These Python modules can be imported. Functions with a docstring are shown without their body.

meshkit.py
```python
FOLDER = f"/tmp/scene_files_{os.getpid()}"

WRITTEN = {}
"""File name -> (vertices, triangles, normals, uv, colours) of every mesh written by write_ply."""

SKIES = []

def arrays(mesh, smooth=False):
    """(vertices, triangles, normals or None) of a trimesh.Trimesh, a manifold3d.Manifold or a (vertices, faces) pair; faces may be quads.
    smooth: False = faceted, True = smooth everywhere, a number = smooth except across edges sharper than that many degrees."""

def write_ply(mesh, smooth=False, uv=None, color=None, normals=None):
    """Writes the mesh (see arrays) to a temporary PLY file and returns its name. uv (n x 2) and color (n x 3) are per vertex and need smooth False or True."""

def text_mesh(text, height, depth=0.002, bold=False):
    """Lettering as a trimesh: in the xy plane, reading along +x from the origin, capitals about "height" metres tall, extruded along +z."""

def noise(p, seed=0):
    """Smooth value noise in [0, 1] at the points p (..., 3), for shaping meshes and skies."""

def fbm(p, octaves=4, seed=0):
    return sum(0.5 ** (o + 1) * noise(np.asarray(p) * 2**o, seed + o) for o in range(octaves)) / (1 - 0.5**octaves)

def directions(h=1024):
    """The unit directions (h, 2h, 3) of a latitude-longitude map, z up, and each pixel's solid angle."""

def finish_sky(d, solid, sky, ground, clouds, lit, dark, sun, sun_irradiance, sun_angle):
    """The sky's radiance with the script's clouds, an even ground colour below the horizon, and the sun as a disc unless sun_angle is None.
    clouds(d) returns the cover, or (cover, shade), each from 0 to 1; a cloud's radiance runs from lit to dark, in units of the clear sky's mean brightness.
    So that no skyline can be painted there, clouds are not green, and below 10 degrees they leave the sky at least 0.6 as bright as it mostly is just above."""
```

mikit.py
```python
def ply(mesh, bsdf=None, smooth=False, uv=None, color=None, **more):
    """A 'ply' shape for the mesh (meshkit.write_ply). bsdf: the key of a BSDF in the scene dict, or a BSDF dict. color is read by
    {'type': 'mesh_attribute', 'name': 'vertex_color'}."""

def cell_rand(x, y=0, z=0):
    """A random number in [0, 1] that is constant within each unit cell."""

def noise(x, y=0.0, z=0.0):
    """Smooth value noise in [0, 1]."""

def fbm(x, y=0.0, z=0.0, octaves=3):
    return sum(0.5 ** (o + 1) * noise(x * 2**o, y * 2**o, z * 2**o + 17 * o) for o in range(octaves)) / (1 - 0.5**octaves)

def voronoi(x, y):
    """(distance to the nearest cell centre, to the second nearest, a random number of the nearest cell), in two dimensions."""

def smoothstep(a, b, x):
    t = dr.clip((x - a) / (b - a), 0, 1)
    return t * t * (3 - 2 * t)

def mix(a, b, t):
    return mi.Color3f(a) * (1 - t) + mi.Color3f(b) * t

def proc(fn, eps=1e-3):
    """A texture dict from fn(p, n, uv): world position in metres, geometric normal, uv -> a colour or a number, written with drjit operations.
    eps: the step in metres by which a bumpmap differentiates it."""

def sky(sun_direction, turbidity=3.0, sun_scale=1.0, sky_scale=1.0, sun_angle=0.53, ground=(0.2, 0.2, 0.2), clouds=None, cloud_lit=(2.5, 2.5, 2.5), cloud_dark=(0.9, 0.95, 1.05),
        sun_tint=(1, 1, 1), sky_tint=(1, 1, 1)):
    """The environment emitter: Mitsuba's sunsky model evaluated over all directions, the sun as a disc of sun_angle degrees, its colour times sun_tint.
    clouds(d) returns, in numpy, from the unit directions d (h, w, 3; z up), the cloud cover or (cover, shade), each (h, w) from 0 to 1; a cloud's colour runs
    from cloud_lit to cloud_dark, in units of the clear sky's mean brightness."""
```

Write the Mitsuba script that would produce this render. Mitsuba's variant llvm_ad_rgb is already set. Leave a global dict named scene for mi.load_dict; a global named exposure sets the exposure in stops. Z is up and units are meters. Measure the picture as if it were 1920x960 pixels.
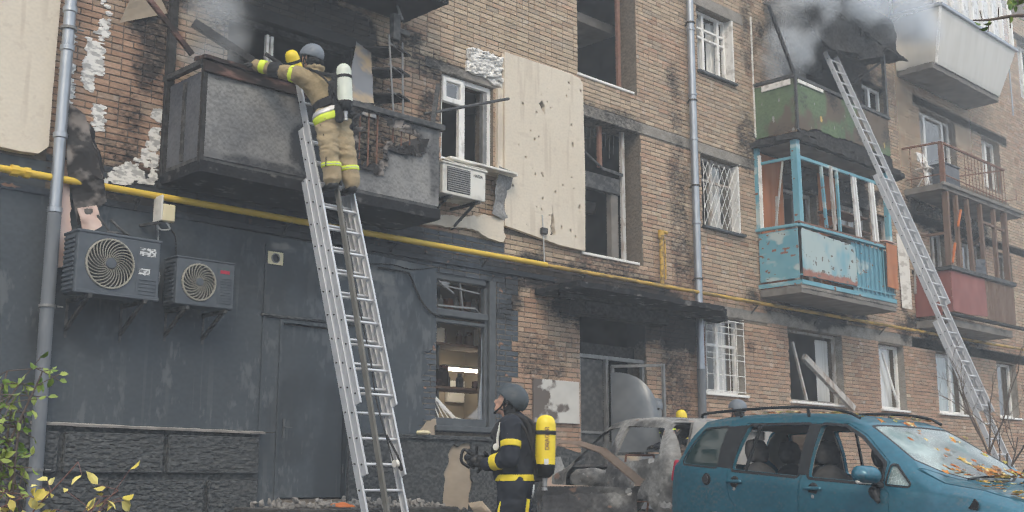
import math, random
import numpy as np, trimesh, manifold3d as m3, shapely
import shapely.geometry as sg
from shapely import affinity
from shapely.ops import unary_union
import drjit as dr, mitsuba as mi
import mikit, meshkit
from mikit import proc, noise, fbm, voronoi, cell_rand, smoothstep, mix
T = mi.ScalarTransform4f
random.seed(7); RNG = np.random.default_rng(7)
scene, labels = {}, {}

# ---------------------------------------------------------------- camera, sky, haze, exposure
# x runs along the facade (to the right), y = 0 is the wall plane (the street is at y < 0), z is up
exposure = 2.6
EYE = np.array([0.0, -12.3, 1.1]); YAW, PITCH = math.radians(45.8), math.radians(11.02)
FWD = np.array([math.cos(PITCH)*math.cos(YAW), math.cos(PITCH)*math.sin(YAW), math.sin(PITCH)])
scene['camera'] = {'type': 'perspective', 'fov': 47.73, 'fov_axis': 'x', 'near_clip': 0.1, 'far_clip': 400.0,
                   'to_world': T().look_at(origin=EYE.tolist(), target=(EYE+FWD).tolist(), up=[0, 0, 1]),
                   'medium': {'type': 'ref', 'id': 'haze_air'}}
scene['sky'] = mikit.sky([-0.45, -0.55, 0.62], turbidity=3, sun_scale=0.22, sun_angle=24, clouds=lambda d: 1.0,
                         cloud_lit=(2.2, 2.42, 2.68), ground=(0.12, 0.12, 0.12))
HAZE = 0.0056
scene['haze_air'] = {'type': 'homogeneous', 'albedo': {'type': 'rgb', 'value': [0.87, 0.93, 0.985]}, 'sigma_t': HAZE,
                     'phase': {'type': 'hg', 'g': 0.2}}

# ---------------------------------------------------------------- helpers
def rgb(*c): return {'type': 'rgb', 'value': list(c)}
def mat(name, col, rough=0.8, spec=0.3, metal=0.0, two=True, bump=None, bscale=1.0, **kw):
    """A BSDF entry; col is an (r,g,b) or a function for mikit.proc."""
    b = {'type': 'principled', 'base_color': proc(col) if callable(col) else rgb(*col), 'roughness': proc(rough) if callable(rough) else rough,
         'specular': spec, 'metallic': metal, **kw}
    if bump is not None: b = {'type': 'bumpmap', 'tex': proc(bump), 'scale': bscale, 'nested': b}
    scene['m_'+name] = {'type': 'twosided', 'nested': b} if two else b
    return 'm_'+name
def num(key):
    if key not in scene and key not in TAKEN: return key
    i = 1
    while f'{key}_{i:03d}' in scene or f'{key}_{i:03d}' in TAKEN: i += 1
    return f'{key}_{i:03d}'
TAKEN = set()
def obj(key, mesh, m, smooth=False, **kw):
    key = num(key); scene[key] = mikit.ply(mesh, 'm_'+m, smooth, **kw); TAKEN.add(key); return key
def thing(name, label, cat, group=None, kind=None):
    key = num(name); TAKEN.add(key); lab(key, label, cat, group, kind); return key
def lab(key, label=None, cat=None, group=None, kind=None):
    d = {}
    if label: d['label'] = label
    if cat: d['category'] = cat
    if group: d['group'] = group
    if kind: d['kind'] = kind
    labels[key] = d; return key
cat_ = trimesh.util.concatenate
def tri(man):
    m = man.to_mesh(); return trimesh.Trimesh(np.array(m.vert_properties[:, :3]), np.array(m.tri_verts), process=False)
def man(t):
    t = t.copy(); t.merge_vertices(digits_vertex=6)
    return m3.Manifold(m3.Mesh(np.ascontiguousarray(t.vertices, np.float32), np.ascontiguousarray(t.faces, np.uint32)))
def box(x0, x1, y0, y1, z0, z1):
    b = trimesh.creation.box(extents=[x1-x0, y1-y0, z1-z0]); b.apply_translation([(x0+x1)/2, (y0+y1)/2, (z0+z1)/2]); return b
def bev(x0, x1, y0, y1, z0, z1, r=0.01):
    p = [[x, y, z] for dx, dy, dz in ((r, r, 0), (r, 0, r), (0, r, r)) for x in (x0+dx, x1-dx) for y in (y0+dy, y1-dy) for z in (z0+dz, z1-dz)]
    return tri(m3.Manifold.hull_points(np.array(p, float)))
def rbox(x0, x1, y0, y1, z0, z1, r=0.02, seg=8):
    s = m3.Manifold.sphere(r, seg)
    return tri(m3.Manifold.batch_hull([s.translate((x, y, z)) for x in (x0+r, x1-r) for y in (y0+r, y1-r) for z in (z0+r, z1-r)]))
def frame_of(p0, p1, up=(0, 0, 1)):
    p0, p1 = np.asarray(p0, float), np.asarray(p1, float); d = p1-p0; L = np.linalg.norm(d); d = d/L
    u = np.asarray(up, float)
    if abs(d@u) > 0.98: u = np.array([1.0, 0, 0])
    s = np.cross(d, u); s /= np.linalg.norm(s); u = np.cross(s, d)
    M = np.eye(4); M[:3, 0] = d; M[:3, 1] = s; M[:3, 2] = u; M[:3, 3] = p0
    return M, L
def bar(p0, p1, w, h, up=(0, 0, 1), r=0.0):
    """A beam from p0 to p1, w wide across, h along up."""
    M, L = frame_of(p0, p1, up)
    b = bev(0, L, -w/2, w/2, -h/2, h/2, r) if r else box(0, L, -w/2, w/2, -h/2, h/2)
    b.apply_transform(M); return b
def tube(pts, r, n=8, cap=True):
    p = np.asarray(pts, float); k = len(p); rr = np.broadcast_to(r, (k,)).astype(float)
    t = np.gradient(p, axis=0); t /= np.linalg.norm(t, axis=1, keepdims=True)+1e-12
    a = np.cross(t[0], [0, 0, 1.0] if abs(t[0][2]) < 0.9 else [1.0, 0, 0]); A = []
    for i in range(k):
        a = a-t[i]*(a@t[i]); a /= np.linalg.norm(a); A.append(a)
    A = np.array(A); B = np.cross(t, A); th = np.arange(n)*2*np.pi/n
    v = (p[:, None]+rr[:, None, None]*(np.cos(th)[None, :, None]*A[:, None]+np.sin(th)[None, :, None]*B[:, None])).reshape(-1, 3)
    f = []
    for i in range(k-1):
        for j in range(n):
            a0, b0, c0, d0 = i*n+j, i*n+(j+1) % n, (i+1)*n+(j+1) % n, (i+1)*n+j
            f += [[a0, b0, c0], [a0, c0, d0]]
    if cap:
        c0, c1 = len(v), len(v)+1; v = np.vstack([v, p[0], p[-1]])
        for j in range(n): f += [[c0, (j+1) % n, j], [c1, (k-1)*n+j, (k-1)*n+(j+1) % n]]
    return trimesh.Trimesh(v, f, process=False)
def rod(p0, p1, r, n=8): return tube([p0, p1], r, n)
def curve(pts, n=24):
    """Catmull-Rom through the points."""
    p = np.asarray(pts, float); p = np.vstack([2*p[0]-p[1], p, 2*p[-1]-p[-2]]); out = []
    m = max(2, n//(len(p)-3))
    for i in range(1, len(p)-2):
        for t in np.linspace(0, 1, m, endpoint=False):
            a, b, c, d = p[i-1:i+3]
            out.append(0.5*(2*b+(c-a)*t+(2*a-5*b+4*c-d)*t*t+(3*b-a-3*c+d)*t**3))
    return np.array(out+[p[-2]])
def lathe(prof, n=24, axis=None, at=(0, 0, 0)):
    """prof: (radius, height) pairs, turned about z (or about the axis), placed at 'at'."""
    m = trimesh.creation.revolve(np.array(prof, float), sections=n)
    if axis is not None: m.apply_transform(trimesh.geometry.align_vectors([0, 0, 1], axis))
    m.apply_translation(at); return m
def plate(poly, y0, y1):
    """A polygon in (x, z) as a plate between y0 (street side) and y1."""
    out = []
    for g in getattr(poly, 'geoms', [poly]):
        if g.geom_type != 'Polygon' or g.area < 1e-6: continue
        e = trimesh.creation.extrude_polygon(g, y1-y0, engine='earcut')
        v = e.vertices; e = trimesh.Trimesh(np.c_[v[:, 0], y0+v[:, 2], v[:, 1]], e.faces[:, ::-1], process=False); out.append(e)
    return cat_(out)
def rect(x0, x1, z0, z1): return sg.box(x0, z0, x1, z1)
def ragged(pts, amp=0.03, step=0.06, seed=0):
    """The polygon with a torn outline."""
    r = np.random.default_rng(seed); ring = sg.LinearRing(pts); n = max(8, int(ring.length/step))
    q = np.array([ring.interpolate(i/n, normalized=True).coords[0] for i in range(n)])
    return sg.Polygon(q+r.normal(0, amp, q.shape)).buffer(0)
def grid_sheet(c00, c10, c11, c01, nu, nv, amp=0.0, freq=3.0, seed=0, thick=0.004):
    """A thin bent sheet between four corners, crumpled by noise."""
    u, v = np.meshgrid(np.linspace(0, 1, nu), np.linspace(0, 1, nv), indexing='ij'); u, v = u[..., None], v[..., None]
    c00, c10, c11, c01 = (np.asarray(c, float) for c in (c00, c10, c11, c01))
    p = c00*(1-u)*(1-v)+c10*u*(1-v)+c11*u*v+c01*(1-u)*v
    n = np.cross(c10-c00, c01-c00); n /= np.linalg.norm(n)
    p = p+n*((meshkit.fbm(p*freq, 3, seed)-0.5)*2*amp)[..., None]
    a = p.reshape(-1, 3); b = a+n*thick; N = nu*nv; f = []
    for i in range(nu-1):
        for j in range(nv-1):
            q = [i*nv+j, (i+1)*nv+j, (i+1)*nv+j+1, i*nv+j+1]
            f += [[q[0], q[2], q[1]], [q[0], q[3], q[2]], [q[0]+N, q[1]+N, q[2]+N], [q[0]+N, q[2]+N, q[3]+N]]
    rim = [i*nv for i in range(nu)]+[(nu-1)*nv+j for j in range(1, nv)]+[i*nv+nv-1 for i in range(nu-2, -1, -1)]+[j for j in range(nv-2, 0, -1)]
    for a0, b0 in zip(rim, rim[1:]+rim[:1]): f += [[a0, b0, b0+N], [a0, b0+N, a0+N]]
    return trimesh.Trimesh(np.vstack([a, b]), f, process=False)

# ---------------------------------------------------------------- smooth bodies (blended round bones, meshed by surface nets)
def bone_field(P, bones, k):
    """Smooth union of tapered bones (a, b, ra, rb[, flatten axis, factor])."""
    d = None
    for a, b, ra, rb in bones:
        a, b = np.asarray(a, float), np.asarray(b, float); ab = b-a
        t = np.clip(((P-a)@ab)/max(ab@ab, 1e-12), 0, 1)
        e = np.linalg.norm(P-(a+t[..., None]*ab), axis=-1)-(ra+t*(rb-ra))
        if d is None: d = e
        else:
            h = np.clip(0.5+0.5*(d-e)/k, 0, 1); d = d*(1-h)+e*h-k*h*(1-h)
    return d
def surface_net(fn, lo, hi, step):
    lo, hi = np.asarray(lo, float), np.asarray(hi, float); n = np.ceil((hi-lo)/step).astype(int)+1
    ax = [lo[i]+step*np.arange(n[i]) for i in range(3)]
    P = np.stack(np.meshgrid(*ax, indexing='ij'), -1); D = fn(P); S = D < 0
    c = n-1; cnt = np.zeros(c); acc = np.zeros((*c, 3)); sl = lambda o: tuple(slice(o[i], o[i]+c[i]) for i in range(3))
    corners = [(i, j, k) for i in (0, 1) for j in (0, 1) for k in (0, 1)]
    for a in corners:
        for d in range(3):
            if a[d]: continue
            b = list(a); b[d] = 1
            da, db = D[sl(a)], D[sl(b)]; m = (da < 0) != (db < 0)
            t = np.where(m, da/np.where(m, da-db, 1), 0); q = np.stack([np.full(c, float(a[i])) for i in range(3)], -1); q[..., d] += t
            acc += q*m[..., None]; cnt += m
    use = cnt > 0; idx = -np.ones(c, int); idx[use] = np.arange(use.sum())
    V = lo+step*(np.argwhere(use)+acc[use]/cnt[use][:, None]); F = []
    for d in range(3):
        e, g = [(1, 2), (2, 0), (0, 1)][d]
        s0 = [slice(0, n[i]) for i in range(3)]; s1 = list(s0); s0[d] = slice(0, n[d]-1); s1[d] = slice(1, n[d])
        m = S[tuple(s0)] != S[tuple(s1)]; w = np.argwhere(m); w = w[(w[:, e] > 0) & (w[:, g] > 0) & (w[:, e] < c[e]) & (w[:, g] < c[g]) & (w[:, d] < c[d])]
        def at(de, dg):
            q = w.copy(); q[:, e] -= de; q[:, g] -= dg; return idx[q[:, 0], q[:, 1], q[:, 2]]
        quad = np.stack([at(1, 1), at(0, 1), at(0, 0), at(1, 0)], 1)
        flip = ~S[w[:, 0], w[:, 1], w[:, 2]]; quad[flip] = quad[flip][:, ::-1]; F.append(quad)
    F = np.vstack(F); F = F[(F >= 0).all(1)]
    return trimesh.Trimesh(V, np.vstack([F[:, [0, 1, 2]], F[:, [0, 2, 3]]]), process=False)
def blob(bones, k=0.03, step=0.014, grow=0.0, fold=0.0, freq=(14, 14, 9), seed=0, cut=None):
    """Tapered bones melted into one surface; fold = cloth creases in metres; cut(P) < 0 keeps."""
    pts = np.array([q for b in bones for q in b[:2]], float); R = max(max(b[2], b[3]) for b in bones)+abs(grow)+fold+3*step
    def f(P):
        d = bone_field(P, bones, k)-grow
        if fold:
            q = P*np.array(freq); n = meshkit.noise(q+2.5*meshkit.noise(q*0.5, seed+5)[..., None], seed)
            d = d+fold*(np.abs(2*n-1)*2-0.8)
        if cut is not None: d = np.maximum(d, cut(P))
        return d
    return surface_net(f, pts.min(0)-R, pts.max(0)+R, step)
def moved(m, M): m = m.copy(); m.apply_transform(M); return m
def rotz(a, at=(0, 0, 0)):
    M = np.eye(4); M[:2, :2] = [[math.cos(a), -math.sin(a)], [math.sin(a), math.cos(a)]]; M[:3, 3] = at; return M
# ---------------------------------------------------------------- materials
def C(*c): return mi.Color3f(*c)
SOOT = [  # where fire blackened the masonry: (x, z, half width, half height, strength)
    (8.0, 7.15, 2.0, .55, .95), (7.9, 4.35, 2.3, .42, 1.0), (6.0, 6.3, .35, 1.1, .62), (5.75, 5.1, .35, .8, .45), (9.3, 5.6, .6, 1.2, .5), (10.3, 7.0, .8, .3, .5),
    (10.2, 6.2, .25, .7, .55), (13.6, 4.2, 2.6, .32, .8), (14.8, 3.75, 2.4, .48, 1.0), (12.6, 3.0, .5, .4, .35), (15.9, 2.6, .45, 1.5, .5), (14.3, 7.15, .9, .2, .4), (14.2, 4.6, .9, .25, .45),
    (21.3, 10.4, 2.2, 1.5, 1.0), (18.5, 9.9, .35, 1.2, .4), (20.6, 7.3, 2.4, .45, .8), (18.4, 7.5, .4, .6, .5), (26.6, 7.3, 2.6, .4, .7), (26.4, 4.5, 2.3, .4, .7), (16.1, 5.5, .3, 3.0, .42), (20.5, 4.4, 2.2, .25, .75), (9.0, 3.85, 1.6, .3, .45)]
def soot(p):
    w = fbm(p.x*1.7, p.z*1.7, p.y, 3)-0.5; s = mi.Float(0)
    for x, z, a, b, k in SOOT:
        d = dr.sqrt(dr.square((p.x-x)/a)+dr.square((p.z-z)/b)); s = dr.maximum(s, k*smoothstep(1.45, 0.55, d+w*1.2))
    g = fbm(p.x*24, p.y*24, p.z*30, 4); b = fbm(p.x*5, p.y*5, p.z*4, 3)
    return dr.clip(smoothstep(0.05, 0.85, s*1.05+((g-0.5)*0.7+(b-0.5)*0.5)*smoothstep(0.0, 0.3, s)), 0, 0.93)
SOOT_C = C(.022, .023, .026)
def brick_col(p, n, uv):
    r, tone = uv.x, uv.y
    tan = mix((.46, .365, .255), (.545, .445, .325), cell_rand(r*977)); grey = mix((.36, .30, .235), (.27, .23, .19), cell_rand(r*331))
    red = mix((.36, .205, .135), (.45, .285, .20), cell_rand(r*577)); c = mix(tan, red, tone)
    c = mix(c, grey, dr.select(cell_rand(r*1234.5) > 0.80, 0.6, 0.22)); c = c*(0.88+0.22*cell_rand(r*771))
    g = fbm(p.x*38, p.y*38, p.z*60, 3); c = c*(0.72+0.55*g)
    c = mix(c, (.62, .58, .52), 0.35*smoothstep(.66, .8, fbm(p.x*5, p.z*7, 3.3, 3)))     # lime bloom
    return mix(c, SOOT_C, soot(p))
mat('brick', brick_col, 0.9, 0.15)
def mortar_col(p, n, uv):
    g = fbm(p.x*30, p.y*30, p.z*30, 3); return mix(C(.165, .14, .115)*(0.6+0.8*g), SOOT_C, soot(p))
mat('mortar', mortar_col, 0.95, 0.1)
def conc_col(p, n, uv):
    g = fbm(p.x*9, p.y*9, p.z*9, 4); h = fbm(p.x*45, p.y*45, p.z*45, 2)
    return mix(mix((.19, .175, .155), (.34, .315, .285), g)*(0.75+0.5*h), SOOT_C, soot(p))
mat('concrete', conc_col, 0.92, 0.12)
def burnt_slab_col(p, n, uv):
    g = fbm(p.x*6, p.y*9, p.z*9, 4); h = fbm(p.x*40, p.y*40, p.z*40, 2)
    return mix((.020, .021, .024), (.15, .142, .135), smoothstep(.60, .85, g))*(0.7+0.6*h)
mat('burnt_slab', burnt_slab_col, 0.95, 0.1)
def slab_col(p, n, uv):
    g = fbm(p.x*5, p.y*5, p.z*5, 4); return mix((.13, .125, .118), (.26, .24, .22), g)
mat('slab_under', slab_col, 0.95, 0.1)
def paint_dark_col(p, n, uv):
    s = fbm(p.x*1.1, p.z*.35, 1.7, 4); g = fbm(p.x*26, p.y*26, p.z*26, 3)
    c = mix((.043, .054, .067), (.070, .083, .096), s)*(0.86+0.28*g)
    dust = smoothstep(.55, .75, fbm(p.x*2.3, p.z*5, 7.1, 4))*smoothstep(3.1, 3.9, p.z)*smoothstep(6.8, 7.4, p.x)*smoothstep(10.3, 9.5, p.x)
    c = mix(c, (.25, .245, .23), dust*0.75)
    sc = smoothstep(.56, .70, fbm(p.x*3.1, p.z*1.3, 12.0, 4)*.6+.4*fbm(p.x*22, p.z*9, 2.0, 3)); c = mix(c, (.125, .135, .145), sc*.6)
    dk = smoothstep(.55, .72, fbm(p.x*1.6+4, p.z*1.1, 3.0, 4)); c = mix(c, (.025, .03, .036), dk*.55)
    drip = smoothstep(.72, .82, noise(p.x*21, p.z*.5, 2.0))*smoothstep(.4, .65, fbm(p.x*2, p.z*2, 9.0))
    c = mix(c, (.12, .13, .135), drip*0.22)
    chip = smoothstep(.83, .85, fbm(p.x*14, p.z*14, 4.4, 3)); return mix(c, (.55, .52, .47), chip*0.8)
mat('paint_dark', paint_dark_col, 0.62, 0.35, bump=lambda p, n, uv: 0.006*fbm(p.x*4, p.y*4, p.z*4, 2)+0.0015*fbm(p.x*60, p.y*60, p.z*60, 2))
def stucco_col(p, n, uv):
    g = fbm(p.x*30, p.y*30, p.z*30, 2); s = fbm(p.x*1.5, p.z*2, 3, 3); return mix((.042, .048, .055), (.125, .131, .135), s*.35+smoothstep(.3, .75, g)*.65)
mat('stucco_dark', stucco_col, 0.75, 0.3, bump=lambda p, n, uv: 0.045*smoothstep(.3, .75, fbm(p.x*26, p.y*26, p.z*34, 2)))
def painted_brick_col(p, n, uv):
    g = fbm(p.x*20, p.y*20, p.z*26, 3); c = mix((.055, .066, .082), (.085, .10, .12), g)*(0.85+0.3*uv.x)
    c = mix(c, (.3, .17, .12), smoothstep(.72, .76, fbm(p.x*7, p.z*11, 2.2, 3))); return mix(c, SOOT_C, soot(p)*0.8)
mat('painted_brick', painted_brick_col, 0.7, 0.3)
def cream_col(p, n, uv):
    g = fbm(p.x*1.3, p.y, p.z*.5, 4); h = fbm(p.x*40, p.y*40, p.z*40, 2)
    c = mix((.61, .54, .44), (.70, .64, .54), g)*(0.94+0.12*h)
    st = smoothstep(.60, .74, fbm(p.x*9, p.y, p.z*.8, 3)); c = mix(c, (.47, .40, .32), st*0.35)
    gr = smoothstep(.66, .74, fbm(p.x*11+3, p.y, p.z*11, 4)); c = mix(c, (.50, .43, .35), gr*0.25)
    return c
mat('cream', cream_col, 0.9, 0.15, bump=lambda p, n, uv: 0.0025*fbm(p.x*70, p.y*70, p.z*70, 2))
mat('foam', lambda p, n, uv: mix((.42, .42, .41), (.80, .79, .76), smoothstep(.35, .6, fbm(p.x*17, p.y*17, p.z*25, 3))), 0.95, 0.05)
mat('foam_pink', lambda p, n, uv: mix((.60, .40, .34), (.72, .60, .54), fbm(p.x*9, p.y*9, p.z*6, 3)), 0.95, 0.05)
mat('char_sheet', lambda p, n, uv: mix((.035, .033, .034), (.25, .225, .21), smoothstep(.48, .72, fbm(p.x*5, p.y*5, p.z*5+1, 4))), 0.9, 0.2)
mat('char', lambda p, n, uv: mix((.012, .012, .013), (.06, .058, .058), fbm(p.x*22, p.y*22, p.z*22, 3)), 0.9, 0.2)
mat('char_wood', lambda p, n, uv: mix((.035, .026, .024), (.21, .115, .095), smoothstep(.4, .72, fbm(p.x*4, p.y*9, p.z*9, 4))), 0.85, 0.2)
PANEL_SOOT = [(7.80, 5.3, .42, .75, .95), (8.75, 5.5, .62, .28, .85), (8.5, 5.2, .35, .3, .8), (9.65, 5.2, .12, .5, .5), (6.4, 5.7, .5, .10, .5), (7.0, 4.70, .9, .10, .6)]
def burnt_panel_col(p, n, uv):
    a = fbm(p.x*1.2, p.y*2, p.z*1.0, 4); g = fbm(p.x*34, p.y*34, p.z*34, 3); f = fbm(p.x*8, p.y*8, p.z*8, 4); w = fbm(p.x*2.4, p.z*2.4, 5.0, 3)-.5
    c = mix((.11, .113, .122), (.27, .268, .262), smoothstep(.22, .78, a*.7+f*.3))*(0.55+0.9*g); s = mi.Float(0)
    for x, z, ra, rb, k in PANEL_SOOT:
        d = dr.sqrt(dr.square((p.x-x)/ra)+dr.square((p.z-z)/rb)); s = dr.maximum(s, k*smoothstep(1.4, .5, d+w*1.1))
    return mix(c, (.030, .032, .038), dr.clip(smoothstep(.1, .8, s+(g-.5)*.6+(f-.5)*.5), 0, .93))
mat('burnt_panel', burnt_panel_col, 0.72, 0.35, bump=lambda p, n, uv: 0.012*fbm(p.x*3, p.y*3, p.z*3, 3)+.0015*fbm(p.x*50, p.y*50, p.z*50, 2))
def side_panel_col(p, n, uv):
    a = fbm(p.x*2, p.y*3, p.z*1.6, 4); return mix((.055, .062, .078), (.15, .155, .17), a)*(0.8+.4*fbm(p.x*30, p.y*30, p.z*30, 2))
mat('side_panel', side_panel_col, 0.6, 0.4, bump=lambda p, n, uv: 0.01*fbm(p.x*3, p.y*3, p.z*3, 3))
def galv_col(p, n, uv):
    g = fbm(p.x*14, p.y*14, p.z*6, 3); return mix((.30, .33, .37), (.46, .49, .53), g)
mat('zinc', galv_col, 0.42, 0.5, 0.75)
mat('zinc_painted', lambda p, n, uv: mix((.10, .115, .135), (.19, .205, .225), fbm(p.x*9, p.y*9, p.z*2, 3)), 0.55, 0.4)
mat('yellow_pipe', lambda p, n, uv: mix((.62, .40, .035), (.70, .50, .07), fbm(p.x*6, p.y*20, p.z*20, 3)), 0.5, 0.4)
mat('yellow_pipe_dirty', lambda p, n, uv: mix((.24, .165, .06), (.52, .33, .07), smoothstep(.35, .6, fbm(p.x*5, p.y*20, p.z*20, 3))), 0.6, 0.3)
mat('alu', lambda p, n, uv: mix((.60, .61, .63), (.78, .79, .80), fbm(p.x*9, p.y*9, p.z*9, 3)), 0.38, 0.5, 0.55)
mat('alu_side', lambda p, n, uv: mix((.44, .46, .49), (.60, .62, .65), fbm(p.x*6, p.y*6, p.z*3, 4)), 0.5, 0.5, 0.35)
mat('bolt', (.05, .05, .055), 0.5, 0.4, 0.5)
mat('stay', lambda p, n, uv: mix((.10, .098, .088), (.165, .16, .145), fbm(p.x*9, p.y*9, p.z*4, 3)), 0.7, 0.3)
mat('steel_dark', lambda p, n, uv: mix((.05, .052, .055), (.105, .102, .10), smoothstep(.3, .8, fbm(p.x*15, p.y*15, p.z*15, 3))), 0.6, 0.4, 0.3)
mat('steel_grey', lambda p, n, uv: mix((.13, .133, .137), (.30, .30, .295), fbm(p.x*18, p.y*18, p.z*9, 3)), 0.5, 0.4, 0.4)
mat('rust', lambda p, n, uv: mix((.14, .072, .052), (.27, .15, .11), fbm(p.x*20, p.y*20, p.z*20, 3)), 0.85, 0.2)
mat('white_frame', lambda p, n, uv: mix((.80, .80, .78), (.55, .54, .52), smoothstep(.5, .75, fbm(p.x*9, p.y*9, p.z*5, 4))), 0.5, 0.4)
mat('old_frame', lambda p, n, uv: mix((.46, .45, .43), (.32, .27, .23), smoothstep(.45, .7, fbm(p.x*14, p.y*14, p.z*5, 4))), 0.7, 0.3)
mat('dark_frame', lambda p, n, uv: mix((.055, .064, .074), (.095, .105, .115), fbm(p.x*14, p.y*14, p.z*8, 3)), 0.6, 0.35)
mat('whitewash', lambda p, n, uv: mix((.74, .73, .70), (.52, .50, .47), smoothstep(.5, .7, fbm(p.x*9, p.y*9, p.z*9, 4))), 0.9, 0.1)
mat('glass', (1, 1, 1)); scene['m_glass'] = {'type': 'thindielectric', 'int_ior': 1.5}
mat('curtain', lambda p, n, uv: mix((.50, .51, .50), (.68, .69, .68), noise(p.x*30, p.y*4, p.z*.6)), 0.95, 0.1)
mat('curtain_green', lambda p, n, uv: mix((.30, .36, .36), (.42, .48, .475), noise(p.x*26, p.y*4, p.z*.6)), 0.95, 0.1)
mat('room', lambda p, n, uv: mix((.26, .25, .235), (.40, .385, .36), fbm(p.x*1.5, p.y*1.5, p.z*1.5, 3)), 0.95, 0.1)
mat('room_burnt', lambda p, n, uv: mix((.012, .012, .013), (.05, .048, .046), fbm(p.x*3, p.y*3, p.z*3, 3)), 0.95, 0.1)
mat('shop_wall', lambda p, n, uv: mix((.26, .22, .17), (.36, .31, .24), fbm(p.x*2, p.y*2, p.z*2, 3)), 0.9, 0.1)
def blue_col(p, n, uv):
    a = fbm(p.x*3, p.y*3, p.z*2.2, 4); c = mix((.085, .28, .38), (.20, .41, .48), a)
    c = mix(c, (.42, .52, .53), smoothstep(.58, .72, fbm(p.x*2+5, p.y*2, p.z*3, 4)))
    return mix(c, (.24, .11, .075), smoothstep(.70, .74, fbm(p.x*8, p.y*8, p.z*13, 3)))
mat('blue_paint', blue_col, 0.6, 0.35)
def blue_panel_col(p, n, uv):
    a = fbm(p.x*2.5, p.y*3, p.z*1.2, 4); c = mix((.17, .37, .45), (.38, .475, .48), smoothstep(.3, .6, a))
    edge = 4.98+0.20*(fbm(p.x*3, p.y*3, 2.0, 3)-.4)-0.03*(p.x-18.6)
    c = mix(c, mix((.26, .10, .075), (.36, .19, .14), fbm(p.x*14, p.y*14, p.z*14, 3)), smoothstep(.03, -.03, p.z-edge+0.10*(fbm(p.x*16, p.z*16, 1.0)-.5)))
    return mix(c, (.16, .15, .14), smoothstep(.66, .70, fbm(p.x*9, p.y*9, p.z*9+4, 3)))
mat('blue_panel', blue_panel_col, 0.6, 0.35)
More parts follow.
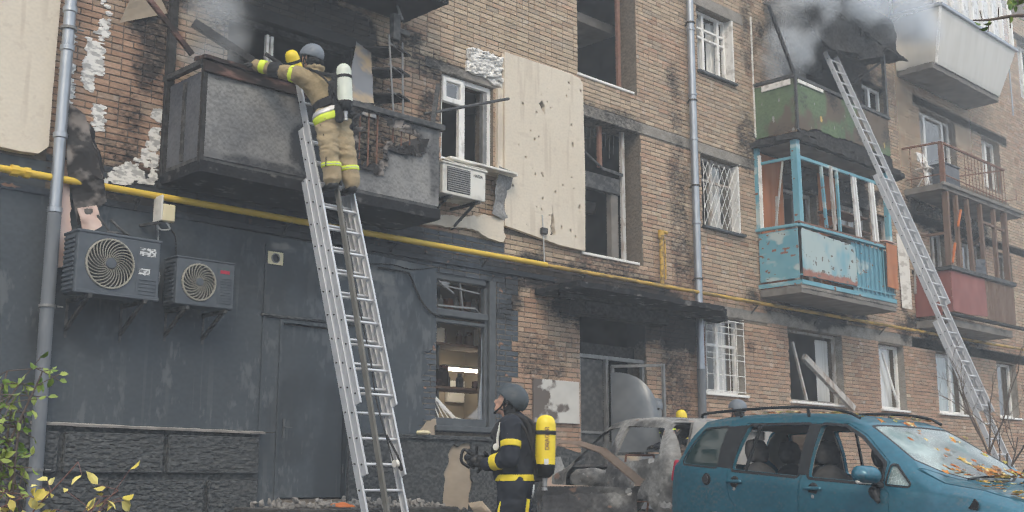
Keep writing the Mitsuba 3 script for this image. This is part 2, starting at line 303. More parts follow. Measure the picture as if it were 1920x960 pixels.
def green_col(p, n, uv):
    st = fbm(p.x*7, p.y*7, p.z*1.4, 4); b = fbm(p.x*1.6, p.y*2, p.z*1.3, 4); g = fbm(p.x*26, p.y*26, p.z*26, 3)
    c = mix((.075, .125, .07), (.15, .205, .115), st)*(.7+.6*g); c = mix(c, (.125, .085, .072), smoothstep(.42, .56, b*.8+st*.2)*.85)
    c = mix(c, (.035, .036, .038), smoothstep(.50, .72, fbm(p.x*1.9+9, p.y*2, p.z*2.2, 4)*.7+g*.3)*.9)
    c = mix(c, (.48, .33, .11), smoothstep(.77, .80, fbm(p.x*6+2, p.y*5, p.z*3.1, 3))); return mix(c, (.36, .36, .345), smoothstep(.72, .78, fbm(p.x*7, p.y*7, p.z*3+3, 3))*.8)
mat('green_panel', green_col, 0.75, 0.25, bump=lambda p, n, uv: 0.03*fbm(p.x*4, p.y*4, p.z*3, 3))
mat('red_panel', lambda p, n, uv: mix((.19, .058, .05), (.30, .115, .10), fbm(p.x*4, p.y*4, p.z*2, 4)), 0.6, 0.3)
mat('brown_board', lambda p, n, uv: mix((.115, .073, .055), (.215, .15, .115), fbm(p.x*14, p.y*14, p.z*1.6, 4)), 0.8, 0.2)
mat('white_panel', lambda p, n, uv: mix((.56, .55, .51), (.66, .655, .625), fbm(p.x*6, p.y*6, p.z*.7, 4)), 0.55, 0.35, bump=lambda p, n, uv: 0.03*fbm(p.x*1.4, p.y*1.4, p.z*1.0, 2))
mat('orange_wall', lambda p, n, uv: mix((.36, .13, .06), (.47, .21, .11), fbm(p.x*10, p.y*10, p.z*1.2, 3)), 0.8, 0.2)
mat('orange', (.52, .15, .045), 0.6, 0.3)
mat('steel_sheet', lambda p, n, uv: mix((.10, .112, .125), (.27, .285, .30), fbm(p.x*3, p.y*3, p.z*3, 4)), 0.42, 0.5, 0.5)
mat('burnt_sheet', lambda p, n, uv: mix((.20, .21, .23), (.40, .31, .20), smoothstep(.45, .68, fbm(p.x*3, p.y*3, p.z*3, 4))), 0.5, 0.4, 0.3)
mat('notice_board', lambda p, n, uv: mix(mix((.50, .49, .46), (.62, .61, .58), fbm(p.x*6, p.y, p.z*6, 3)), (.14, .12, .11), smoothstep(.44, .60, fbm(p.x*5, p.y, p.z*5, 4)+.55*(12.72-p.x))), 0.8, 0.2)
mat('ac_dark', lambda p, n, uv: mix((.058, .070, .086), (.082, .096, .114), fbm(p.x*12, p.y*12, p.z*12, 3)), 0.45, 0.45)
mat('ac_fan', lambda p, n, uv: mix((.26, .245, .20), (.42, .40, .34), fbm(p.x*25, p.y*25, p.z*25, 2)), 0.5, 0.4)
mat('black', (.012, .012, .013), 0.6, 0.3)
mat('ac_white', lambda p, n, uv: mix((.68, .67, .62), (.52, .50, .46), smoothstep(.5, .75, fbm(p.x*8, p.y*8, p.z*5, 4))), 0.45, 0.4)
mat('grey_slat', (.25, .25, .25), 0.6, 0.3)
mat('red_print', (.35, .03, .06), 0.5, 0.3)
mat('silver_print', lambda p, n, uv: mix((.12, .13, .14), (.55, .56, .57), smoothstep(.4, .6, fbm(p.x*30, p.y*30, p.z*40, 2))), 0.4, 0.5)
mat('ivory', lambda p, n, uv: mix((.66, .57, .34), (.72, .66, .46), fbm(p.x*9, p.y*9, p.z*9, 3)), 0.5, 0.4)
mat('grey_plastic', (.42, .43, .43), 0.5, 0.4)
mat('cable', (.02, .02, .022), 0.6, 0.3)
mat('sand_render', lambda p, n, uv: mix((.30, .245, .185), (.43, .36, .28), fbm(p.x*6, p.y*6, p.z*9, 4)), 0.95, 0.1)
def asphalt_col(p, n, uv): return mix((.035, .035, .036), (.085, .08, .075), fbm(p.x*2, p.y*2, 1, 4))*(0.7+.6*fbm(p.x*50, p.y*50, 3, 2))
mat('asphalt', asphalt_col, 0.9, 0.2)
mat('rubble', lambda p, n, uv: mix((.10, .095, .09), (.38, .36, .34), fbm(p.x*9, p.y*9, p.z*9, 3)), 0.95, 0.1)
mat('rubble_dark', lambda p, n, uv: mix((.02, .02, .021), (.11, .105, .10), fbm(p.x*12, p.y*12, p.z*12, 3)), 0.95, 0.1)
# ---------------------------------------------------------------- the ground and the building shell
gx, gy = np.meshgrid(np.linspace(-28, 55, 120), np.linspace(-32, 12, 70), indexing='ij')
gz = 0.04*np.clip(gy+9, -4, 9)+0.02*(meshkit.fbm(np.stack([gx, gy, gx*0], -1)*0.9, 3)-0.5)
gi = np.arange(gx.size).reshape(gx.shape)
gq = np.stack([gi[:-1, :-1], gi[1:, :-1], gi[1:, 1:], gi[:-1, 1:]], -1).reshape(-1, 4)
obj('ground', (np.stack([gx, gy, gz], -1).reshape(-1, 3), gq), 'asphalt', True); lab('ground', kind='structure')
def ground_z(x, y): return 0.04*min(max(y+9, -4), 9)

B = thing('apartment_building', 'long brick apartment block with fire-blackened balconies and burst windows', 'building')
X0, X1, ZT = 1.5, 36.0, 15.0
OPEN = {'shop': (10.48, 11.64, 1.84, 4.02), 'door': (7.94, 8.95, .88, 3.05), 'entrance': (13.45, 15.08, .45, 3.75), 'grille1': (16.72, 17.92, 2.64, 4.03),
        'plank': (19.45, 21.45, 2.62, 4.04), 'narrow': (22.95, 24.08, 2.62, 4.03), 'wide': (25.6, 27.2, 2.64, 4.04), 'last': (28.85, 30.0, 2.67, 4.04),
        'white': (10.52, 11.56, 5.66, 7.0), 'stair2': (13.52, 15.05, 4.71, 7.03), 'stair3': (13.47, 15.0, 7.72, 10.05), 'grille2': (16.8, 18.0, 5.66, 7.03), 'win3': (16.8, 17.92, 8.63, 9.93),
        'balcony2': (7.0, 8.95, 4.72, 6.92), 'bluedoor': (19.5, 20.75, 4.75, 6.92), 'bluewin': (21.6, 22.9, 5.66, 6.95), 'greendoor': (20.6, 22.3, 7.75, 10.1), 'greenwin': (22.9, 24.0, 8.62, 9.98),
        'raildoor': (25.6, 27.5, 7.75, 9.95), 'railwin': (29.0, 30.12, 8.6, 9.96), 'reddoor': (25.7, 26.6, 4.75, 6.95), 'redwin': (27.4, 28.6, 5.66, 6.95), 'redwin2': (29.3, 30.3, 5.66, 6.95), 'bluewin2': (23.0, 23.9, 5.2, 6.95),
        'four': (31.9, 33.2, 11.7, 13.4), 'fourdoor': (25.6, 27.5, 10.75, 13.0), 'three4': (32.0, 33.0, 8.6, 9.95), 'two4': (32.2, 33.2, 5.66, 6.95), 'balcony3': (7.0, 8.95, 7.75, 9.95)}
shell = rect(X0, X1, -0.3, ZT).difference(unary_union([rect(*o) for o in OPEN.values()]))
W_ = obj(B+'__wall', plate(shell, 0.0, 0.40), 'mortar')
lab(obj(B+'__interior', cat_([box(X0, X1, 4.2, 4.4, -0.3, ZT), box(X0, X0+.3, .4, 4.2, -.3, ZT), box(X1-.3, X1, .4, 4.2, -.3, ZT), box(X0, X1, .4, 4.2, ZT, ZT+.3)]+
    [box(X0+.3, X1-.3, .401, 4.2, z-.12, z+.12) for z in (1.62, 4.6, 7.63, 10.62, 13.4)]+[box(x-.06, x+.06, .401, 4.2, -.3, ZT) for x in (9.7, 13.30, 16.0, 18.9, 22.75, 24.8, 28.2, 31.0)]), 'room'), 'dim rooms behind the windows')
lab(obj(B+'__burnt_room', cat_([box(6.0, 9.6, 4.0, 4.15, 4.73, 7.5), box(6.0, 6.1, .42, 4, 4.73, 7.5), box(9.5, 9.6, .42, 4, 4.73, 7.5), box(6, 9.6, .42, 4.1, 7.4, 7.49), box(6.1, 9.5, .42, 4.0, 4.725, 4.76),
    box(19.2, 22.6, 3.8, 3.9, 7.76, 10.4), box(19.2, 19.3, .42, 3.8, 7.76, 10.4), box(22.5, 22.6, .42, 3.8, 7.76, 10.4), box(19.2, 22.6, .42, 3.8, 10.4, 10.48), box(13.37, 15.9, 3.9, 4.0, .2, 10.4), box(13.37, 13.43, .42, 3.9, .2, 10.4), box(15.8, 15.9, .42, 3.9, .2, 10.4)]), 'room_burnt'), 'sooty rooms behind the burnt openings')

# bricks: every course laid one by one; the nearest ones are pieces of their own
CUTS = [rect(a-.0, b+.0, c, d) for a, b, c, d in OPEN.values()]
LINTEL = [(13.0, 18.75, 7.03, 7.22), (13.1, 15.6, 10.05, 10.3), (16.5, 18.3, 9.93, 10.16), (18.75, 32.0, 4.06, 4.30), (16.4, 18.75, 4.05, 4.24), (24.9, 31.2, 7.0, 7.2), (25.3, 30.6, 9.98, 10.2), (10.2, 11.75, 7.0, 7.13), (6.75, 9.15, 6.92, 7.08), (19.2, 23.0, 6.95, 7.15), (31.6, 33.4, 13.4, 13.6)]
NO = [(a, b, c, d) for a, b, c, d in OPEN.values()]+LINTEL+[(X0, 4.86, 4.5, ZT), (X0, 9.05, .2, 3.98), (9.05, 10.12, .2, 3.9), (10.12, 12.9, .2, 1.72), (11.80, 13.45, 4.8, 7.5), (12.9, 18, .2, .9), (X0, 6.2, 3.5, 4.28)]
def painted(x, z): return not (10.1 < x < 10.52 and 1.75 < z < 3.12) and (z < 4.58 and x < 11.74) or (10.2 < x < 12.05 and z < 4.3)
H, L = 0.077, 0.262
near, rest, near_p, rest_p = [], [], [], []
def project(P):
    d = np.asarray(P, float)-EYE; r = np.array([math.sin(YAW), -math.cos(YAW), 0]); u = np.cross(r, FWD); w = d@FWD
    return 960+2170*(d@r)/w, 480-2170*(d@u)/w, w
rows = []
for k in range(int(0.3/H), int(14.2/H)):
    z0 = k*H; z1 = z0+H-0.011; zc = (z0+z1)/2
    cuts = sorted((a, b) for a, b, c, d in NO if c-.02 < zc < d+.01)
    x = 4.86 if zc > 4.4 else 2.0
    x += -L*(0.5 if k % 2 else 0.0)
    while x < 33.8:
        l = L if RNG.random() > 0.22 else L/2
        a0, b0 = max(x, 4.86 if zc > 4.3 else 2.0), min(x+l-0.011, 33.8); x += l
        seg = [(a0, b0)]
        for a, b in cuts: seg = [s for p, q in seg for s in ((p, min(q, a)), (max(p, b), q)) if s[1]-s[0] > 0.03]
        for p, q in seg:
            if q-p < 0.03: continue
            u, v, w = project([(p+q)/2, 0, zc])
            if -160 < u < 2080 and -160 < v < 1100: rows.append((w, p, q, z0, z1))
rows.sort()
def brick_mesh(p, q, z0, z1, amp=1.0):
    y = -0.006-0.007*RNG.random()*amp; c = 0.003; j = RNG.normal(0, .0016, 6)*amp
    v = np.array([[p, .004, z0], [q, .004, z0], [q, .004, z1], [p, .004, z1], [p+c, y, z0+c+j[0]], [q-c, y+j[1], z0+c+j[2]], [q-c, y+j[3], z1-c+j[4]], [p+c, y, z1-c+j[5]]])
    f = np.array([[4, 5, 6], [4, 6, 7], [0, 1, 5], [0, 5, 4], [3, 7, 6], [3, 6, 2], [0, 4, 7], [0, 7, 3], [1, 2, 6], [1, 6, 5]]); return v, f
def tone(x, z):
    t = 0.10+0.75*meshkit.noise(np.array([x*0.8, z*0.9, 1.0]))**2
    if z < 4.4: t += 0.55
    elif x < 6.4: t += 0.75
    elif 9.2 < x < 11 and z < 6.9: t += 0.45
    elif z < 7.0 and x > 13: t += 0.28
    elif 22 < x < 26: t += 0.15
    return float(np.clip(t+RNG.normal(0, .22), 0, 1))
nb = {'brick': 0, 'painted_brick': 0}; bulk = {'brick': [[], [], [], 0], 'painted_brick': [[], [], [], 0]}
for w, p, q, z0, z1 in rows:
    m = 'painted_brick' if painted((p+q)/2, z0) else 'brick'
    v, f = brick_mesh(p, q, z0, z1); t = np.tile([[RNG.random(), tone((p+q)/2, z0)]], (len(v), 1))
    seen = m == 'brick' and ((4.86 < p < 6.2 and 4.3 < z0 < 6.8) or (9.75 < p < 13 and z0 > 5.75) or (12 < p < 13.5 and z0 < 4.0)) and q-p > .1
    if seen and nb['brick'] < 300:
        nb['brick'] += 1; obj(W_+'__brick', (v, f), 'brick', uv=t)
    else:
        bk = bulk[m]; bk[0].append(v); bk[1].append(f+bk[3]); bk[2].append(t); bk[3] += len(v)
lab(obj(W_+'__brickwork', (np.vstack(bulk['brick'][0]), np.vstack(bulk['brick'][1])), 'brick', uv=np.vstack(bulk['brick'][2])), kind='stuff')
lab(obj(W_+'__painted_brickwork', (np.vstack(bulk['painted_brick'][0]), np.vstack(bulk['painted_brick'][1])), 'painted_brick', uv=np.vstack(bulk['painted_brick'][2])), 'dark blue-grey painted brickwork around the shop window', kind='stuff')
for a, b, c, d in LINTEL: obj(B+'__lintel', bev(a, b, -.018, .05, c, d, .008), 'concrete')

# dark painted render of the shop front, torn open beside the shop window
edge = [(10.44, 4.0), (10.44, 3.05), (10.40, 2.98), (10.38, 2.90), (10.22, 2.85), (10.28, 2.74), (10.31, 2.60), (10.20, 2.52), (10.24, 2.34), (10.22, 2.14), (10.29, 2.02), (10.24, 1.92), (10.16, 1.84), (10.40, 1.70)]
front = sg.Polygon([(X0, 1.66), (X0, 4.52), (4.86, 4.52), (4.86, 4.16), (9.2, 4.10), (10.44, 4.06)]+edge).buffer(0)
front = front.difference(rect(*OPEN['door']))
lab(obj(B+'__render_coat', plate(front, -.034, -.014), 'paint_dark'), 'dark blue-grey painted render of the shop front')
obj(B+'__broken_render', plate(ragged([(10.16, 1.70), (10.44, 1.70), (10.46, 1.96), (10.3, 1.9), (10.2, 1.80)], .012, .05, 3), -.046, -.035), 'sand_render')
obj(B+'__shop_cornice', bev(X0, 12.9, -.05, .02, 4.14, 4.22, .006), 'painted_brick', uv=None)
# plinth of rusticated blocks left of the door, rough render right of it
Pl = obj(B+'__plinth', plate(rect(X0, 7.66, -.2, 1.68), -.06, -.0), 'stucco_dark')
for z0, z1, xs in ((1.17, 1.64, [1.6, 2.9, 4.2, 5.22, 6.42, 7.66]), (.68, 1.13, [1.6, 3.4, 4.85, 5.75, 6.95, 7.66]), (.15, .64, [1.6, 2.9, 4.2, 5.22, 6.42, 7.66])):
    for a, b in zip(xs, xs[1:]): obj(Pl+'__block', bev(a+.03, b-.035, -.12, -.05, z0+.02, z1-.02, .012), 'stucco_dark')
obj(B+'__render_coat', plate(rect(7.66, 7.90, .2, 1.68), -.03, -.002), 'paint_dark')
obj(B+'__plinth_cap', grid_sheet((4.9, -.15, 1.68), (7.68, -.15, 1.655), (7.68, .0, 1.67), (4.9, .0, 1.70), 30, 3, .012, 5, 2, .025), 'rubble')
PR = sg.Polygon([(8.97, .2), (8.97, 1.66), (10.2, 1.70), (12.9, 1.62), (13.44, 1.5), (13.44, .2)])
hole = ragged([(10.55, .70), (11.05, .72), (11.12, 1.1), (11.08, 1.62), (10.68, 1.60), (10.58, 1.2)], .018, .07, 5)
lab(obj(B+'__plinth', plate(PR.difference(hole), -.09, -.0), 'stucco_dark'), 'rough dark plinth under the shop window')
lab(obj(B+'__bare_render', plate(hole.buffer(.02), -.05, -.015), 'sand_render'), 'tan patch of bare render under the shop window')
# shop pillar trim
obj(B+'__plinth_ledge', bev(8.97, 12.9, -.13, -.03, 1.66, 1.72, .01), 'stucco_dark')

# insulation panels
lab(obj(B+'__insulation_panel', plate(ragged([(X0, 4.56), (4.83, 4.56), (4.84, 9), (X0, 9)], .004, .2, 1), -.12, -.002), 'cream'), 'plain cream insulation panel at the left edge')
cp = sg.Polygon([(11.72, 4.86), (11.71, 7.60), (13.2, 7.625), (13.42, 7.60), (13.49, 7.52), (13.52, 6.0), (13.50, 4.72), (12.9, 4.73), (12.3, 4.80)])
rr = np.random.default_rng(11); holes = []
for _ in range(46):
    x, z, s = rr.uniform(11.8, 13.45), rr.uniform(4.85, 7.5), rr.choice([.014, .021, .03, .045], p=[.35, .3, .25, .1])
    holes.append(sg.Polygon([(x+s*rr.uniform(.6, 1.3)*math.cos(t)*.8, z+s*rr.uniform(.6, 1.3)*math.sin(t)) for t in np.linspace(0, 6.28, 8)[:-1]]).buffer(0))
holes.append(ragged([(12.45, 6.95), (12.52, 7.02), (12.60, 6.92), (12.58, 6.78)], .01, .04, 2)); holes.append(ragged([(12.70, 4.86), (12.76, 5.35), (12.79, 5.0), (12.84, 4.86)], .012, .06, 4))
lab(obj(B+'__insulation_panel', plate(cp.difference(unary_union(holes)), -.10, -.03), 'cream'), 'cream insulation panel pocked with shrapnel holes')
jb = thing('junction_box', 'small dark box with a cable at the foot of the pocked panel', 'box'); obj(jb+'__case', bev(12.46, 12.58, -.17, -.10, 4.84, 4.94, .01), 'steel_dark'); obj(jb+'__cable', cat_([tube([(12.50, -.12, 5.14), (12.51, -.12, 4.94)], .011, 6), tube([(12.52, -.12, 4.84), (12.52, -.14, 4.36)], .010, 6)]), 'grey_plastic')
obj(B+'__panel_core', plate(cp.buffer(-.01), -.03, -.012), 'char_sheet')
lab(obj(B+'__insulation_panel', plate(ragged([(10.2, 4.66), (10.30, 4.80), (10.9, 4.86), (11.5, 4.99), (11.71, 5.02), (11.72, 4.60), (11.4, 4.62), (11.0, 4.72), (10.7, 4.68)], .012, .07, 8), -.09, -.012), 'cream'), 'torn cream strip under the white unit')
lab(obj(B+'__insulation_panel', plate(rect(11.60, 11.70, 5.5, 7.0), -.07, .0), 'cream'), 'narrow cream strip beside the white window')
def fbm_np(x, z): return float(meshkit.fbm(np.array([x, z, .5]), 3))
fm = blob([((x, -.06, z), (x+.08, -.06, z+.02), r, r*.8) for x, z, r in [(rr.uniform(11.02, 11.66), rr.uniform(7.10, 7.50), rr.uniform(.012, .024)) for _ in range(90)]], .010, .012, 0, .012, (30, 30, 30), 3)
obj(B+'__torn_wool', plate(ragged([(10.98, 7.12), (11.70, 7.04), (11.71, 7.52), (11.0, 7.50)], .02, .06, 4), -.05, -.012), 'foam')
lab(obj(B+'__torn_wool', fm, 'foam', True), 'white torn wool above the white window')
obj(B+'__torn_sheet', grid_sheet((11.40, -.16, 4.98), (11.80, -.05, 4.92), (11.86, -.12, 5.70), (11.50, -.2, 5.72), 12, 14, .05, 5, 4), 'burnt_panel')
# remains of foam glued to the brick left of the large balcony
gp0 = [sg.Polygon(q) for q in [
    [(5.22, 6.05), (5.38, 6.2), (5.42, 5.7), (5.30, 5.42), (5.20, 5.5)], [(5.35, 6.62), (5.45, 6.6), (5.46, 6.1), (5.36, 6.15)], [(4.95, 5.65), (5.08, 5.7), (5.1, 5.25), (4.98, 5.2)],
    [(5.34, 5.3), (5.48, 5.3), (5.46, 4.98), (5.36, 5.0)], [(4.98, 6.1), (5.06, 6.15), (5.06, 5.9), (4.98, 5.92)],
    [(5.46, 4.38), (6.14, 4.50), (6.17, 5.42), (6.08, 5.40), (6.04, 5.0), (5.9, 4.78), (5.6, 4.55)]]]
dab = []; rg_ = np.random.default_rng(8)
for q in gp0:
    a, b, c, d = q.bounds
    for _ in range(int(2600*(c-a)*(d-b))):
        x, z, w, h = rg_.uniform(a, c), rg_.uniform(b, d), rg_.uniform(.012, .05), rg_.uniform(.008, .024)
        if q.contains(sg.Point(x, z)) and fbm_np(x*9, z*9) > .42: dab.append(sg.Polygon([(x-w, z-h*.6), (x-w*.3, z-h), (x+w*.8, z-h*.7), (x+w, z+h*.4), (x+w*.2, z+h), (x-w*.8, z+h*.6)]))
Fl = obj(B+'__glue_patch', plate(unary_union(dab).simplify(.003), -.020, -.004), 'foam')
lab(Fl, 'white foam residue on the bare brick')
# ---------------------------------------------------------------- windows, doors and canopy
def window(o, label, frame='white_frame', mull=(0.5,), trans=(), glass=True, curtain=None, bar=.05, y=.16, sill=None, pane_gap=()):
    a, b, c, d = OPEN[o]; w = num(B+'__window'); TAKEN.add(w); lab(w, label)
    t = bar; parts = [bev(a, a+t, y, y+.07, c, d, .004), bev(b-t, b, y, y+.07, c, d, .004), bev(a+t, b-t, y, y+.07, d-t, d, .004), bev(a+t, b-t, y, y+.07, c, c+t*1.2, .004)]
    for m in mull: x = a+(b-a)*m; parts.append(bev(x-t*.8, x+t*.8, y-.004, y+.066, c+t, d-t, .004))
    for m in trans: z = c+(d-c)*m; parts.append(bev(a+t, b-t, y-.003, y+.05, z-t*.5, z+t*.5, .004))
    obj(w+'__frame', cat_(parts), frame)
    xs = [a+t]+[a+(b-a)*m for m in mull]+[b-t]
    for i, (p, q) in enumerate(zip(xs, xs[1:])):
        if glass and i not in pane_gap: obj(w+'__pane', plate(rect(p, q, c+t, d-t), y+.03, y+.031) if False else (np.array([[p, y+.03, c+t], [q, y+.03, c+t], [q, y+.03, d-t], [p, y+.03, d-t]]), np.array([[0, 1, 2, 3]])), 'glass')
    if curtain:
        for i, (p, q, cm) in enumerate(curtain):
            n = 40; u = np.linspace(p, q, n); pts = []
            for z in (c+.06, d-.06): pts.append(np.c_[u, y+.16+.03*np.sin(u*48+i)+.02*np.sin(u*17), np.full(n, z)])
            v = np.vstack(pts); f = np.array([[k, k+1, n+k+1, n+k] for k in range(n-1)]); obj(w+'__curtain', (v, f), cm, True)
    if sill: obj(w+'__sill', bev(a-.05, b+.05, -.09 if sill != 'white_frame' else -.07, y, c-.045, c-.0, .006), sill)
    return w
def grille(w, a, b, c, d, lines, m, r=.008, y=-.03):
    obj(w+'__grille', cat_([rod((p[0], y, p[1]), (q[0], y, q[1]), r, 6) for p, q in lines]+[rod((p[0], y, p[1]), (p[0], .05, p[1]), r, 6) for p in ((a, c), (b, c), (a, d), (b, d))]), m)
# shop window: upper light with a mullion, large lower light, mostly broken
a, b, c, d = OPEN['shop']; w = num(B+'__window'); TAKEN.add(w); lab(w, 'broken shop window with dark frame and a lit tube light inside')
obj(w+'__frame', cat_([bev(b-.13, b, .0, .16, c, d, .01), bev(b-.19, b-.13, .05, .14, c+.1, d-.12, .008), bev(a, b-.19, .02, .14, d-.10, d, .008), bev(a, b-.17, -.01, .15, 3.40, 3.50, .01), bev(a, b-.19, .03, .13, 3.31, 3.36, .006), bev(a, b-.18, .01, .15, c, c+.13, .01), bev(a, a+.04, .05, .14, c, d, .008)]), 'dark_frame')
obj(w+'__sill', bev(a-.05, b+.06, -.10, .0, c-.06, c+.02, .01), 'dark_frame')
obj(w+'__broken_sash', cat_([bar((10.98, .08, 3.92), (11.06, .10, 3.52), .025, .03), bar((10.55, .08, 3.86), (11.35, .06, 3.80), .02, .02), bar((10.55, .05, 3.90), (10.8, .0, 3.74), .02, .02), bar((10.55, .06, 3.55), (11.2, .0, 3.56), .025, .025), bar((11.2, .0, 3.57), (11.42, .1, 3.5), .02, .02)]), 'steel_grey')
sh = [sg.Polygon(q) for q in ([(11.45, 1.97), (11.45, 3.3), (11.41, 3.1), (11.42, 2.7), (11.38, 2.4), (11.36, 2.15), (11.15, 1.99)], [(10.52, 3.95), (10.8, 3.9), (10.7, 3.82), (10.62, 3.86)])]
obj(w+'__shard', plate(unary_union(sh), .08, .084), 'glass')
Sh = thing('shelving_unit', 'metal shelving with dark goods standing inside the broken shop window', 'shelving')
for x in (11.28, 12.28): obj(Sh+'__post', bar((x, .9, 1.75), (x, .9, 4.0), .04, .04), 'steel_grey')
for z in (2.45, 3.10, 3.62): obj(Sh+'__shelf', bev(10.4, 12.3, .75, 1.25, z, z+.04, .005), 'brown_board')
r2 = np.random.default_rng(5)
for i in range(34):
    z = [3.14, 3.66, 2.49][i % 3]; x = r2.uniform(10.6, 12.2); s = r2.uniform(.05, .09)
    k = obj('goods_box', bev(x, x+s*1.3, .80, .80+s*2, z+.001, z+r2.uniform(.12, .34), .008) if i % 2 else lathe([(0, 0), (s*.6, 0), (s*.6, .14), (s*.25, .18), (s*.25, .22), (0, .22)], 12, at=(x, .9, z+.001)), ['brown_board', 'orange_wall', 'steel_dark', 'cream', 'ac_white', 'char_wood'][i % 6]); lab(k, 'small packed goods standing on the shelves behind the broken shop window', 'goods', 'goods on the shop shelves')
Tl = thing('tube_light', 'lit white tube light hanging inside the broken shop window', 'lamp')
obj(Tl+'__housing', bev(12.10-.05, 12.79+.05, 1.64, 1.74, 2.86+.03, 2.86+.07, .006), 'ac_white')
k = obj(Tl+'__tube', rod((12.10, 1.67, 2.86), (12.79, 1.67, 2.86), .024, 10), 'ac_white'); scene[k]['emitter'] = {'type': 'area', 'radiance': rgb(7.0, 6.0, 4.5)}
lab(obj(B+'__shop_room', cat_([box(9.8, 13.2, 2.42, 2.47, 1.76, 4.4), box(9.8, 9.85, .42, 2.42, 1.76, 4.4), box(13.18, 13.22, .42, 2.42, 1.76, 4.4)]), 'shop_wall'), 'pale walls of the shop room')
lab(obj('leaning_poster', bev(12.74, 13.12, 2.34, 2.41, 2.40, 2.76, .005), 'white_frame'), 'pale gridded board on the back wall of the shop', 'board')
wr = thing('wire_rack', 'white wire rack lying tilted inside the broken shop window', 'rack')
obj(wr+'__rail', cat_([bar((10.52, .35, 2.45), (11.25, .45, 1.98), .03, .05), bar((10.52, .25, 2.0), (11.15, .3, 1.93), .02, .02)]), 'white_frame')
obj(wr+'__wire', cat_([rod((10.52+.09*i, .36+.01*i, 2.44-.06*i), (10.60+.09*i, .27, 1.98), .008, 6) for i in range(8)]), 'white_frame')
# service door of the shop
D = num(B+'__door'); TAKEN.add(D); lab(D, 'flush dark blue-grey metal door of the shop')
obj(D+'__leaf', bev(7.965, 8.925, .012, .06, .90, 3.03, .004), 'paint_dark')
obj(D+'__frame', cat_([box(7.90, 7.945, -.05, .06, .86, 3.09), box(8.945, 8.99, -.05, .06, .86, 3.09), box(7.945, 8.945, -.05, .06, 3.045, 3.09)]), 'paint_dark')
obj(D+'__ledge', bev(7.62, 9.04, -.07, -.02, 3.095, 3.13, .006), 'stucco_dark'); obj(D+'__wall_trim', box(7.645, 7.672, -.052, -.02, 1.69, 4.0), 'paint_dark')
obj(D+'__handle', cat_([bev(8.02, 8.055, -.006, .012, 1.62, 1.86, .004), bar((8.037, -.035, 1.76), (8.13, -.035, 1.755), .014, .014), rod((8.037, .0, 1.76), (8.037, -.04, 1.76), .008)]), 'dark_frame')
obj(D+'__hinge', cat_([rod((8.935, -.005, z), (8.935, -.005, z+.12), .012) for z in (1.2, 2.7)]), 'dark_frame')
# ground-floor windows to the right
w = window('grille1', 'white window behind a white welded grille above the burnt car', mull=(.5,), trans=(.64,), sill='white_frame', curtain=[(16.8, 17.15, 'curtain'), (17.45, 17.75, 'curtain')])
a, b, c, d = OPEN['grille1']; ln = []
for i in range(6): x = a+.02+(b-a-.04)*i/5; ln.append(((x, c+.03), (x, d-.04)))
for z in (c+.05, c+.62, c+.72, d-.30, d-.06): ln.append(((a, z), (b, z)))
for i in range(5):
    x = a+.02+(b-a-.04)*i/5; q = (b-a-.04)/5
    for z in (c+.34, d-.18): ln.append(((x, z), (x+q, z)))
grille(w, a, b, c, d, ln, 'white_frame', .0085)
w = window('plank', 'burst window with hanging loose frame bars', 'old_frame', mull=(), glass=False, sill='white_frame', bar=.045)
obj(w+'__loose_bar', cat_([bar((19.66, .05, 3.78), (20.0, .0, 2.66), .05, .045)]), 'old_frame'); obj(w+'__loose_bar', bar((20.05, .05, 3.52), (21.38, -.22, 2.54), .13, .09, (0, -1, 0)), 'old_frame')
obj(w+'__curtain', (np.array([[20.9, .3, 2.7], [21.38, .3, 2.7], [21.38, .3, 3.95], [20.9, .3, 3.95]]), np.array([[0, 1, 2, 3]])), 'curtain')
w = window('narrow', 'narrow white window with a tilted inner sash', mull=(), sill='white_frame', curtain=[(23.0, 24.0, 'curtain')], bar=.06); obj(w+'__sash', bar((23.35, .13, 3.85), (23.88, .1, 2.72), .03, .05), 'white_frame')
window('wide', 'wide white two-light window with greenish curtains', mull=(.62,), sill='white_frame', curtain=[(25.68, 27.15, 'curtain_green')], bar=.06)
window('last', 'white ground floor window at the far right behind bare branches', mull=(), sill='white_frame', curtain=[(28.95, 29.35, 'curtain')], bar=.06)
for o in ('plank', 'narrow', 'wide', 'last', 'grille1'):
    a, b, c, d = OPEN[o]; obj(B+'__reveal', cat_([box(b-.004, b+.002, .0, .16, c, d)]), 'concrete')
# second floor
w = window('white', 'white plastic window with broken panes above the white unit', mull=(.44,), trans=(), glass=False, bar=.07, y=.06)
a, b, c, d = OPEN['white']; obj(w+'__sash', cat_([bev(a+.05, a+.46, .02, .10, 6.58, 6.66, .008), bev(a+.05, a+.12, .02, .1, 6.62, 6.95, .008), bev(a+.40, a+.46, .02, .1, 6.62, 6.95, .008), bev(a+.05, a+.46, .02, .1, 6.90, 6.96, .008)]), 'white_frame')
obj(w+'__dark_sash', cat_([bev(b-.16, b-.08, .05, .14, c+.05, d-.1, .008)]), 'steel_grey'); obj(w+'__sill', bev(a-.02, b+.28, -.26, .06, c-.05, c-.02, .006), 'white_frame')
obj(w+'__shard', plate(sg.Polygon([(10.6, 6.66), (10.98, 6.66), (10.98, 6.9), (10.6, 6.9)]), .05, .054), 'glass'); obj(w+'__debris', blob([((x, -.1, 5.68), (x+.06, -.06, 5.69), .035, .03) for x in (10.9, 11.0, 11.2, 11.32)], .01, .015, 0, .01), 'whitewash', True)
